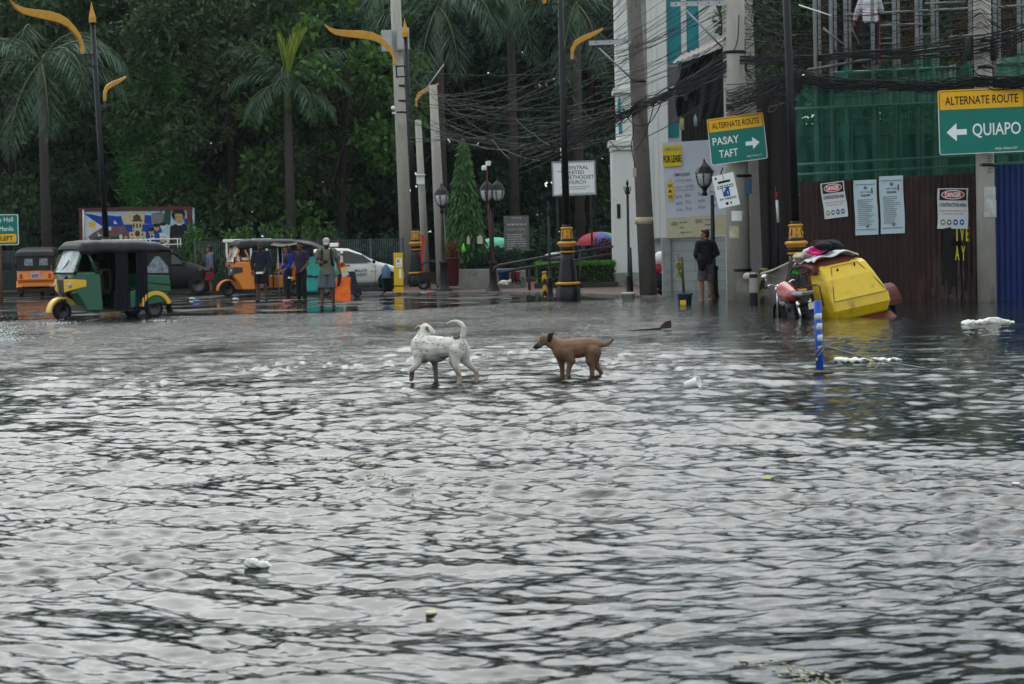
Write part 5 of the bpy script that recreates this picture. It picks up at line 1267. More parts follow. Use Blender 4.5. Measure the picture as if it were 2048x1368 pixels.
    if plate_no:
        m = MB(); m.text(plate_no, .11, Matrix.Translation((kx(.008), 0, .72)) @ Matrix.Rotation(-pi / 2, 4, 'Z') @ Matrix.Rotation(pi / 2, 4, 'X'), 0, bold=.03); m.build('plate_number', mat('maroon_ink', (.12, .02, .08), .5), p_, world=False, fixn=False)
    # seats, bulkhead and steering
    SEAT = mat('seat_vinyl', (.035, .022, .02), .5)
    m = MB(); m.box((kx(.72), 0, .62), (.5, 1.1, .16)); m.box((kx(.42), 0, .95), (.14, 1.1, .6)); m.build('rear_seat', SEAT, t, .04, world=False)
    m = MB(); m.box((kx(1.45), 0, .62), (.36, .5, .14)); m.box((kx(1.28), 0, .88), (.08, .6, .46)); m.build('driver_seat', SEAT, t, .04, world=False)
    m = MB(); m.tube([(kx(1.95), -.3, 1.0), (kx(2.0), 0, 1.02), (kx(1.95), .3, 1.0)], .02, 6); m.build('handlebar', BLACKM, t, world=False)
    for y in (-1, 1):
        m = MB()
        for x in (1.14, .82): m.tube([(kx(x), y * .62, .25), (kx(x), y * .63, 1.5)], .02, 6)
        m.build('door_post', mat('frame_dark', (.03, .032, .035), .5), t, world=False)
    if curtains:
        for y in (-1,  1):
            for x0, x1, z0 in ((1.05, 1.42, .22), (.60, .90, .20)):
                m = MB(); m.grid(lambda u, v: Vector((kx(x0 + (x1 - x0) * u * (.78 + .22 * (1 - v) ** 2)) , y * (.665 + .03 * sin(u * 25 + v) * (.4 + .6 * (1 - v))), z0 + (1.5 - z0) * v)), 40, 8); m.build('hanging_curtain', CURT, t, world=False, fixn=False)
    if curtains:                                   # the far door is closed by a rain sheet
        m = MB(); m.grid(lambda u, v: Vector((kx(.78 + .86 * u), -.645 + .012 * sin(u * 30), .24 + 1.26 * v)), 30, 4); m.build('rain_sheet', CURT, t, world=False, fixn=False)
    m = MB(); m.prism([(kx(.0), .10), (kx(.06), .10), (kx(.1), .34), (kx(.05), .34)], -.64, -.46); m.prism([(kx(.0), .10), (kx(.06), .10), (kx(.1), .34), (kx(.05), .34)], .46, .64); m.build('mud_flap', RUBBER, t, world=False)
    return t
def loc_mid(pa, pb, z=0.): a, b = gnd(*pa, z), gnd(*pb, z); return a, b
# green three-wheeler driving left through the water: near rear wheel and front wheel place it
fw, rw = gnd(104, 646, -.05), gnd(308, 638, -.05)
yaw = pi + radians(37)
g = rickshaw('auto_rickshaw', 'green and yellow three-wheeler with dark curtains driving through the flood', (0, 0, 0), yaw, ('rickshaw_green', (.006, .115, .060)), ('rickshaw_yellow', (.62, .42, .012)), ('rickshaw_yellow', (.62, .42, .012)), True, '245', 1.06)
d = Vector((cos(yaw), sin(yaw), 0)); g.scale = (1.05, 1.05, 1.08)
nw = Vector((.42 * 1.06, .55, 0)) * 1.05; nwv = Vector((nw.x * cos(yaw) - nw.y * sin(yaw), nw.x * sin(yaw) + nw.y * cos(yaw), 0))
g.location = Vector((rw.x, rw.y, -.025)) - nwv
m = MB(); X = Matrix.Translation((0, 0, 0))
# orange three-wheeler seen from behind at the left edge
q = gnd(72, 592, .02); yaw2 = radians(98)
o2 = rickshaw('auto_rickshaw', 'orange three-wheeler seen from behind at the left edge', (q.x, q.y, .01), yaw2, ('rickshaw_orange', (.66, .25, .012)), ('rickshaw_orange', (.66, .25, .012)), ('black_head', (.02, .02, .02)), False, '097', 1.0)
q = gnd(452, 592, .02)
o3 = rickshaw('auto_rickshaw', 'orange three-wheeler parked side on beside the black van', (0, 0, 0), pi + radians(20), ('rickshaw_orange', (.66, .25, .012)), ('rickshaw_orange', (.66, .25, .012)), ('black_head', (.02, .02, .02)), False, '118', 1.12)
o3.scale = (1.08, 1.05, 1.06); o3.location = Vector((q.x + 2.5 * 1.08, q.y + .5, .01))
def loft_car(t, name, stations, mt, n=20, bev=0):
    """stations along x: (x, half width, z bottom, z shoulder, z top, top half width)"""
    m = MB(); rings = []
    for x, w, zb, zs, zt, wt in stations:
        pr = [(-w * .9, zb), (-w, zb + (zs - zb) * .25), (-w, zs - (zs - zb) * .15), (-w * .97, zs), (-wt - (w - wt) * .15, zs + (zt - zs) * .45), (-wt, zt - (zt - zs) * .15), (-wt * .86, zt)]
        pr = pr + [(-y, z) for y, z in pr[::-1]]
        rings.append([(x, y, z) for y, z in pr])
    k = len(rings[0]); v = [p for r in rings for p in r]; f = []
    for i in range(len(rings) - 1):
        for j in range(k): a, b = i * k + j, i * k + (j + 1) % k; f.append((a, b, b + k, a + k))
    f.append(tuple(range(k))); f.append(tuple(range((len(rings) - 1) * k, len(rings) * k)))
    m.add(v, f, 0, True); return m.build(name, mt, t, world=False)
def sidepane(t, poly, yfun, mt, nm, off=.012):
    for s in (-1, 1):
        m = MB(); m.add([(x, s * (yfun(z) + off), z) for x, z in poly], [tuple(range(len(poly)))]); m.build(nm, mt, t, world=False, fixn=False)
# white taxi-like car, front to the right
CARW = mat('car_white', (.58, .58, .55), .28, v=.05, coat=.5, dirt=(.35, .34, .30), dsc=4, dth=.62)
q = gnd(745, 580, .03); t = thing('white_car', 'white hatchback with green door lettering and a roof sign behind the orange bag', 'car', (q.x, q.y + .8, .01), radians(8))
body = loft_car(t, 'body', [(-3.0, .70, .35, .85, .90, .64), (-2.85, .80, .25, .92, 1.18, .62), (-2.4, .83, .2, .94, 1.42, .58), (-1.6, .84, .19, .93, 1.50, .57), (-.9, .84, .19, .92, 1.46, .57), (-.35, .84, .19, .91, 1.24, .60), (.12, .84, .2, .90, .98, .68), (.5, .82, .22, .82, .88, .66), (.85, .76, .28, .70, .76, .60), (1.0, .64, .36, .58, .64, .5)], CARW)
yf = lambda z: .845 - max(0, z - .93) * .46
gl = mat('car_glass', (.018, .024, .028), .05, v=.1, ior=1.5)
sidepane(t, [(-.08, .97), (-.42, 1.22), (-.92, 1.38), (-1.08, 1.38), (-1.1, .97)], yf, gl, 'front_door_window'); sidepane(t, [(-1.2, .97), (-1.18, 1.38), (-1.75, 1.41), (-2.25, 1.3), (-2.3, .99)], yf, gl, 'rear_door_window')
m = MB(); m.grid(lambda u, v: Vector((.10 - .55 * v + .03, (u - .5) * (1.28 - .12 * v), .985 + .33 * v)), 8, 4); m.build('windscreen', gl, t, world=False, fixn=False)
for x in (.45, -2.15):
    for y in (-.76, .76): wheel(t, (x, y, .3), .31, .2)
    for y in (-1, 1):
        m = MB(); o_ = arc((x, .30), .37, -10, 190, 14); m.add([(a, y * .853, b) for a, b in o_], [tuple(range(15))]); m.build('wheel_arch', INK, t, world=False, fixn=False)
for s in (-1, 1):
    m = MB(); m.box((-.95, s * .852, .88), (.16, .02, .035)); m.build('door_handle', INK, t, world=False)
    m = MB()
    for x in (-1.13, .0): m.box((x, s * .845, .58), (.012, .01, .62))
    m.box((-.6, s * .845, .26), (2.0, .012, .03)); m.build('door_gap', mat('gap_grey', (.06, .06, .06), .6), t, world=False)
    m = MB(); m.box((-.05, s * .93, .99), (.1, .16, .11)); m.build('mirror', CARW if s > 0 else INK, t, .02, world=False)
    m = MB(); m.ell((.86, s * .58, .66), (.12, .14, .07)); m.build('headlight', LAMPG, t, world=False)
X = Matrix.Translation((-.35, -.858, .64)) @ Matrix.Rotation(pi / 2, 4, 'X'); m = MB()
m.text('MALATE', .10, X @ Matrix.Translation((-.15, .06, 0)), 0, w=.42, bold=.02); m.text('TRANSPORT', .10, X @ Matrix.Translation((-.15, -.08, 0)), 0, w=.42, bold=.02); m.text('SERVICE', .045, X @ Matrix.Translation((.3, .03, 0)), 0, w=.24)
m.build('door_lettering', mat('dark_green_ink', (.06, .18, .14), .6), t, world=False, fixn=False)
m = MB(); m.box((-1.35, 0, 1.60), (.28, .5, .13)); rs = m.build('roof_sign', SIGNW, t, .03, world=False); m = MB(); m.box((-1.19, 0, 1.6), (.05, .44, .15)); m.build('roof_sign_end', LAMPR, rs, world=False)
# black van with a roof rack, front to the right
CARB = mat('car_black', (.006, .006, .007), .42, v=.2)
q = gnd(395, 588, .03); t = thing('black_van', 'black van with white roof rack half hidden behind the green three-wheeler', 'van', (q.x - .45, q.y + .75, .01), radians(5))
loft_car(t, 'body', [(-3.2, .78, .35, 1.0, 1.50, .64), (-3.0, .82, .25, 1.02, 1.62, .66), (-2.2, .83, .22, 1.02, 1.68, .66), (-1.2, .83, .22, 1.01, 1.68, .66), (-.55, .83, .22, 1.0, 1.56, .66), (.05, .83, .22, .98, 1.12, .70), (.45, .82, .24, .90, .98, .68), (.78, .76, .32, .78, .84, .6), (.86, .66, .4, .7, .74, .52)], CARB)
yf = lambda z: .835 - max(0, z - 1.02) * .27
SILV = mat('silver_trim', (.4, .41, .42), .25, .8)
gv = mat('van_glass', (.03, .035, .038), .05, v=.5, sc=2)
sidepane(t, [(-.05, 1.06), (-.5, 1.5), (-.95, 1.54), (-1.0, 1.06)], yf, gv, 'front_window'); sidepane(t, [(-1.08, 1.06), (-1.05, 1.54), (-1.9, 1.56), (-1.9, 1.06)], yf, gv, 'middle_window'); sidepane(t, [(-2.0, 1.06), (-2.0, 1.56), (-2.8, 1.52), (-2.9, 1.06)], yf, gv, 'rear_window')
m = MB(); m.grid(lambda u, v: Vector((.08 - .55 * v + .03, (u - .5) * 1.3, 1.08 + .42 * v)), 8, 4); m.build('windscreen', gv, t, world=False, fixn=False)
for s in (-1, 1):
    m = MB(); m.box((-.75, s * .84, .98), (.18, .02, .035)); m.box((-1.6, s * .84, .98), (.18, .02, .035)); m.build('door_handle', SILV, t, world=False)
    m = MB(); m.box((.74, s * .6, .82), (.12, .22, .08)); m.build('headlight', LAMPG, t, .02, world=False); m = MB(); m.box((.5, s * .832, .86), (.1, .015, .05)); m.build('side_lamp', LAMPO, t, world=False)
    m = MB(); m.box((-.05, s * .93, 1.08), (.1, .16, .12)); m.build('mirror', CARB, t, .02, world=False)
for x in (.42, -2.2):
    for y in (-.75, .75): wheel(t, (x, y, .33), .33, .2)
m = MB()
for z, x0, x1, w in ((1.74, -2.4, -.2, .64), (1.93, -2.5, -.25, .66)):
    for y in (-w, w): m.tube([(x0, y, z), (x1, y, z)], .02, 6)
    for i in range(7): x = x0 + (x1 - x0) * i / 6; m.tube([(x, -w, z), (x, w, z)], .014, 6)
for x in (-2.4, -1.3, -.25):
    for y in (-.65, .65): m.tube([(x, y, 1.62), (x, y, 1.93)], .018, 6)
m.build('roof_rack', WHITE, t, world=False)
# white jeepney-like truck body peeping out left of the orange three-wheeler
q = gnd(470, 584, .03); t = thing('white_jeepney', 'white passenger jeepney behind the orange three-wheeler', 'jeepney', (q.x + .1, q.y + 3.0, .01), radians(4))
m = MB(); m.box((0, 0, .72), (1.5, 1.4, .75)); m.build('lower_body', mat('blue_grey_paint', (.05, .07, .10), .4, v=.4, dirt=(.4, .4, .4), dsc=6, dth=.6), t, .03, world=False)
m = MB(); m.box((0, 0, 1.82), (1.7, 1.5, .12)); m.build('roof', WHITE, t, .03, world=False)
for x in (-.72, -.3, .15, .72):
    m = MB(); m.box((x, -.69, 1.42), (.07, .05, .70)); m.box((x, .69, 1.42), (.07, .05, .70)); m.build('window_post', WHITE, t, world=False)
m = MB(); m.box((0, -.70, 1.16), (1.5, .03, .10)); m.box((0, -.715, .95), (1.5, .02, .05)); m.build('side_rail', CHROME, t, world=False)
m = MB(); m.box((0, .6, 1.42), (1.4, .02, .6)); m.build('far_window', GLASS, t, world=False)
for x in (-.5, .5):
    for y in (-.62, .62): wheel(t, (x, y, .32), .32, .18)
# turquoise tricycle cab under a sagging black tarp
q = gnd(648, 590, .03); t = thing('tricycle_cab', 'turquoise tricycle cab under a sagging black tarp behind the man with the orange bag', 'tricycle', (q.x, q.y, .01))
TEAL = mat('teal_paint', (.05, .36, .32), .4, v=.12, dirt=(.03, .16, .15), dsc=3, dth=.6)
m = MB(); m.prism([(-.50, .12), (.48, .12), (.60, .5), (.56, .85), (.44, 1.25), (-.30, 1.28), (-.48, 1.1), (-.52, .6)], -.45, .45); m.build('cab_shell', TEAL, t, .07, world=False)
m = MB(); m.box((0, -.47, .62), (1.02, .03, .035)); m.tube([(-.5, -.48, .7), (-.2, -.52, .6), (.2, -.52, .66), (.5, -.48, .58)], .014, 6); m.build('rope', BLACKM, t, world=False)
m = MB(); m.tube([(-.62, -.2, .5), (-.72, -.25, 1.0), (-.55, -.2, 1.35)], .03, 6); m.tube([(-.9, -.3, .4), (-.75, -.3, .5), (-.62, -.3, .9)], .025, 6); m.build('yellow_frame', mat('yellow_tube', (.5, .32, .03), .5), t, world=False)
wheel(t, (.1, -.5, .24), .24, .09); wheel(t, (-.9, .1, .26), .26, .08)
m = MB(); m.grid(lambda u, v: Vector((-1.55 + 2.15 * u, -.8 + 1.6 * v, 1.70 - .05 * sin(u * 9) - .42 * max(0, u - .45) ** 1.4 * 2 - .06 * (2 * v - 1) ** 2 + .02 * sin(v * 17))), 30, 14); m.build('tarp', mat('grey_black_tarp', (.03, .03, .033), .45, b=.3), t, world=False, fixn=False)
m = MB()
for x, z in ((-1.35, 1.6), (.45, 1.3)): m.tube([(x, .6, .05), (x, .6, z)], .02, 6); m.tube([(x, -.6, .3 if x > 0 else .05), (x, -.6, z)], .02, 6)
m.build('tarp_pole', STEEL, t, world=False)
# printed panel and dark sack standing between the man's bag and the car
q = gnd(703, 594, .03); t = thing('dark_cart', 'dark blue tarp-covered handcart with a printed yellow and red panel', 'cart', (q.x, q.y, .01))
m = MB(); m.grid(lambda u, v: Vector((.20 * sin(2 * pi * u) * (1.15 - .5 * v), .22 * cos(2 * pi * u) * (1.1 - .5 * v), .08 + .70 * v + .02 * sin(u * 30))), 40, 8); m.add([(.20 * .65 * sin(2 * pi * i / 20), .22 * .6 * cos(2 * pi * i / 20), .78) for i in range(20)], [tuple(range(20))]); m.build('tarp_cover', mat('navy_tarp', (.014, .02, .045), .5, b=.4, bsc=8), t, world=False, fixn=False)
m = MB(); X = Matrix.Translation((-.22, -.33, .86)) @ Matrix.Rotation(-.35, 4, 'Y') @ Matrix.Rotation(pi / 2, 4, 'X')
m.box((0, 0, 0), (.25, .44, .02), 0, X=X); m.box((0, .14, .012), (.25, .13, .01), 1, X=X); m.box((0, -.17, .012), (.25, .10, .01), 2, X=X); m.text('SALE', .08, X @ Matrix.Translation((0, .16, .02)), 3) if 0 else None
m.build('printed_panel', [mat('panel_yellow', (.6, .48, .15), .5, v=.4, sc=12), REDINK, mat('panel_pale', (.45, .55, .6), .5)], t, world=False)
wheel(t, (.18, -.1, .14), .14, .05); wheel(t, (-.18, -.1, .14), .14, .05)

# ---------------------------------------------------------------- the sunken motor tricycle with its yellow sidecar
# own frame: x = forward, y = left, z up, origin under the rear wheel; the sidecar is on the right (-y)
q = gnd(1622, 636, 0); hd = radians(105)
t = thing('motor_tricycle', 'red motorcycle with a yellow sidecar stranded and tilted in the flood by the fence', 'tricycle', (q.x, q.y + .1, -.36), hd)
t.rotation_euler = (Matrix.Rotation(hd, 3, 'Z') @ Matrix.Rotation(radians(-10), 3, 'X') @ Matrix.Rotation(radians(0), 3, 'Y')).to_euler()
SY = mat('sidecar_yellow', (.60, .43, .012), .38, v=.1, coat=.2, dirt=(.30, .19, .03), dsc=2.2, dth=.56)
SM = mat('sidecar_maroon', (.12, .026, .02), .5, v=.25, dirt=(.07, .03, .025), dsc=3, dth=.55); FRM = mat('brown_frame_tube', (.07, .035, .028), .5, v=.3)
REDT = mat('tank_red', (.30, .018, .02), .25, coat=.5, v=.1)
kw = dict(world=False)
DRIM = mat('spoked_rim', (.05, .05, .052), .5, .4, v=.5, sc=20)
wheel(t, (0, 0, .3), .3, .1, rim=DRIM); wheel(t, (1.25, 0, .3), .3, .09, rim=DRIM); wheel(t, (.12, -1.80, .26), .27, .1, rim=DRIM)
m = MB(); m.cap((.40, 0, .80), (.85, 0, .90), .13, .19); m.cap((.5, .06, .80), (.8, .07, .84), .12, .14); m.cap((.5, -.06, .80), (.8, -.07, .84), .12, .14); tk = blob(m, .02, 4); tk.materials.append(REDT); link('fuel_tank', tk, t)
m = MB(); m.ell((.12, 0, .84), (.40, .14, .06)); m.box((-.30, 0, .88), (.22, .2, .04)); m.build('saddle', mat('grey_saddle', (.16, .16, .165), .5), t, **kw)
m = MB(); m.tube([(.02, 0, .66), (.35, 0, .72), (.95, 0, .86)], .035, 8); m.tube([(0, 0, .3), (.4, 0, .35), (.8, 0, .42), (1.0, 0, .8)], .03, 8); m.box((.5, 0, .45), (.36, .24, .3)); m.lathe([(.09, -.16), (.11, 0), (.09, .16)], (.55, 0, .58), 12, axis='y'); m.build('engine_frame', mat('engine_dark', (.035, .035, .037), .45, .3, v=.4), t, **kw)
for y in (-.09, .09):
    m = MB(); m.tube([(1.02, y, .93), (1.26, y, .3)], [.03, .034], 8); m.build('front_fork', CHROME, t, **kw)
    m = MB(); m.tube([(.02, y * 1.4, .66), (-.02, y * 1.4, .3)], .032, 10); m.tube([(.03, y * 1.4, .72), (.02, y * 1.4, .6)], .042, 10); m.build('shock_absorber', CHROME, t, **kw)
m = MB(); m.tube([(.90, .36, 1.04), (.98, .24, 1.06), (1.0, .1, 1.0), (1.0, -.1, 1.0), (.98, -.24, 1.06), (.90, -.34, 1.04)], .014, 8); hb = m.build('handlebar', CHROME, t, **kw)
m = MB(); m.tube([(.91, .34, 1.04), (.82, .44, 1.03)], .02, 8); m.build('grip', RUBBER, hb, **kw)
m = MB(); m.tube([(.97, .3, 1.06), (.95, .34, 1.22)], .008, 5); m.ell((.95, .35, 1.25), (.02, .07, .05)); m.build('mirror', CHROME, hb, **kw)
m = MB(); m.lathe([(.03, -.06), (.10, .02), (.10, .08), (.0, .10)], (1.1, 0, .92), 14, axis='x'); m.build('headlight', CHROME, t, **kw)
m = MB(); o_, i_ = arc((1.25, .3), .36, 10, 130), arc((1.25, .3), .34, 10, 130); m.prism(o_ + i_[::-1], -.06, .06); m.build('front_fender', BLACKM, t, **kw)
m = MB(); o_, i_ = arc((0, .3), .36, 40, 190), arc((0, .3), .34, 40, 190); m.prism(o_ + i_[::-1], -.07, .07); m.build('rear_fender', BLACKM, t, **kw)
m = MB(); m.box((-.36, 0, .62), (.02, .16, .12)); m.build('number_plate', mat('cream_plate', (.55, .5, .4), .5), t, **kw)
# sidecar shell: rear wedge with a sloping trunk lid
y0, y1 = -.36, -1.58
def ring(x, ya, yb, z): return [(x, ya, z), (x, yb, z)]
m = MB()
back = [(-.40, .20), (-.52, .42), (-.50, .60), (-.30, 1.02), (-.12, 1.24), (.02, 1.30)]      # outline of the rear, bottom to top (x, z)
ins = [.05, .0, .0, .14, .20, .22]
nb = len(back); L = [(x, y0 - i * .35, z) for (x, z), i in zip(back, ins)]; Rr = [(x, y1 + i, z) for (x, z), i in zip(back, ins)]
Lf = [(.36, y0, z) for (x, z) in back]; Rf = [(.36, y1 + i * .8, z) for (x, z), i in zip(back, ins)]
v = L + Rr + Lf + Rf; f = []
for i in range(nb - 1): f += [(i, nb + i, nb + i + 1, i + 1), (i, i + 1, 2 * nb + i + 1, 2 * nb + i), (nb + i, 3 * nb + i, 3 * nb + i + 1, nb + i + 1)]
f += [(nb - 1, 2 * nb - 1, 4 * nb - 1, 3 * nb - 1), (0, 2 * nb, 3 * nb, nb)]
m.add(v, f); sh_ = m.build('sidecar_shell', SY, t, .05, **kw)
m = MB()
pa = [Vector(L[2]).lerp(Vector(Rr[2]), .03), Vector(L[2]).lerp(Vector(Rr[2]), .97), Vector(L[4]).lerp(Vector(Rr[4]), .80), Vector(L[4]).lerp(Vector(Rr[4]), .20)]
for a, b in zip(pa, pa[1:] + pa[:1]):
    mid = a.lerp(b, .5); off = Vector((-.022, 0, .012)); m.tube([a + off, mid + off + Vector((-.004, 0, 0)), b + off], .007, 5)
m.build('lid_seam', mat('seam_dark', (.12, .09, .01), .6), sh_, **kw)
m = MB(); c_ = pa[3].lerp(pa[2], .18) + Vector((-.07, 0, -.06)); m.ell(c_, (.012, .024, .03)); c2 = pa[3].lerp(pa[2], .85) + Vector((-.05, 0, -.02)); m.box(c2, (.02, .02, .07)); m.build('lid_catch', INK, sh_, **kw)
# roof, running forward over the open cab
m = MB(); rp_ = [(-.02, 1.30), (.10, 1.40), (.5, 1.46), (1.05, 1.42), (1.2, 1.34)]
m.grid(lambda u, v: Vector((np.interp(v, [0, .2, .5, .85, 1], [q[0] for q in rp_]), -.30 - 1.02 * u, np.interp(v, [0, .2, .5, .85, 1], [q[1] for q in rp_]) - .12 * abs(2 * u - 1) ** 3)), 14, 16)
rf = m.build('roof', SM, t, **kw); md = rf.modifiers.new('thickness', 'SOLIDIFY'); md.thickness = .05
m = MB(); m.box((.4, y0 + .01, 1.22), (.85, .02, .16)); m.build('roof_valance', SM, t, **kw)
m = MB()
for w_ in ([(1.15, y0, .3), (1.2, y0, .9), (1.12, y0, 1.34)], [(.36, y0 + .02, .3), (.36, y0 + .02, 1.3)], [(1.15, y1 + .1, .3), (1.12, y1 + .1, 1.34)]): m.tube(w_, .018, 8)
m.tube([(.30, y0 + .05, 1.22), (.75, y0 + .06, 1.16), (.85, y0 + .06, 1.0), (.80, y0 + .06, .88), (-.12, y0 + .10, .98), (-.3, y0 + .12, .95), (-.34, y0 + .12, .55)], .016, 8)
m.tube([(.0, y0 + .2, .62), (.02, y0 + .2, .16), (-.5, y0 - .0, .18), (-.42, y0, .30)], .016, 8); m.tube([(-.5, y0, .18), (-.62, y0 - .12, .05)], .014, 8); m.tube([(1.1, y0, .3), (-.4, y0, .22)], .02, 8); m.tube([(1.1, y1 + .1, .3), (-.4, y1, .22)], .02, 8); m.tube([(.36, y0, .3), (.36, -.02, .36)], .02, 8); m.tube([(1.0, y0, .3), (.8, -.02, .40)], .02, 8)
m.build('tube_frame', FRM, t, **kw)
m = MB(); m.box((.8, (y0 + y1) / 2, .28), (.9, 1.0, .04)); m.build('floor', BLACKM, t, **kw)
WOV = mat('woven_board', (.11, .07, .05), .85, v=.35, sc=25)
m = MB(); m.box((.62, y0 - .10, .82), (.36, .06, .68)); m.box((.62, y0 - .5, .55), (.45, .9, .14)); m.build('seat_and_side_panel', WOV, t, .01, **kw)
m = MB(); m.prism([(-.42, .20), (-.40, .12), (-.66, .02), (-.70, .06)], y0 - .02, y1, ax='y'); m.build('rear_apron', SM, t, **kw)
m = MB(); o_, i_ = arc((.12, .30), .38, 5, 185), arc((.12, .30), .34, 5, 185); m.prism(o_ + i_[::-1], -1.93, -1.60); m.build('wheel_fender', SM, t, .012, **kw)
# things heaped on the roof: each lies loose
R_ = t.rotation_euler.to_matrix()
def W(p): return R_ @ Vector(p) + t.location
m = MB(); m.grid(lambda u, v: W((.02 + 1.0 * v, -.34 - .98 * u, 1.475 + .03 * sin(u * 11 + v * 5) + .02 * sin(v * 17) - .25 * abs(2 * u - 1) ** 4 * .3)), 30, 24); tag(m.build('white_sack', mat('white_sacking', (.62, .63, .64), .7, b=.4, v=.1), None, fixn=False), 'crumpled white sack spread over the sidecar roof', 'sack').modifiers.new('th', 'SOLIDIFY').thickness = .02
def lump(name, label, cat, c, r, mt, seed, am=.25):
    rr = np.random.default_rng(seed); me = MB()
    for i in range(9):
        d = rr.normal(0, .5, 3) * np.array(r); me.ell(Vector(W(c)) + R_ @ Vector(d), [q * rr.uniform(.4, .75) for q in r], n=10, k=7)
    b_ = blob(me, .025, 3); b_.materials.append(mt); return tag(link(name, b_, None), label, cat)
lump('bundle', 'dark bundle of clothes heaped on the sidecar roof', 'bundle', (.55, -.88, 1.60), (.34, .32, .12), CLOTHB, 2)
lump('pink_cloth', 'bright pink cloth lying on the sidecar roof', 'cloth', (.42, -.62, 1.58), (.16, .22, .06), mat('pink_cloth', (.62, .03, .22), .8), 3)
lump('cream_roll', 'cream cloth roll at the front left of the sidecar roof', 'cloth roll', (.75, -.52, 1.52), (.16, .20, .07), mat('cream_cloth', (.42, .38, .30), .85), 6)
lump('green_bag', 'bright green plastic bag stuffed at the front of the sidecar', 'bag', (1.1, -.50, 1.22), (.12, .14, .09), mat('bright_green', (.03, .62, .05), .5), 8)
m = MB()
for i in range(14):
    a = i * .9; c_ = W((1.1, -.50, 1.22)); m.tube([c_ + Vector((.16 * cos(a), .02 - .1 * abs(sin(a)), .10 * sin(a))), c_ + Vector((.1 * cos(a + .8), -.16, .1 * sin(a + .8))), c_ + Vector((.17 * cos(a + 1.7), -.04, .13 * sin(a + 1.7)))], .012, 5)
tag(m.build('tangled_net', mat('bright_green2', (.06, .75, .08), .5)), 'tangled bright green netting over the green bag on the sidecar', 'netting')
m = MB(); m.tube([W((.60, -.36, 1.5)), W((.5, -.4, 1.62)), W((.4, -.55, 1.66))], .03, 8); tag(m.build('white_hose', SIGNW), 'short white hose curving over the sidecar roof', 'hose')
# ---------------------------------------------------------------- people
def hand(m, w, d, palm, s=1.):
    """palm and five bent fingers; w wrist, d direction of the fingers, palm normal"""
    d = Vector(d).normalized(); p = Vector(palm).normalized(); side = d.cross(p).normalized()
    m.cap(w, w + d * .035 * s, .026 * s, .033 * s, 8)
    for i, (L, o) in enumerate(((.075, .030), (.085, .010), (.078, -.010), (.060, -.029))):
        b = w + d * .075 * s + side * o * s; k1 = b + (d * .9 + p * .35).normalized() * L * .5 * s; k2 = k1 + (d * .55 + p * .8).normalized() * L * .5 * s
        m.cap(w + d * .03 * s + side * o * .8 * s, b, .014 * s, .0105 * s, 6); m.cap(b, k1, .0105 * s, .0095 * s, 6); m.cap(k1, k2, .0095 * s, .008 * s, 6)
    b = w + d * .02 * s + side * .03 * s; k1 = b + (side * .8 + d * .5 + p * .3).normalized() * .045 * s; m.cap(b, k1, .014 * s, .011 * s, 6); m.cap(k1, k1 + (d * .8 + p * .5 + side * .1).normalized() * .03 * s, .011 * s, .009 * s, 6)
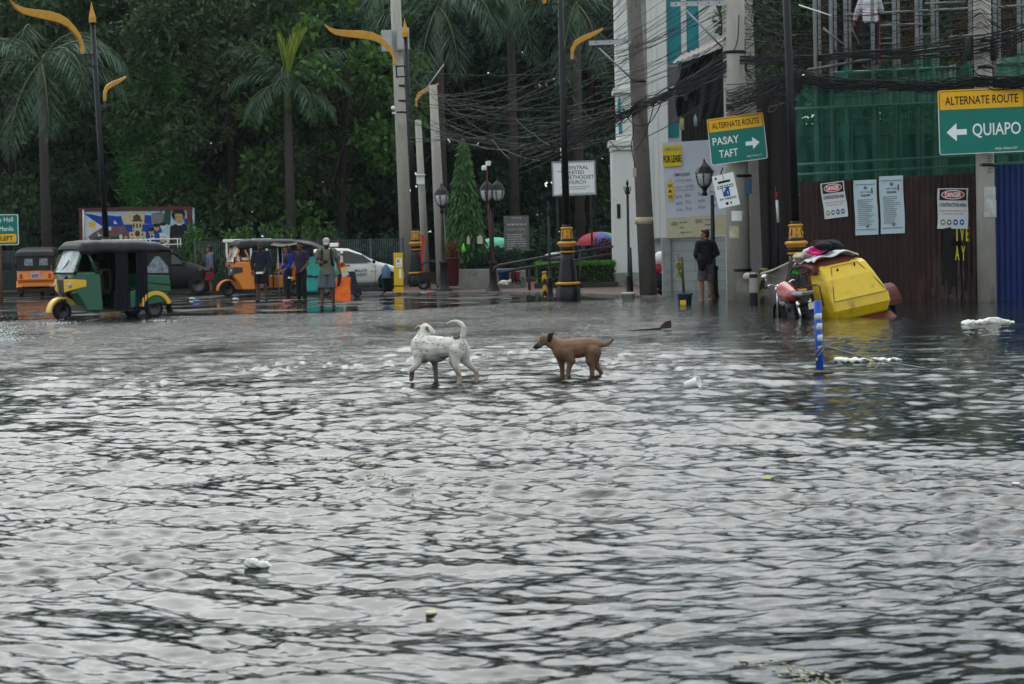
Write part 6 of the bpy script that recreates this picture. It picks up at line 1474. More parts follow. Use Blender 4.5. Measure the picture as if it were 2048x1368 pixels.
def person(label, loc, rz, J, wear, skin=SKIN, k=1., group=None):
    """J: joints in metres (x right of the person's own left... +x = person's left, -y = front); wear: garments"""
    t = thing('person', label, 'person', loc, rz, group); t.scale = (k,) * 3
    j = dict(head=(0, -.02, 1.60), neck=(0, .01, 1.46), chest=(0, .01, 1.26), waist=(0, .01, 1.06), pelvis=(0, .01, .92), sl=(.185, .01, 1.40), sr=(-.185, .01, 1.40), el=(.24, .03, 1.12), er=(-.24, .03, 1.12), wl=(.25, -.05, .88), wr=(-.25, -.05, .88),
             hl=(.095, .01, .90), hr=(-.095, .01, .90), kl=(.105, -.02, .49), kr=(-.105, -.02, .49), al=(.11, .02, .09), ar=(-.11, .02, .09), turn=0., nod=0.)
    j.update(J); V = {q: (Vector(p) if isinstance(p, tuple) else p) for q, p in j.items()}
    RH = Matrix.Rotation(j['turn'], 3, 'Z') @ Matrix.Rotation(j['nod'], 3, 'X'); H = V['head']
    def h(p): return H + RH @ Vector(p)
    m = MB()
    m.ell(h((0, .01, .03)), (.078, .096, .098), rot=RH); m.ell(h((0, -.03, -.05)), (.058, .062, .068), rot=RH); m.ell(h((0, -.058, -.085)), (.034, .032, .028), rot=RH)
    m.cap(h((0, -.086, .012)), h((0, -.105, -.024)), .011, .016, 8); m.ell(h((0, -.082, -.058)), (.026, .012, .012), rot=RH)
    for s in (-1, 1): m.ell(h((s * .078, .012, -.01)), (.013, .026, .034), rot=RH)
    m.ell(h((0, -.072, .035)), (.055, .02, .012), rot=RH)
    m.cap(h((0, .02, -.06)), V['neck'] - Vector((0, 0, .06)), .056, .062, 12)
    m.ell(V['chest'], (.165, .105, .19)); m.ell(V['waist'], (.14, .10, .15)); m.ell(V['pelvis'], (.155, .11, .13))
    for s in ('l', 'r'):
        m.cap(V['neck'] - Vector((0, 0, .08)), V['s' + s], .06, .06); m.cap(V['s' + s], V['e' + s], .056, .042); m.cap(V['e' + s], V['w' + s], .042, .027)
        d = (V['w' + s] - V['e' + s]).normalized(); ph = j.get('palm' + s, (-.3 if s == 'l' else .3, -.6, -.2)); hand(m, V['w' + s], Vector(j.get('hand' + s, tuple(d))), ph)
        m.cap(V['h' + s], V['k' + s], .082, .056); m.cap(V['k' + s], V['k' + s].lerp(V['a' + s], .35) + Vector((0, .015, 0)), .052, .054); m.cap(V['k' + s].lerp(V['a' + s], .35) + Vector((0, .015, 0)), V['a' + s], .054, .036)
        ft = Vector(j.get('toe' + s, (.02 if s == 'l' else -.02, -.15, -.055))); m.cap(V['a' + s] + Vector((0, .02, -.045)), V['a' + s] + ft, .036, .028); m.ell(V['a' + s] + ft * .8, (.045, .06, .026))
    me = blob(m, .0085, 5); me.materials.append(skin); link('body', me, t)
    m = MB()
    for s in (-1, 1): m.ell(h((s * .03, -.081, .012)), (.012, .008, .007), rot=RH)
    m.build('eyes', mat('eye_dark', (.03, .02, .018), .2), t, world=False)
    m = MB(); m.ell(h((0, -.094, -.058)), (.02, .004, .004), rot=RH); m.build('mouth', mat('lip', (.14, .05, .045), .5), t, world=False)
    def cloth(m, name, mt, vox=.011, sm=4): me = blob(m, vox, sm); me.materials.append(mt); return link(name, me, t)
    for kind_, mt, o in wear:
        m = MB()
        if kind_ in ('shirt', 'hoodie'):
            e = .022; sl = o.get('sleeve', .55)
            m.ell(V['chest'], (.168 + e, .108 + e, .19 + e)); m.ell(V['waist'], (.150 + e, .108 + e, .17)); 
            m.tube([V['waist'] + Vector((0, 0, .1)), V['pelvis'] + Vector((0, 0, .02)), V['pelvis'] + Vector((0, 0, o.get('hem', -.06)))], [.165, .178, .182], 20, flat=1.0) if 0 else None
            zb = V['pelvis'].z + o.get('hem', -.06)
            k_ = 24; ring_ = lambda z, rx, ry, c: [(c.x + rx * cos(2 * pi * i / k_), c.y + ry * sin(2 * pi * i / k_), z) for i in range(k_)]
            vv = ring_(zb, .178, .135, V['pelvis']) + ring_(zb + .12, .172, .130, V['pelvis'].lerp(V['waist'], .5)) + ring_(V['chest'].z - .05, .17, .125, V['chest']) + ring_(V['chest'].z + .1, .17, .12, V['chest'])
            ff = [(a * k_ + i, a * k_ + (i + 1) % k_, (a + 1) * k_ + (i + 1) % k_, (a + 1) * k_ + i) for a in range(3) for i in range(k_)] + [tuple(range(k_ - 1, -1, -1)), tuple(range(3 * k_, 4 * k_))]
            m.add(vv, ff)
            for s in ('l', 'r'):
                m.cap(V['neck'] - Vector((0, 0, .075)), V['s' + s], .068, .078)
                if sl <= 1: m.tube([V['s' + s], V['s' + s].lerp(V['e' + s], sl)], [.078, .07], 14)
                else:
                    m.cap(V['s' + s], V['e' + s], .078, .062); m.tube([V['e' + s], V['e' + s].lerp(V['w' + s], sl - 1)], [.062, .046], 14); m.ell(V['e' + s], .062)
            if kind_ == 'hoodie': m.lathe([(.10, -.02), (.11, .02), (.075, .05), (.06, .0)], V['neck'] + Vector((0, .02, -.03)), 16); m.ell(V['neck'] + Vector((0, .09, -.04)), (.12, .06, .08))
            cloth(m, 'shirt' if kind_ == 'shirt' else 'hoodie', mt)
        elif kind_ in ('shorts', 'trousers'):
            m.ell(V['pelvis'] + Vector((0, 0, .03)), (.168, .125, .14)); ln = o.get('len', .85)
            for s in ('l', 'r'):
                if ln <= 1: m.tube([V['h' + s] + Vector((0, 0, .03)), V['h' + s].lerp(V['k' + s], .5), V['h' + s].lerp(V['k' + s], ln)], [.10, .10 + o.get('fl', .004), .095 + o.get('fl', .004) * 2], 16)
                else: m.cap(V['h' + s], V['k' + s], .10, .075); m.tube([V['k' + s] + Vector((0, 0, .04)), V['k' + s], V['k' + s].lerp(V['a' + s], ln - 1)], [.075, .075, .062], 14)
            cloth(m, kind_, mt)
        elif kind_ == 'vest':
            m.ell(V['chest'], (.196, .138, .21)); m.ell(V['waist'], (.178, .136, .20)); m.ell(V['pelvis'] + Vector((0, 0, .04)), (.182, .14, .12)); cloth(m, 'vest', mt)
        elif kind_ == 'hair':
            m.ell(h((0, .022, .052)), (.084, .092, .088), rot=RH); m.ell(h((0, .05, -.005)), (.076, .062, .08), rot=RH); m.ell(h((0, -.05, .10)), (.06, .05, .03), rot=RH)
            if o.get('long'): m.cap(h((0, .06, .0)), h((.0, .085, -.34)), .085, .06); m.cap(h((.06, .03, .0)), h((.08, .03, -.3)), .045, .03); m.cap(h((-.06, .03, .0)), h((-.08, .03, -.3)), .045, .03)
            cloth(m, 'hair', mt, .009)
        elif kind_ == 'cap':
            m.ell(h((0, .012, .062)), (.088, .104, .082), rot=RH); m.grid(lambda u, v: h(((u - .5) * .15, -.07 - .105 * v * (1 - (2 * u - 1) ** 2 * .35), .058 - .028 * v - .03 * (2 * u - 1) ** 2)), 10, 5) if 0 else None
            for i in range(7):
                u = (i / 6 - .5); m.cap(h((u * .14, -.075, .06 - .1 * u * u)), h((u * .13, -.165 + .22 * u * u, .032 - .12 * u * u)), .012, .008, 8)
            cloth(m, 'cap', mt, .009, 3)
        elif kind_ == 'beard':
            m.ell(h((0, -.062, -.088)), (.045, .036, .035), rot=RH); m.ell(h((0, -.088, -.045)), (.03, .012, .007), rot=RH); cloth(m, 'beard', mt, .008, 2)
        elif kind_ == 'shoes':
            for s in ('l', 'r'):
                m = MB(); ft = Vector(j.get('toe' + s, (.02 if s == 'l' else -.02, -.15, -.055))); m.cap(V['a' + s] + Vector((0, .025, -.045)), V['a' + s] + ft * 1.05, .046, .04); m.ell(V['a' + s] + ft * .6 + Vector((0, 0, -.02)), (.05, .10, .035)); me = blob(m, .01, 3); me.materials.append(mt); link('shoe', me, t)
        elif kind_ == 'straps':
            for s in ('l', 'r'):
                m = MB(); x = .115 * (1 if s == 'l' else -1); c = V['chest']
                m.tube([Vector((x, .11, 1.38)), Vector((x, .02, 1.475)), Vector((x, -.09, 1.40)), Vector((x * 1.05, -.142, 1.24)), Vector((x * 1.3, -.11, 1.08)), Vector((x * 1.45, .02, 1.04))], .022, 8, flat=1.3); m.build('backpack_strap', mt, t, world=False)
            m = MB(); m.cap((0, .19, 1.36), (0, .19, 1.10), .12, .13); me = blob(m, .015, 4); me.materials.append(mt); link('backpack', me, t)
    return t
# man with cap, camera and bag; he faces the viewer (front is -y)
foot = gnd(656, 617, .0)
t = person('man in a grey T-shirt, denim shorts and cap, looking down at a small camera', (foot.x, foot.y, .02), radians(4),
       dict(er=(-.25, .02, 1.14), wr=(-.09, -.20, 1.12), handr=(.8, -.4, .15), palmr=(.2, .6, .5), el=(.27, .03, 1.11), wl=(.33, -.02, .86), handl=(.1, -.1, -1), nod=.42, kl=(.12, -.03, .49), al=(.135, .02, .09), kr=(-.12, -.02, .49), ar=(-.14, .02, .09)),
       [('shirt', mat('grey_green_tee', (.17, .165, .135), .85, v=.1), dict(sleeve=.62, hem=-.10)), ('shorts', mat('faded_denim', (.11, .125, .15), .85, v=.25, sc=14), dict(len=1.0, fl=.018)), ('cap', mat('pale_cap', (.40, .37, .36), .8, v=.2), {}), ('beard', HAIR, {}), ('straps', mat('dark_strap', (.02, .024, .018), .8), {}), ('shoes', mat('brown_sandal', (.05, .04, .032), .7), {})], SKIND, 1.03)
ms = t.matrix_basis
o_ = Matrix.Translation(t.location) @ Matrix.Rotation(radians(4), 4, 'Z') @ Matrix.Scale(1.03, 4)
m = MB(); m.box((0, 0, 0), (.105, .05, .07)); m.lathe([(.03, -.05), (.03, -.02)], (.0, 0, 0), 12, axis='y'); c = o_ @ Vector((-.03, -.25, 1.15)); m.v = [p + c for p in m.v]; tag(m.build('camera_body', BLACKM, None, .006), 'small black camera in the hand of the man in the grey T-shirt', 'camera')
c = o_ @ Vector((.38, -.06, .44)); ORB = mat('orange_bag', (.70, .17, .02), .5, v=.25, sc=7, b=.5, bsc=7, dirt=(.62, .30, .03), dsc=4, dth=.58)
tb = thing('shopping_bag', 'bright orange woven bag carried by the man in the grey T-shirt', 'bag', c)
m = MB(); m.grid(lambda u, v: c + Vector((.20 * (1 + .04 * sin(v * 9)) * (1 if cos(2 * pi * u) > 0 else -1) * abs(cos(2 * pi * u)) ** .4, .11 * (1 if sin(2 * pi * u) > 0 else -1) * abs(sin(2 * pi * u)) ** .6 * (1 - .55 * v), -.30 + .62 * v + .015 * sin(u * 37))), 44, 12); m.box(c + Vector((0, 0, -.295)), (.38, .19, .02)); m.build('bag_body', ORB, tb, fixn=False)
m = MB(); m.tube([c + Vector((-.12, -.03, .31)), c + Vector((-.07, -.01, .40)), c + Vector((-.03, -.03, .31))], .014, 6); m.build('handle', ORB, tb)
m = MB(); m.cap(c + Vector((-.06, -.06, .36)), c + Vector((-.10, -.12, .12)), .05, .035); b_ = blob(m, .015, 3); b_.materials.append(mat('navy_rag', (.02, .025, .045), .85)); tag(link('rag', b_), 'navy cloth gathered at the handle of the orange bag', 'cloth')
# navy hoodie man
foot = gnd(524, 604, .02); NAVY = mat('navy_hoodie', (.022, .028, .045), .85, v=.15)
person('bearded man in a navy hoodie, dark shorts and cap, arms hanging in front', (foot.x, foot.y, .03), radians(-4),
       dict(el=(.26, -.02, 1.12), wl=(.15, -.16, .94), handl=(-.2, -.2, -1), er=(-.26, .01, 1.12), wr=(-.23, -.08, .88), handr=(.0, -.2, -1), kl=(.12, -.06, .50), al=(.13, .05, .11), kr=(-.10, -.02, .49)),
       [('hoodie', NAVY, dict(sleeve=1.85, hem=-.10)), ('shorts', mat('black_shorts', (.014, .015, .018), .85), dict(len=.92, fl=.01)), ('cap', mat('olive_cap', (.06, .055, .025), .8, v=.4), {}), ('beard', HAIR, {}), ('hair', HAIR, {}), ('shoes', mat('black_slipper', (.016, .016, .018), .6), {})], SKIND, 1.0)
m = MB(); c = Vector((foot.x - .02, foot.y - .16, .86)); m.box(c, (.22, .02, .06)); tag(m.build('white_pouch', SIGNW, None, .01), 'white strip of cloth at the waist of the man in the navy hoodie', 'cloth')
# young woman in blue sleeves, turned to the left
foot = gnd(577, 605, .02)
person('young woman with long hair in a dark top with blue sleeves and pink shoes', (foot.x, foot.y, .03), radians(-58),
       dict(el=(.22, .0, 1.12), wl=(.20, -.20, .98), handl=(-.1, -1, -.2), er=(-.22, .02, 1.12), wr=(-.16, -.20, .98), handr=(.1, -1, -.2), nod=.25, kl=(.08, -.05, .49), kr=(-.08, -.02, .49), al=(.08, -.04, .09), ar=(-.08, .05, .09)),
       [('shirt', mat('royal_blue', (.012, .035, .26), .8), dict(sleeve=1.7, hem=-.04)), ('vest', mat('dark_brown_vest', (.03, .024, .022), .85), {}), ('trousers', mat('black_trousers', (.012, .012, .014), .85), dict(len=1.95)), ('hair', HAIR, dict(long=1)), ('shoes', mat('pink_shoes', (.55, .26, .30), .6), {})], SKIN, .93)
m = MB(); c = at(582, 556, foot.y - .3); m.box(c, (.10, .06, .03)); m.box(c + Vector((-.06, .0, .01)), (.05, .04, .05)); tag(m.build('white_cup', SIGNW, None, .01), 'small white packet in the hands of the woman with blue sleeves', 'packet')
foot = gnd(602, 607, .02)
person('man in a dark purple T-shirt and black trousers behind the woman with blue sleeves', (foot.x, foot.y + .2, .03), radians(-35),
       dict(el=(.25, .02, 1.12), wl=(.20, -.16, .95), er=(-.24, .02, 1.12), wr=(-.12, -.22, 1.0), handr=(.3, -1, .1)),
       [('shirt', mat('dark_purple_tee', (.035, .028, .06), .85, v=.3), dict(sleeve=.7, hem=-.08)), ('trousers', mat('black_trousers', (.012, .012, .014), .85), dict(len=1.95)), ('hair', HAIR, {}), ('shoes', mat('black_slipper', (.016, .016, .018), .6), {})], SKIND, .98)
# man with a red bag between the van and the orange three-wheeler
foot = gnd(421, 588, .02)
person('man in a white and navy jacket, hand raised to his face, beside the black van', (foot.x, foot.y, .03), radians(-75),
       dict(er=(-.24, -.12, 1.18), wr=(-.08, -.22, 1.42), handr=(.3, -.2, 1), el=(.25, .03, 1.12), wl=(.25, -.05, .88)),
       [('hoodie', mat('white_navy_jacket', (.14, .16, .20), .8, v=.7, sc=4), dict(sleeve=1.8, hem=-.06)), ('trousers', mat('dark_trousers', (.02, .022, .03), .85), dict(len=1.0)), ('hair', HAIR, {}), ('shoes', mat('black_slipper', (.016, .016, .018), .6), {})], SKIN, .95)
c = at(419, 553, foot.y - .35); tr_b = thing('red_bag', 'dark red bag held by the man beside the black van', 'bag', c)
m = MB(); m.prism([(c.x - .17, c.z - .14), (c.x + .16, c.z - .14), (c.x + .14, c.z + .14), (c.x - .12, c.z + .14)], c.y - .06, c.y + .06); m.build('bag_body', mat('dark_red_bag', (.20, .012, .02), .5), tr_b, .02)
m = MB(); m.tube([c + Vector((-.08, 0, .13)), c + Vector((0, 0, .24)), c + Vector((.08, 0, .13))], .012, 6); m.build('handle', mat('dark_red_bag', (.20, .012, .02), .5), tr_b)
# man in black by the block wall, seen from behind, head turned left
foot = gnd(1413, 605, -.08)
t = person('man in a black jacket and plaid shorts standing barefoot with his back turned', (foot.x, foot.y, -.06), radians(198),
       dict(turn=radians(52), el=(.27, .03, 1.14), er=(-.30, .02, 1.15), wl=(.17, -.16, 1.02), wr=(-.16, -.18, 1.02), handl=(-1, -.3, 0), handr=(1, -.3, 0)),
       [('hoodie', mat('black_jacket', (.012, .014, .02), .85, v=.2), dict(sleeve=1.8, hem=-.02)), ('shorts', mat('plaid_shorts', (.11, .095, .10), .85, v=.6, sc=18), dict(len=.95, fl=.012)), ('hair', HAIR, {}), ('beard', HAIR, {})], SKIN, 1.08)
m = MB(); m.cap(at(1402, 520, foot.y - .28), at(1404, 535, foot.y - .28), .12, .10); b_ = blob(m, .02, 4); b_.materials.append(CLOTHB); tag(link('waist_bag', b_), 'black bag slung at the side of the man in the black jacket', 'bag')
# worker on the scaffold, back turned, leaning forward
c = at(1742, 128, 48.9)
person('worker in a white long-sleeved shirt and dark trousers standing on the scaffold', (c.x, c.y, c.z), radians(170),
       dict(head=(.04, -.22, 1.62), neck=(.03, -.13, 1.48), chest=(.02, -.08, 1.28), sl=(.19, -.09, 1.41), sr=(-.17, -.09, 1.41), el=(.29, -.10, 1.17), wl=(.36, -.18, .95), er=(-.24, -.2, 1.2), wr=(-.22, -.42, 1.2)),
       [('shirt', mat('white_work_shirt', (.52, .50, .54), .8, v=.12), dict(sleeve=1.85, hem=-.02)), ('trousers', mat('navy_trousers', (.016, .024, .042), .85), dict(len=1.95)), ('hair', HAIR, {}), ('shoes', mat('black_slipper', (.016, .016, .018), .6), {})], SKIN, 1.1)

# driver of the green three-wheeler
gm_ = Matrix.Translation(g.location) @ Matrix.Rotation(yaw, 4, 'Z'); dl = gm_ @ Vector((1.62, 0, .22))
person('driver in an olive shirt seated behind the windscreen of the green three-wheeler', dl, yaw + pi / 2,
       dict(head=(0, -.05, 1.16), neck=(0, .0, 1.02), chest=(0, .02, .82), waist=(0, .04, .63), pelvis=(0, .05, .50), sl=(.185, .0, .96), sr=(-.185, .0, .96), el=(.27, -.16, .74), er=(-.27, -.16, .74), wl=(.25, -.36, .80), wr=(-.25, -.36, .80), handl=(0, -1, 0), handr=(0, -1, 0),
            hl=(.10, .02, .50), hr=(-.10, .02, .50), kl=(.14, -.36, .46), kr=(-.14, -.36, .46), al=(.13, -.36, .09), ar=(-.13, -.36, .09)),
       [('shirt', mat('olive_shirt', (.05, .07, .035), .85), dict(sleeve=.8, hem=-.04)), ('trousers', mat('dark_trousers', (.02, .022, .03), .85), dict(len=1.9)), ('hair', HAIR, {})], SKIND, .95)

# ---------------------------------------------------------------- dogs
def coat(name, base, r=.75):
    if name in MATS: return MATS[name]
    M = bpy.data.materials.new(name); M.use_nodes = True; n, l = M.node_tree.nodes, M.node_tree.links; p = n['Principled BSDF']; p.inputs['Roughness'].default_value = r
    a = n.new('ShaderNodeAttribute'); a.attribute_name = 'coat'; tcn = n.new('ShaderNodeTexCoord')
    z = n.new('ShaderNodeTexNoise'); z.inputs['Scale'].default_value = 90; z.inputs['Detail'].default_value = 4; l.new(tcn.outputs['Object'], z.inputs['Vector'])
    mr_ = n.new('ShaderNodeMapRange'); mr_.inputs['To Min'].default_value = .8; mr_.inputs['To Max'].default_value = 1.2; l.new(z.outputs[0], mr_.inputs[0])
    z2 = n.new('ShaderNodeTexNoise'); z2.inputs['Scale'].default_value = 9; z2.inputs['Detail'].default_value = 5; l.new(tcn.outputs['Object'], z2.inputs['Vector'])
    mq = n.new('ShaderNodeMapRange'); mq.inputs['From Min'].default_value = .3; mq.inputs['From Max'].default_value = .7; mq.inputs['To Min'].default_value = .62; mq.inputs['To Max'].default_value = 1.12; l.new(z2.outputs[0], mq.inputs[0])
    mm = n.new('ShaderNodeMath'); mm.operation = 'MULTIPLY'; l.new(mr_.outputs[0], mm.inputs[0]); l.new(mq.outputs[0], mm.inputs[1])
    x = n.new('ShaderNodeMix'); x.data_type = 'RGBA'; x.blend_type = 'MULTIPLY'; x.inputs['Factor'].default_value = 1; l.new(a.outputs['Color'], x.inputs['A']); l.new(mm.outputs[0], x.inputs['B']); l.new(x.outputs['Result'], p.inputs['Base Color'])
    b_ = n.new('ShaderNodeBump'); b_.inputs['Strength'].default_value = .9; b_.inputs['Distance'].default_value = .012; l.new(z.outputs[0], b_.inputs['Height']); l.new(b_.outputs[0], p.inputs['Normal'])
    MATS[name] = M; return M
def dog(label, org, segs, ells, colf, scale_px, o0, eyes, nose, matname, fat=1.):
    """segs: (px a, depth a, r a, px b, depth b, r b) in crop pixels of a still of the pose; scale_px pixels per metre"""
    t = thing('dog', label, 'dog', org)
    def C(p, d): return Vector(((p[0] - o0[0]) / scale_px, d, (o0[1] - p[1]) / scale_px))
    m = MB()
    for a, da, ra, b, db, rb in segs: m.cap(C(a, da), C(b, db), ra * 1.05 * fat + .003, rb * 1.05 * fat + .003, 12)
    for c, d, r, tilt in ells: m.ell(C(c, d), tuple(q * 1.02 * fat for q in r), rot=Matrix.Rotation(tilt, 3, 'Y'), n=18, k=12)
    me = blob(m, .007, 16, .5); me.materials.append(coat(matname, None)); o = link('body', me, t)
    ca = me.color_attributes.new('coat', 'FLOAT_COLOR', 'POINT'); rr = np.random.default_rng(3)
    col = np.array([colf(v.co) + (1,) for v in me.vertices], dtype=np.float32); ca.data.foreach_set('color', col.ravel())
    for p, d, r in eyes:
        m = MB(); m.ell(C(p, d), r); m.build('eye', mat('dog_eye', (.01, .008, .008), .1), t, world=False)
    if nose: m = MB(); m.ell(C(nose[0], nose[1]), (.016, .017, .014)); m.build('nose', INK, t, world=False)
    return t, C
# white dog: walking away to the left, head turned back to the right
S, O = 1351., (730, 1190); org = gnd(889, 767.5, 0) + Vector((0, 0, .022))
rr_ = random.Random(12); spots_ = [(rr_.uniform(-.34, .26), rr_.uniform(.22, .56), rr_.uniform(.005, .011)) for _ in range(50)]
def wcol(c):
    x, z = c.x, c.z; base = (.66, .64, .57)
    if z < .21: f = max(0., min(1., (.21 - z) / .12)); base = tuple(a * (1 - f) + b * f for a, b in zip(base, (.34, .25, .20)))
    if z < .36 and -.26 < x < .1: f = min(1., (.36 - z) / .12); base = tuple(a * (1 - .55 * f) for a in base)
    if ((x - .155) / .045) ** 2 + ((z - .53) / .032) ** 2 < 1: return (.02, .018, .018)
    if x > .215 and x < .27 and .40 < z < .50 and c.y > .01: return (.03, .025, .025)
    if ((x - .21) / .03) ** 2 + ((z - .42) / .04) ** 2 < 1 and c.y < -.12: return (.46, .37, .30)
    if z < .56 and z > .2:
        for sx, sz, sr in spots_:
            if (x - sx) ** 2 + (z - sz) ** 2 < sr * sr: return tuple(q * .3 for q in base)
    if x < -.31 and z < .13: return (.10, .07, .06)
    if -.16 < x < -.05 and z < .22 and z > .03: return (.16, .13, .12)
    return base
segs = [((395, 640), .10, .135, (600, 655), .02, .135), ((600, 655), .02, .135, (800, 640), -.06, .112), ((800, 640), -.06, .112, (965, 620), -.12, .108),
        ((370, 590), .12, .115, (400, 480), .17, .075), ((400, 480), .17, .075, (430, 380), .19, .066),                                            # neck
        ((440, 365), .19, .066, (480, 380), .20, .058), ((480, 375), .20, .052, (560, 425), .23, .03),                                            # head and muzzle to the right
        ((330, 330), .17, .022, (292, 352), .16, .013), ((470, 340), .15, .026, (505, 395), .135, .014),                                          # ears
        ((1010, 520), -.15, .036, (1050, 440), -.16, .031), ((1050, 440), -.16, .031, (1062, 340), -.16, .027), ((1062, 340), -.16, .027, (1020, 265), -.15, .023), ((1020, 265), -.15, .023, (950, 235), -.14, .019), ((950, 235), -.14, .019, (870, 232), -.13, .014), ((870, 232), -.13, .014, (785, 275), -.12, .008),
        ((940, 690), -.19, .088, (895, 850), -.20, .055), ((895, 850), -.20, .055, (925, 960), -.19, .036), ((925, 960), -.19, .034, (972, 1080), -.16, .024), ((972, 1080), -.16, .024, (972, 1170), -.17, .026), ((972, 1175), -.17, .026, (955, 1215), -.20, .026),
        ((1030, 690), -.06, .085, (1060, 850), -.05, .052), ((1060, 850), -.05, .05, (1150, 950), -.04, .034), ((1150, 950), -.04, .032, (1240, 1045), -.02, .024), ((1240, 1045), -.02, .024, (1240, 1190), -.03, .024),
        ((340, 740), .03, .07, (320, 880), .01, .042), ((320, 880), .01, .04, (222, 1000), .0, .028), ((222, 1000), .0, .026, (215, 1110), .02, .025), ((215, 1110), .02, .025, (208, 1145), .0, .022),
        ((500, 760), .20, .068, (575, 900), .20, .036), ((575, 900), .2, .034, (585, 1060), .2, .024), ((585, 1060), .2, .024, (590, 1200), .2, .024)]
ells = [((400, 680), .10, (.125, .12, .165), 0.), ((600, 690), .03, (.17, .125, .145), 0.), ((950, 640), -.12, (.10, .125, .13), 0.)]
td, Cw = dog('white dog with small black speckles and a curled tail, one front paw lifted', org, segs, ells, wcol, S, O, [((520, 372), .16, .009)], ((578, 425), .235), 'white_coat')
m = MB(); m.cap(Cw((468, 345), .128), Cw((498, 400), .118), .024, .010); b_ = blob(m, .006, 2); b_.materials.append(mat('grey_pink_ear', (.20, .16, .14), .7)); link('ear', b_, td)
m = MB(); m.cap(Cw((328, 332), .15), Cw((296, 352), .145), .022, .012); b_ = blob(m, .006, 2); b_.materials.append(mat('grey_pink_ear', (.20, .16, .14), .7)); link('ear', b_, td)
# brown dog in profile, facing left
S2, O2 = 1464., (900, 1022); org = gnd(1148, 752.5, 0) + Vector((0, 0, .03))
def bcol(c):
    x, z = c.x, c.z; base = (.21, .112, .055)
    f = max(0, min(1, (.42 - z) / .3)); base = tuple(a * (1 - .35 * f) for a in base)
    if x < -.27 and z > .28: base = (.21, .135, .07)
    if x < -.42 or (x < -.35 and z < .345): base = (.022, .017, .016)
    if x > .46: base = (.06, .04, .028)
    return base
segs = [((700, 590), 0, .125, (980, 570), 0, .125), ((980, 570), 0, .125, (1230, 550), 0, .112),
        ((690, 560), 0, .115, (560, 480), 0, .082), ((560, 480), 0, .08, (460, 420), 0, .07), ((420, 410), 0, .07, (390, 400), 0, .066), ((370, 430), 0, .058, (300, 495), 0, .036), ((300, 495), 0, .034, (235, 530), 0, .026), ((300, 520), 0, .028, (240, 552), 0, .02),
        ((478, 385), -.045, .034, (515, 305), -.055, .026), ((515, 305), -.055, .024, (545, 285), -.06, .012), ((370, 345), .05, .028, (350, 280), .055, .012),
        ((1310, 470), 0, .036, (1380, 520), -.01, .034), ((1380, 520), -.01, .034, (1470, 515), -.02, .03), ((1470, 515), -.02, .03, (1540, 475), -.03, .025), ((1540, 475), -.03, .024, (1600, 425), -.03, .014),
        ((790, 640), -.07, .085, (860, 790), -.075, .05), ((850, 790), -.075, .045, (815, 900), -.075, .032), ((815, 900), -.075, .03, (785, 1090), -.08, .025), ((785, 1110), -.08, .027, (755, 1130), -.09, .024),
        ((650, 640), .07, .075, (680, 800), .07, .044), ((680, 800), .07, .042, (695, 930), .07, .03), ((695, 930), .07, .03, (695, 1110), .07, .025),
        ((1230, 640), -.06, .10, (1190, 790), -.07, .062), ((1190, 790), -.07, .055, (1215, 900), -.07, .036), ((1215, 900), -.07, .034, (1218, 1100), -.07, .025),
        ((1280, 660), .05, .085, (1275, 800), .06, .052), ((1275, 800), .06, .048, (1320, 930), .06, .032), ((1320, 930), .06, .03, (1385, 1010), .06, .026), ((1385, 1010), .06, .025, (1380, 1110), .06, .024)]
ells = [((750, 630), 0, (.13, .105, .135), 0.2), ((1250, 580), 0, (.085, .11, .115), 0.), ((980, 600), 0, (.17, .105, .11), -.1), ((640, 640), 0, (.06, .085, .09), 0)]
tb_, Cb = dog('brown dog with a dark muzzle wading in profile', org, segs, ells, bcol, S2, O2, [((325, 440), -.052, .011)], ((205, 540), 0), 'brown_coat', .91)
m = MB(); m.cap(Cb((476, 420), -.068), Cb((495, 330), -.066), .026, .034); m.cap(Cb((500, 330), -.066), Cb((555, 285), -.07), .026, .01); b_ = blob(m, .006, 2); b_.materials.append(mat('dark_ear', (.028, .02, .018), .75)); link('ear', b_, tb_)
# ---------------------------------------------------------------- mural, fences, planters, small things
YM = 81.
cM = at(272, 460, YM); km = ppm(YM); X = frame(at(272, 459, YM), at(385, 455.5, YM) - at(160, 458.5, YM))
t = thing('painted_mural', 'long painted mural with a flag, tower and portrait in a red-brown frame', 'mural', X.translation)
w, h = 225 / km, 88 / km
m = MB(); m.box((0, -.02, -.06), (w - .1, h - .1, .08), X=X); m.build('board', mat('mural_board', (.3, .33, .36), .7), t)
RB = mat('redbrown_frame', (.13, .045, .032), .6, v=.3)
m = MB(); m.box((0, h / 2 - .06, .0), (w + .06, .14, .12), X=X); m.box((-w / 2 + .08, -.07, .001), (.16, h + .14, .12), X=X); m.box((w / 2 - .1, -.07, .001), (.2, h + .14, .12), X=X); m.build('frame', RB, t, .01)
def mu(px, py): return ((px / 2048 * 250 + 150 - 272) / km, (459 - (py / 819 * 100 + 400)) / km)     # pixels of the enlarged view
cols = [mat('mural_sky', (.42, .52, .60), .6, v=.2, sc=3), mat('mural_blue', (.012, .07, .36), .6, v=.15), mat('mural_white', (.55, .56, .58), .6, v=.1), mat('mural_yellow', (.60, .48, .06), .6), mat('mural_mountain', (.19, .11, .12), .6, v=.4, sc=4),
        mat('mural_green', (.03, .10, .07), .6, v=.4), mat('mural_cream', (.50, .44, .28), .6, v=.15), mat('mural_brown', (.10, .07, .05), .6), mat('mural_black', (.014, .014, .018), .6), mat('mural_skin', (.42, .29, .15), .6, v=.2), mat('mural_stone', (.20, .21, .20), .6, v=.2)]
m = MB(); zc = [0]
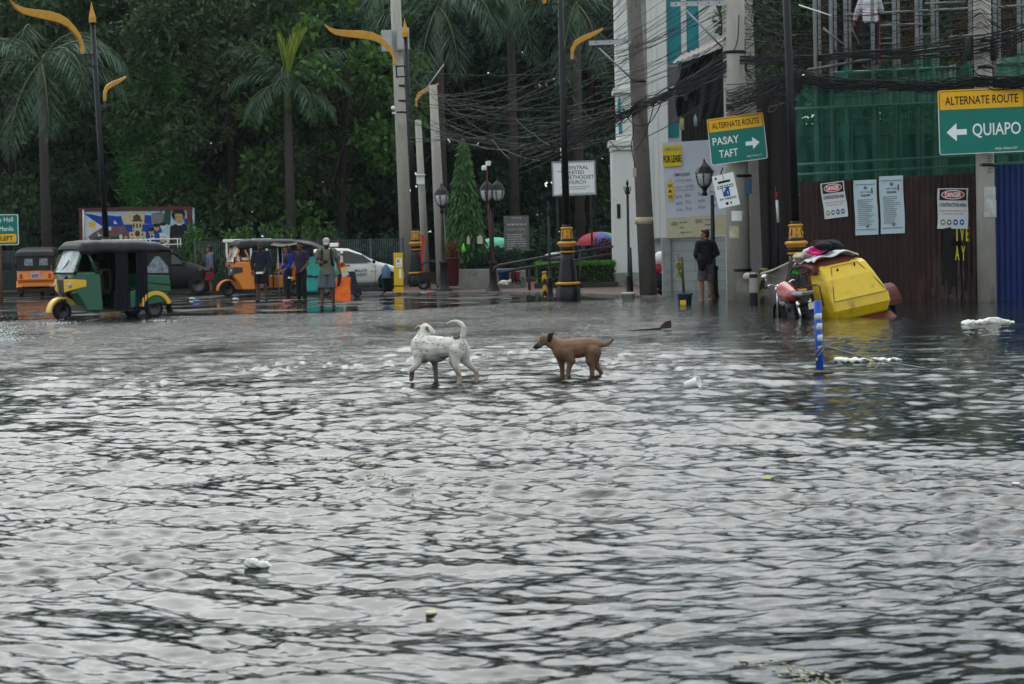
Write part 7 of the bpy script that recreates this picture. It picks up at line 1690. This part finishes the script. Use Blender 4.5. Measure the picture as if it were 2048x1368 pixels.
def pg(pts, c): zc[0] += 1; m.add([(*mu(*p), .001 + zc[0] * .0012) for p in pts], [tuple(range(len(pts)))], c, False, X @ Matrix.Translation((0, 0, -.016)))
def el(cx, cy, rx, ry, c, n=18): pg([(cx + rx * cos(2 * pi * i / n), cy + ry * sin(2 * pi * i / n)) for i in range(n)], c)
pg([(130, 140), (1960, 140), (1960, 800), (130, 800)], 0)
pg([(160, 215), (280, 225), (420, 260), (560, 245), (700, 265), (760, 255), (800, 400), (1250, 400), (1420, 380), (1420, 700), (420, 700), (420, 420)], 1)
pg([(1120, 245), (1250, 255), (1260, 400), (1120, 390)], 1); pg([(1790, 310), (1930, 325), (1930, 440), (1790, 420)], 1)
pg([(160, 230), (455, 430), (160, 620)], 2)
pg([(290 + (80 if i % 2 else 46) * cos(pi * i / 8) * .95, 395 + (80 if i % 2 else 46) * sin(pi * i / 8)) for i in range(16)], 3)
pg([(170, 620), (330, 510), (460, 440), (560, 420), (740, 430), (800, 410), (900, 560), (900, 660), (170, 660)], 4); pg([(190, 640), (420, 580), (560, 600), (680, 590), (900, 570), (900, 800), (150, 800)], 5)
pg([(520, 440), (590, 430), (600, 480), (550, 500)], 2); pg([(370, 500), (395, 560), (450, 570), (380, 590)], 2); pg([(640, 330), (665, 340), (700, 385), (640, 390)], 2)
pg([(770, 215), (1150, 200), (1135, 400), (810, 400)], 6); pg([(1260, 225), (1420, 200), (1480, 240), (1480, 390), (1250, 390)], 10)
pg([(1480, 180), (1580, 180), (1560, 420), (1440, 380)], 5)
pg([(940, 360), (960, 345), (1090, 345), (1105, 360), (1100, 500), (945, 500)], 6); el(1020, 295, 65, 55, 7); pg([(1005, 260), (1018, 210), (1032, 260)], 7); pg([(935, 325), (1110, 325), (1105, 352), (940, 352)], 7)
for x in (965, 1018, 1070): pg([(x - 12, 385), (x + 12, 385), (x + 12, 455), (x - 12, 455)], 8)
pg([(885, 525), (960, 515), (980, 500), (1070, 500), (1090, 515), (1160, 525), (1150, 800), (895, 800)], 6); el(1022, 550, 42, 50, 7)
for x, y in ((935, 565), (1105, 565), (940, 635), (1028, 640), (1120, 635)): el(x, y, 14, 18, 8)
for x, y, c in ((750, 600, 2), (210, 640, 2), (830, 620, 9)): el(x, y, 28, 40, c)
for x, y, hc in ((1340, 450, 9), (1445, 430, 2), (1250, 520, 9)): el(x, y + 10, 45, 55, hc); el(x, y - 30, 50, 28, 8)
pg([(1220, 800), (1230, 580), (1300, 560), (1400, 540), (1560, 600), (1560, 800)], 2); pg([(1300, 560), (1380, 545), (1400, 700), (1310, 700)], 1); pg([(1400, 600), (1500, 600), (1500, 720), (1410, 720)], 6)
pg([(1560, 440), (1650, 400), (1780, 400), (1930, 450), (1940, 800), (1540, 800)], 8); el(1700, 250, 110, 110, 8); pg([(1640, 240), (1700, 210), (1770, 250), (1775, 330), (1740, 390), (1690, 400), (1650, 350)], 9)
el(1700, 190, 95, 45, 8); pg([(1650, 290), (1680, 285), (1680, 295), (1650, 300)], 7); pg([(1720, 285), (1755, 290), (1755, 300), (1720, 296)], 7); pg([(1690, 350), (1730, 350), (1725, 358), (1695, 358)], 7); pg([(1660, 400), (1770, 390), (1750, 420), (1690, 425)], 2)
m.build('painting', cols, t, fixn=False)
m = MB(); m.tube([(*mu(150, 150), .06), (*mu(140, 800), .06)], .03, 6, X=X); m.build('flag_pole', SIGNW, t)
for sx in (-.42, .42):
    m = MB(); p0 = X @ Vector((sx * w, -h / 2, -.1)); m.tube([p0, Vector((p0.x, p0.y, 0))], .06, 6); m.build('support_leg', RB, t)
# park fence of vertical bars and mesh panel at the left
BAR = mat('blue_grey_bars', (.10, .115, .13), .5, v=.2)
def bars(label, x0, x1, Y, yt, n, z0=.35):
    a, b = at(x0, yt, Y), at(x1, yt, Y); zt = (a.z + b.z) / 2; t = thing('bar_fence', label, 'fence', ((a.x + b.x) / 2, Y, 0), 0, 'park fences')
    m = MB()
    for i in range(n + 1):
        x = a.x + (b.x - a.x) * i / n; m.tube([(x, Y, z0), (x, Y, zt)], .011, 5)
    for z in (z0 + .1, z0 + (zt - z0) * .52, zt): m.tube([(a.x, Y, z), (b.x, Y, z)], .016, 4)
    m.build('bars', BAR, t)
    for i in range(4):
        x = a.x + (b.x - a.x) * i / 3; m = MB(); m.box((x, Y, zt / 2), (.085, .085, zt + .1)); m.build('post', BAR, t)
    m = MB(); m.box(((a.x + b.x) / 2, Y + .05, z0 / 2 + .1), (b.x - a.x, .16, z0 + .1)); m.build('base_wall', mat('mossy_base', (.035, .055, .045), .85, v=.3), t)
    return t
bars('grey steel bar fence of the park behind the white car', 610, 806, 72.5, 480, 44, .5)
bars('grey steel bar fence of the park behind the black van', 390, 612, 72.8, 482, 50, .5)
bars('dark mesh fence with a green base behind the orange three-wheeler at the left edge', -60, 110, 79, 502, 60, .75)
bars('dark fence in front of the park behind the mural legs', 110, 390, 79, 494, 60, .5)
# concrete planter around the conical tree
a, b = at(917, 560, 66.3), at(1052, 560, 66.3)
t = thing('concrete_planter', 'low pale concrete planter wall at the foot of the conical tree', 'planter', ((a.x + b.x) / 2, 67, .05))
m = MB(); m.box(((a.x + b.x) / 2, 67.2, .36), (b.x - a.x, 1.8, .68)); m.build('planter_wall', mat('planter_concrete', (.29, .29, .265), .85, v=.15, dirt=(.10, .10, .06), dsc=1.4, dth=.55, b=.2), t, .015)
m = MB(); m.box(((a.x + b.x) / 2, 67.2, .71), (b.x - a.x - .2, 1.6, .02)); m.build('soil', SOIL, t)
for i, (x, s_) in enumerate(((958, .42), (1000, .5), (1025, .45))):
    q = at(x, 530, 67.0); plant('planter_shrub', 'small leafy plant in the concrete planter ' + ['under the conical tree', 'just right of the two-lantern post', 'below the dark notice board'][i], 'plant', S3, (q.x, 67.0, .72), i, s_, None, ('foliage', 'stem'))
t = thing('plant_tub', 'tall dark red tub with a dry plant between the lantern and planter', 'plant tub', at(906, 570, 65.2))
b = at(906, 572, 65.2); m = MB(); m.lathe([(.17, 0), (.19, .1), (.23, .85), (.255, .87), (.255, .93), (.22, .93), (.2, .85)], b, 18); m.build('tub', mat('maroon_tub', (.10, .016, .022), .5, v=.2), t)
S5 = shrub(rg, .45, .2, leaf_mat('dry_leaves', (.05, .03, .012), (.16, .05, .02)), 220, .12, .3, 5); o = link('dry_plant', S5[0], t); o.location = (0, 0, .85); link('stem', S5[1], o)
# hand rail of the ramp
PAI = mat('grey_rail', (.045, .048, .052), .45, v=.2)
def rail(label, pts, r=.035, mt=PAI, posts=()):
    t = thing('ramp_railing', label, 'railing', at(*pts[0][0]), 0)
    for q in pts: m = MB(); m.tube([at(*p) for p in q], r, 8); m.build('rail', mt, t)
    for x, y, Y in posts: m = MB(); a = at(x, y, Y); m.tube([a, Vector((a.x, a.y, .05))], r * .9, 8); m.build('post', mt, t)
    return t
rail('dark pipe railing rising along the ramp from the two-lantern post', [[(986, 545, 62.), (990, 534, 62), (1002, 530, 62.2), (1100, 512, 63.2), (1225, 493, 65)], [(996, 546, 62.), (1060, 534, 62.6), (1140, 523, 64), (1222, 508, 65)]], .045, PAI, ((1058, 534, 62.6), (1160, 503, 64)))
# blue bin, red frame, sleeping white cat
b = at(1008, 565, 66.); m = MB(); m.lathe([(.15, 0), (.19, .38), (.21, .38), (.21, .43), (.18, .43)], b, 16); tag(m.build('blue_bin', mat('blue_plastic', (.02, .11, .34), .4)), 'blue plastic bin standing against the concrete planter', 'bin')
b = at(1031, 568, 65.6); t = thing('red_trolley', 'dark red handcart folded against the concrete planter', 'handcart', b)
m = MB(); m.box(b + Vector((0, 0, .24)), (.30, .2, .34)); m.build('box', mat('dark_red_crate', (.2, .015, .02), .5), t, .02)
m = MB(); m.tube([b + Vector((-.1, -.15, .0)), b + Vector((-.1, -.15, .5)), b + Vector((.0, -.15, .5)), b + Vector((.0, -.15, 0))], .02, 6); m.build('handle', BLACKM, t)
wheel(t, (.1, -.14, .08), .08, .04)
b = at(1008, 571, 65.0); m = MB(); m.ell(b + Vector((0, 0, .09)), (.17, .1, .09)); m.cap(b + Vector((.15, -.02, .12)), b + Vector((.21, -.03, .14)), .055, .05); m.cap(b + Vector((-.15, 0, .06)), b + Vector((-.30, -.04, .04)), .025, .012); m.cap(b + Vector((.23, -.03, .17)), b + Vector((.235, -.03, .215)), .02, .006); m.cap(b + Vector((.19, -.04, .18)), b + Vector((.19, -.04, .22)), .02, .006); m.cap(b + Vector((.05, -.08, .05)), b + Vector((.14, -.12, .03)), .03, .02)
me = blob(m, .012, 4); me.materials.append(mat('white_cat_fur', (.56, .52, .46), .8)); t = thing('cat', 'white cat lying on the pavement by the blue bin', 'cat', (0, 0, 0)); link('body', me, t)
m = MB(); m.ell(b + Vector((.255, -.05, .15)), .008); m.ell(b + Vector((.235, -.075, .15)), .008); m.build('eyes', INK, t)
# parasols of the stalls
def parasol(label, x, y, Y, r, cols_, rot=0.):
    c = at(x, y, Y); t = thing('parasol', label, 'parasol', (c.x, c.y, .05)); n_ = 8
    m = MB()
    for i in range(n_):
        a0, a1 = 2 * pi * i / n_ + rot, 2 * pi * (i + 1) / n_ + rot
        def fn(u, v): a = a0 + (a1 - a0) * u; s = sin(v * pi / 2); return c + Vector((r * s * cos(a) * (1 - .05 * sin(pi * u) * v), r * s * sin(a) * (1 - .05 * sin(pi * u) * v), r * .55 * cos(v * pi / 2)))
        m.grid(fn, 5, 6, i % len(cols_))
    m.build('canopy', cols_, t, fixn=False); m = MB(); m.tube([Vector((c.x, c.y, .05)), c + Vector((0, 0, r * .5))], .025, 6); m.build('pole', STEEL, t)
PG, PR, PB = mat('parasol_green', (.07, .36, .22), .7), mat('parasol_red', (.36, .06, .09), .7), mat('parasol_blue', (.13, .14, .36), .7)
parasol('red, green and blue striped parasol behind the church corner', 1200, 490, 71, .86, [PR, PB, PG, PR], -2.6)
parasol('pale green parasol behind the notice board', 992, 496, 71.5, .7, [mat('parasol_pale_green', (.16, .48, .33), .7)])
q = at(1113, 512, 66.5); m = MB(); m.ell(q, (.42, .25, .13)); me = blob(m, .03, 3); me.materials.append(mat('clear_sheet', (.34, .37, .38), .3)); tag(link('plastic_sheet', me), 'rolled grey plastic sheet on the ramp railing', 'plastic sheet')
# orange-red pennant, papers, bags tied on the tree
m = MB(); a, b, c, d = at(842, 470, 67.4), at(849, 470, 67.4), at(846, 548, 67.4), at(843, 548, 67.4); m.grid(lambda u, v: a.lerp(b, u).lerp(d.lerp(c, u), v) + Vector((.02 * sin(v * 9), -.02, 0)), 4, 12); tag(m.build('red_banner', mat('red_orange_cloth', (.52, .06, .03), .7), None, fixn=False), 'narrow red cloth hanging beside the gold rings of the far lamp post', 'banner')
for i, (x, y, w_, h_, c) in enumerate(((937, 482, 6, 13, SIGNW), (960, 480, 11, 15, SIGNW))):
    q = at(x, y, 66.5); m = MB(); m.box(q, (w_ / 60, .08, h_ / 60)); m.lathe([(.03, h_ / 120), (.025, h_ / 120 + .05)], q, 8); tag(m.build('plastic_jug', mat('dirty_jug', (.45, .44, .38), .5), None, .02), ['slim white plastic bottle hung on the conical tree', 'wide white plastic jug hung on the conical tree'][i], 'jug')
q = at(927, 497, 66.3); m = MB(); m.lathe([(.0, -.15), (.07, -.12), (.075, -.04), (.035, .07), (.01, .17)], q, 12); tag(m.build('green_plastic_bag', mat('lime_plastic', (.14, .62, .05), .4)), 'lime green plastic bag hung below the conical tree', 'bag')
# blue pedicab hood and cart behind the concrete pole
q = at(866, 570, 66.6); t = thing('pushcart', 'pushcart with a dark blue hood behind the streaked concrete pole', 'cart', (q.x, q.y, .05))
m = MB(); o_, i_ = arc((0, .35), .62, 10, 130), arc((0, .35), .56, 10, 130); m.prism(o_ + i_[::-1], -.4, .4); m.build('hood', mat('navy_hood', (.012, .04, .13), .5), t, world=False)
m = MB(); m.box((-.05, 0, .42), (.8, .7, .34)); m.build('cart_box', mat('brown_cart', (.05, .035, .028), .8, v=.4), t, .02, world=False); wheel(t, (-.3, -.4, .2), .2, .05); wheel(t, (.3, -.4, .2), .2, .05)
q = at(776, 586, 65); m = MB(); m.lathe([(.15, 0), (.18, .46), (.21, .47), (.21, .51), (.15, .51)], q, 16); tag(m.build('black_drum', mat('black_plastic', (.025, .026, .03), .45)), 'black plastic drum beside the yellow K sign', 'drum')
m = MB(); q = at(772, 548, 68.5); m.lathe([(.14, -.5), (.16, -.1), (.15, .18), (.08, .27), (.05, .33)], q, 16); tag(m.build('blue_water_jug', mat('blue_jug', (.06, .16, .30), .25)), 'blue water container behind the yellow K sign', 'container')
# plant pot in the flood by the block wall
b = gnd(1370, 613, -.05); t = thing('plant_pot', 'dark blue pot with a tied bare stem standing in the flood by the wall', 'plant pot', b)
m = MB(); m.lathe([(.14, -.1), (.175, .27), (.20, .28), (.20, .33), (.17, .33), (.15, .25)], b, 18); m.build('pot', mat('blue_pot', (.03, .07, .11), .45), t)
m = MB(); m.box(b + Vector((-.06, -.165, .1)), (.14, .02, .12)); m.build('yellow_sticker', mat('yellow_sticker', (.6, .42, .03), .5), t)
m = MB(); m.tube([b + Vector((-.02, 0, .25)), b + Vector((-.06, 0, 1.2))], .035, 8); m.tube([b + Vector((-.1, 0, .9)), b + Vector((-.16, 0, 1.28))], .012, 5); m.build('stem', mat('stem_brown', (.09, .08, .05), .8), t)
rp2 = np.random.default_rng(4); k_ = 160; P_ = np.stack([rp2.normal(-.12, .035, k_), rp2.normal(0, .04, k_), rp2.uniform(.75, 1.15, k_)], 1); V_, F_ = leaves(P_, np.tile([0, 0, -1.], (k_, 1)), .1, rp2, .3); link('dry_leaves', np_mesh('dry', V_, F_, leaf_mat('straw_leaves', (.10, .09, .03), (.25, .22, .07))), t)
# bags and odds in the dark gap left of the block wall
for i, (nm, lb, ct, x, y, r, mt) in enumerate((('white_sack', 'white plastic sack in the gap left of the block wall', 'sack', 1321, 515, .2, SIGNW), ('red_sack', 'red and white bundle in the gap left of the block wall', 'bundle', 1314, 538, .17, mat('red_bundle', (.35, .03, .04), .7, v=.4)), ('dark_sack', 'dark sack on the ground left of the block wall', 'sack', 1322, 562, .26, CLOTHB))):
    q = at(x, y, 62.5); m = MB(); m.ell(q, (r, r * .8, r)); m.ell(q + Vector((r * .4, 0, r * .5)), r * .5); me = blob(m, .03, 3); me.materials.append(mt); tag(link(nm, me), lb, ct)
# plastic net screens tied to the bollards
GAU = mat('grey_gauze', (.20, .195, .175), .8, v=.25, alpha=.55)
def gauze(label, q):
    P4 = [at(*p) for p in q]; m = MB(); m.grid(lambda u, v: P4[0].lerp(P4[1], u).lerp(P4[3].lerp(P4[2], u), v) + Vector((.03 * sin(v * 8), -.05 * sin(u * 14) - .03 * sin(u * 31 + v * 4), -.10 * sin(pi * u) * (1 - v))), 30, 14); tag(m.build('gauze_screen', GAU, None, fixn=False), label, 'screen')
gauze('torn grey gauze tied between the wide pole and the wrapped bollard', [(1470, 540, 50.0), (1506, 553, 48.2), (1506, 612, 48.2), (1476, 606, 49.8)])
gauze('grey gauze sheet stretched from the striped bollard to the lamp post', [(1524, 546, 48.3), (1575, 525, 46), (1566, 612, 46), (1534, 626, 48.2)])
m = MB(); m.ell(at(1496, 553, 48.2), (.13, .1, .1)); me = blob(m, .02, 2); me.materials.append(mat('cream_wrap', (.42, .39, .33), .7)); tag(link('wrapped_cloth', me), 'cream cloth knotted over the top of the black and white bollard', 'cloth')
m = MB(); m.tube([at(1522, 548, 48.3), at(1548, 540, 47.2), at(1582, 524, 46)], .03, 6); tag(m.build('cloth_rope', mat('cream_wrap', (.42, .39, .33), .7)), 'twisted cream cloth rope from the striped bollard to the lamp post', 'rope')
# thin blue and white poles in the dark gap behind the wide pole
m = MB(); a = at(1553, 372, 50.5); b = at(1557, 590, 50.5); m.tube([a, b], .03, 8); t = thing('flag_pole', 'thin navy pole with a red and white ribbon left of the lamp post', 'pole', b); m.build('pole', mat('navy_pole', (.012, .018, .06), .5), t)
m = MB(); m.tube([at(1554, 400, 50.4), at(1557, 445, 50.4)], .038, 8); m.build('white_ribbon', SIGNW, t); m = MB(); m.tube([at(1554, 385, 50.4), at(1554.5, 400, 50.4)], .038, 8); m.build('red_ribbon', REDINK, t)

# ---------------------------------------------------------------- floating rubbish
def float_blob(nm, lb, ct, x, y, parts, mt, vox=.012, z=.0):
    c = gnd(x, y, 0); m = MB()
    for dx, dy, dz, rx, ry, rz in parts: m.ell(c + Vector((dx, dy, dz + z)), (rx, ry, rz), n=12, k=8)
    me = blob(m, vox, 2)
    rr = np.random.default_rng(int(x)); co = np.empty(len(me.vertices) * 3, dtype=np.float32); me.vertices.foreach_get('co', co); co = co.reshape(-1, 3)
    s = max(p[3] for p in parts); 
    for q in range(7): f_ = rr.normal(0, 2.5 + 1.4 * q, 3) / s; co[:, 2] += .022 * s * np.sin(co @ f_ + rr.uniform(0, 6)); co[:, 1] += .03 * s * np.cos(co @ f_[::-1] + rr.uniform(0, 6))
    me.vertices.foreach_set('co', co.ravel())
    me.materials.append(mt); return tag(link(nm, me), lb, ct)
WP = mat('wet_white_plastic', (.58, .58, .55), .35, v=.08, b=.5, bsc=12)
float_blob('plastic_sack', 'large white plastic sack floating by the blue fence', 'plastic sack', 1974, 648, [(-.30, 0, .02, .17, .12, .06), (-.1, 0, .03, .14, .12, .05), (.12, .02, .04, .2, .14, .08), (.30, 0, .03, .12, .1, .05), (.42, 0, .02, .08, .06, .03)], WP, .02)
float_blob('plastic_sheet', 'long white plastic sheet floating behind the marker post rope', 'plastic sheet', 1728, 724, [(-.30, 0, .03, .1, .06, .035), (-.1, 0, .028, .2, .07, .028), (.15, .02, .026, .2, .06, .024), (.38, .04, .024, .12, .05, .018)], WP, .012)
c = gnd(1384, 777, 0); t = thing('foam_cup', 'white foam cup floating right of the brown dog', 'cup', c)
m = MB(); Xc = Matrix.Translation(c + Vector((0, 0, .05))) @ Matrix.Scale(1.45, 4) @ Matrix.Rotation(radians(72), 4, 'Y') @ Matrix.Rotation(.5, 4, 'X'); m.lathe([(.028, -.055), (.042, .055), (.045, .058), (.040, .058), (.026, -.05)], (0, 0, 0), 18, X=Xc); m.build('cup', SIGNW, t)
float_blob('foam_piece', 'crumpled white plastic bag floating in the left foreground', 'plastic bag', 516, 1138, [(-.03, 0, .030, .045, .03, .028), (.02, .0, .022, .045, .03, .02), (.055, -.01, .014, .03, .02, .012)], WP, .005)
float_blob('yellow_scrap', 'small pale scrap floating near the bottom centre', 'scrap', 862, 1231, [(0, 0, .012, .03, .02, .010)], mat('pale_scrap', (.55, .5, .32), .5), .004)
float_blob('yellow_leaf', 'small yellow leaf floating in the right middle of the water', 'leaf', 1534, 961, [(0, 0, .012, .03, .018, .008)], mat('yellow_leaf_col', (.42, .38, .04), .5), .004)
float_blob('white_scrap', 'small white scrap floating at the right edge', 'scrap', 2032, 971, [(0, 0, .012, .03, .02, .010)], WP, .004)
c = gnd(1280, 661, 0); m = MB(); X = Matrix.Translation(c) @ Matrix.Rotation(.06, 4, 'Z') @ Matrix.Rotation(-.06, 4, 'Y')
t = thing('floating_plank', 'dark wooden plank with a raised end floating behind the brown dog', 'plank', c)
m.box((-.1, 0, .0), (.95, .12, .05), X=X); m.build('board', mat('wet_wood', (.035, .024, .018), .5, v=.4), t, .008); m = MB(); m.prism([(.36, .0), (.56, .0), (.56, .14), (.46, .13), (.37, .05)], -.06, .06, X=X); m.build('raised_end', mat('wet_wood2', (.06, .034, .026), .5, v=.4), t, .008)
# rope with yellow ties from the marker post
b = gnd(1640, 737, 0); ROPE = mat('grey_rope', (.26, .26, .22), .8, v=.3); YT_ = mat('yellow_twine', (.5, .46, .08), .6)
Yb = b.y
t = thing('rope', 'slack rope with yellow ties running from the marker post to the right', 'rope', b)
m = MB(); m.tube([at(1641, 700, Yb - .06), at(1650, 692, Yb - .08), at(1700, 706, Yb - .1), at(1764, 723, Yb - .1), at(1860, 738, Yb - .2), at(1960, 750, Yb - .5), at(2060, 757, Yb - .9)], .012, 6); m.build('cord', ROPE, t)
m = MB(); m.tube([at(1764, 723, Yb - .1), at(1745, 742, Yb - .1), at(1732, 752, Yb - .1)], .009, 6); m.build('slack_cord', ROPE, t)
for x, y in ((1743, 720), (1862, 738)): m = MB(); m.tube([at(x, y - 2, Yb - .12), at(x - 4, y + 6, Yb - .14), at(x + 3, y + 4, Yb - .14), at(x, y + 14, Yb - .13)], .008, 6); m.build('tie', YT_, t)
m = MB(); m.tube([at(1632, 706, Yb - .07), at(1646, 690, Yb - .07), at(1650, 694, Yb - .07), at(1636, 712, Yb - .07)], .012, 6); m.tube([at(1634, 716, Yb - .06), at(1633, 722, Yb - .06)], .012, 6, 1); m.build('knot', [ROPE, YT_], t)
c = gnd(1652, 746, 0); m = MB(); rr = np.random.default_rng(2)
for i in range(26): a = rr.normal(0, 1, 2); m.tube([c + Vector((a[0] * .12 - .04, a[1] * .1, .012)), c + Vector((a[0] * .12 + rr.normal(0, .12), a[1] * .1, .02)), c + Vector((a[0] * .12 + .2 * rr.normal(), a[1] * .1 + .05, .008))], .006, 5)
tag(m.build('straw_tangle', mat('wet_straw', (.16, .14, .09), .8)), 'tangle of wet straw and twine around the foot of the marker post', 'debris')
# litter on the wet pavement by the yellow sign
for i, (x, y, c, lb) in enumerate(((846, 588, (.30, .28, .45), 'lilac scrap of litter on the kerb by the far gold lamp'), (858, 587, (.45, .10, .06), 'orange-red scrap of litter on the kerb by the far gold lamp'), (383, 599, (.5, .5, .5), 'white scrap of litter on the wet road behind the green three-wheeler'), (392, 604, (.12, .22, .45), 'blue scrap of litter on the wet road behind the green three-wheeler'), (470, 600, (.5, .5, .48), 'white scrap of litter in front of the orange three-wheeler'))):
    q = gnd(x, y, .04 if x > 800 else .02); m = MB(); m.ell(q + Vector((0, 0, .03)), (.09, .06, .035)); m.ell(q + Vector((.07, .02, .02)), (.05, .05, .03)); me = blob(m, .012, 1); me.materials.append(mat('litter%d' % i, c, .5, v=.3)); tag(link('litter', me), lb, 'litter')
# faded lane dashes showing just under the surface: worn paint a little proud of the water's dark bed
# splash thrown up by the wheels, and spray at the left edge
SPR = mat('white_spray', (.7, .72, .73), .3, v=.1)
def splash(lb, c, n_, sx, sy, sz, seed):
    rr = np.random.default_rng(seed); m = MB()
    for i in range(n_):
        p = Vector((rr.normal(0, sx), rr.normal(0, sy), abs(rr.normal(0, sz)))); r = rr.uniform(.002, .007) * (1 if p.z > .03 else 1.6)
        m.ell(c + p, (r * rr.uniform(1, 2.4), r, r * rr.uniform(.6, 1.1)), n=6, k=4)
    o = tag(m.build('splash', SPR, None, fixn=False), lb, 'splash'); kind(o, 'stuff')
splash('small splash at the front wheel of the green three-wheeler', gnd(116, 648, 0), 160, .22, .1, .05, 1)
splash('small splash at the rear wheel of the green three-wheeler', gnd(322, 643, 0), 110, .2, .1, .04, 2)
splash('spray of a passing vehicle at the left edge', gnd(-4, 682, 0), 1400, .22, .4, .16, 3)
# thin rain haze over the whole place
HZ = bpy.data.materials.new('rain_haze'); HZ.use_nodes = True; n, l = HZ.node_tree.nodes, HZ.node_tree.links; n.remove(n['Principled BSDF'])
pv = n.new('ShaderNodeVolumePrincipled'); pv.inputs['Color'].default_value = (.86, .93, 1, 1); pv.inputs['Density'].default_value = .0001; l.new(pv.outputs[0], n['Material Output'].inputs['Volume'])
m = MB(); m.box((0, 55, 15.5), (260, 200, 34)); kind(m.build('haze', HZ), 'stuff')
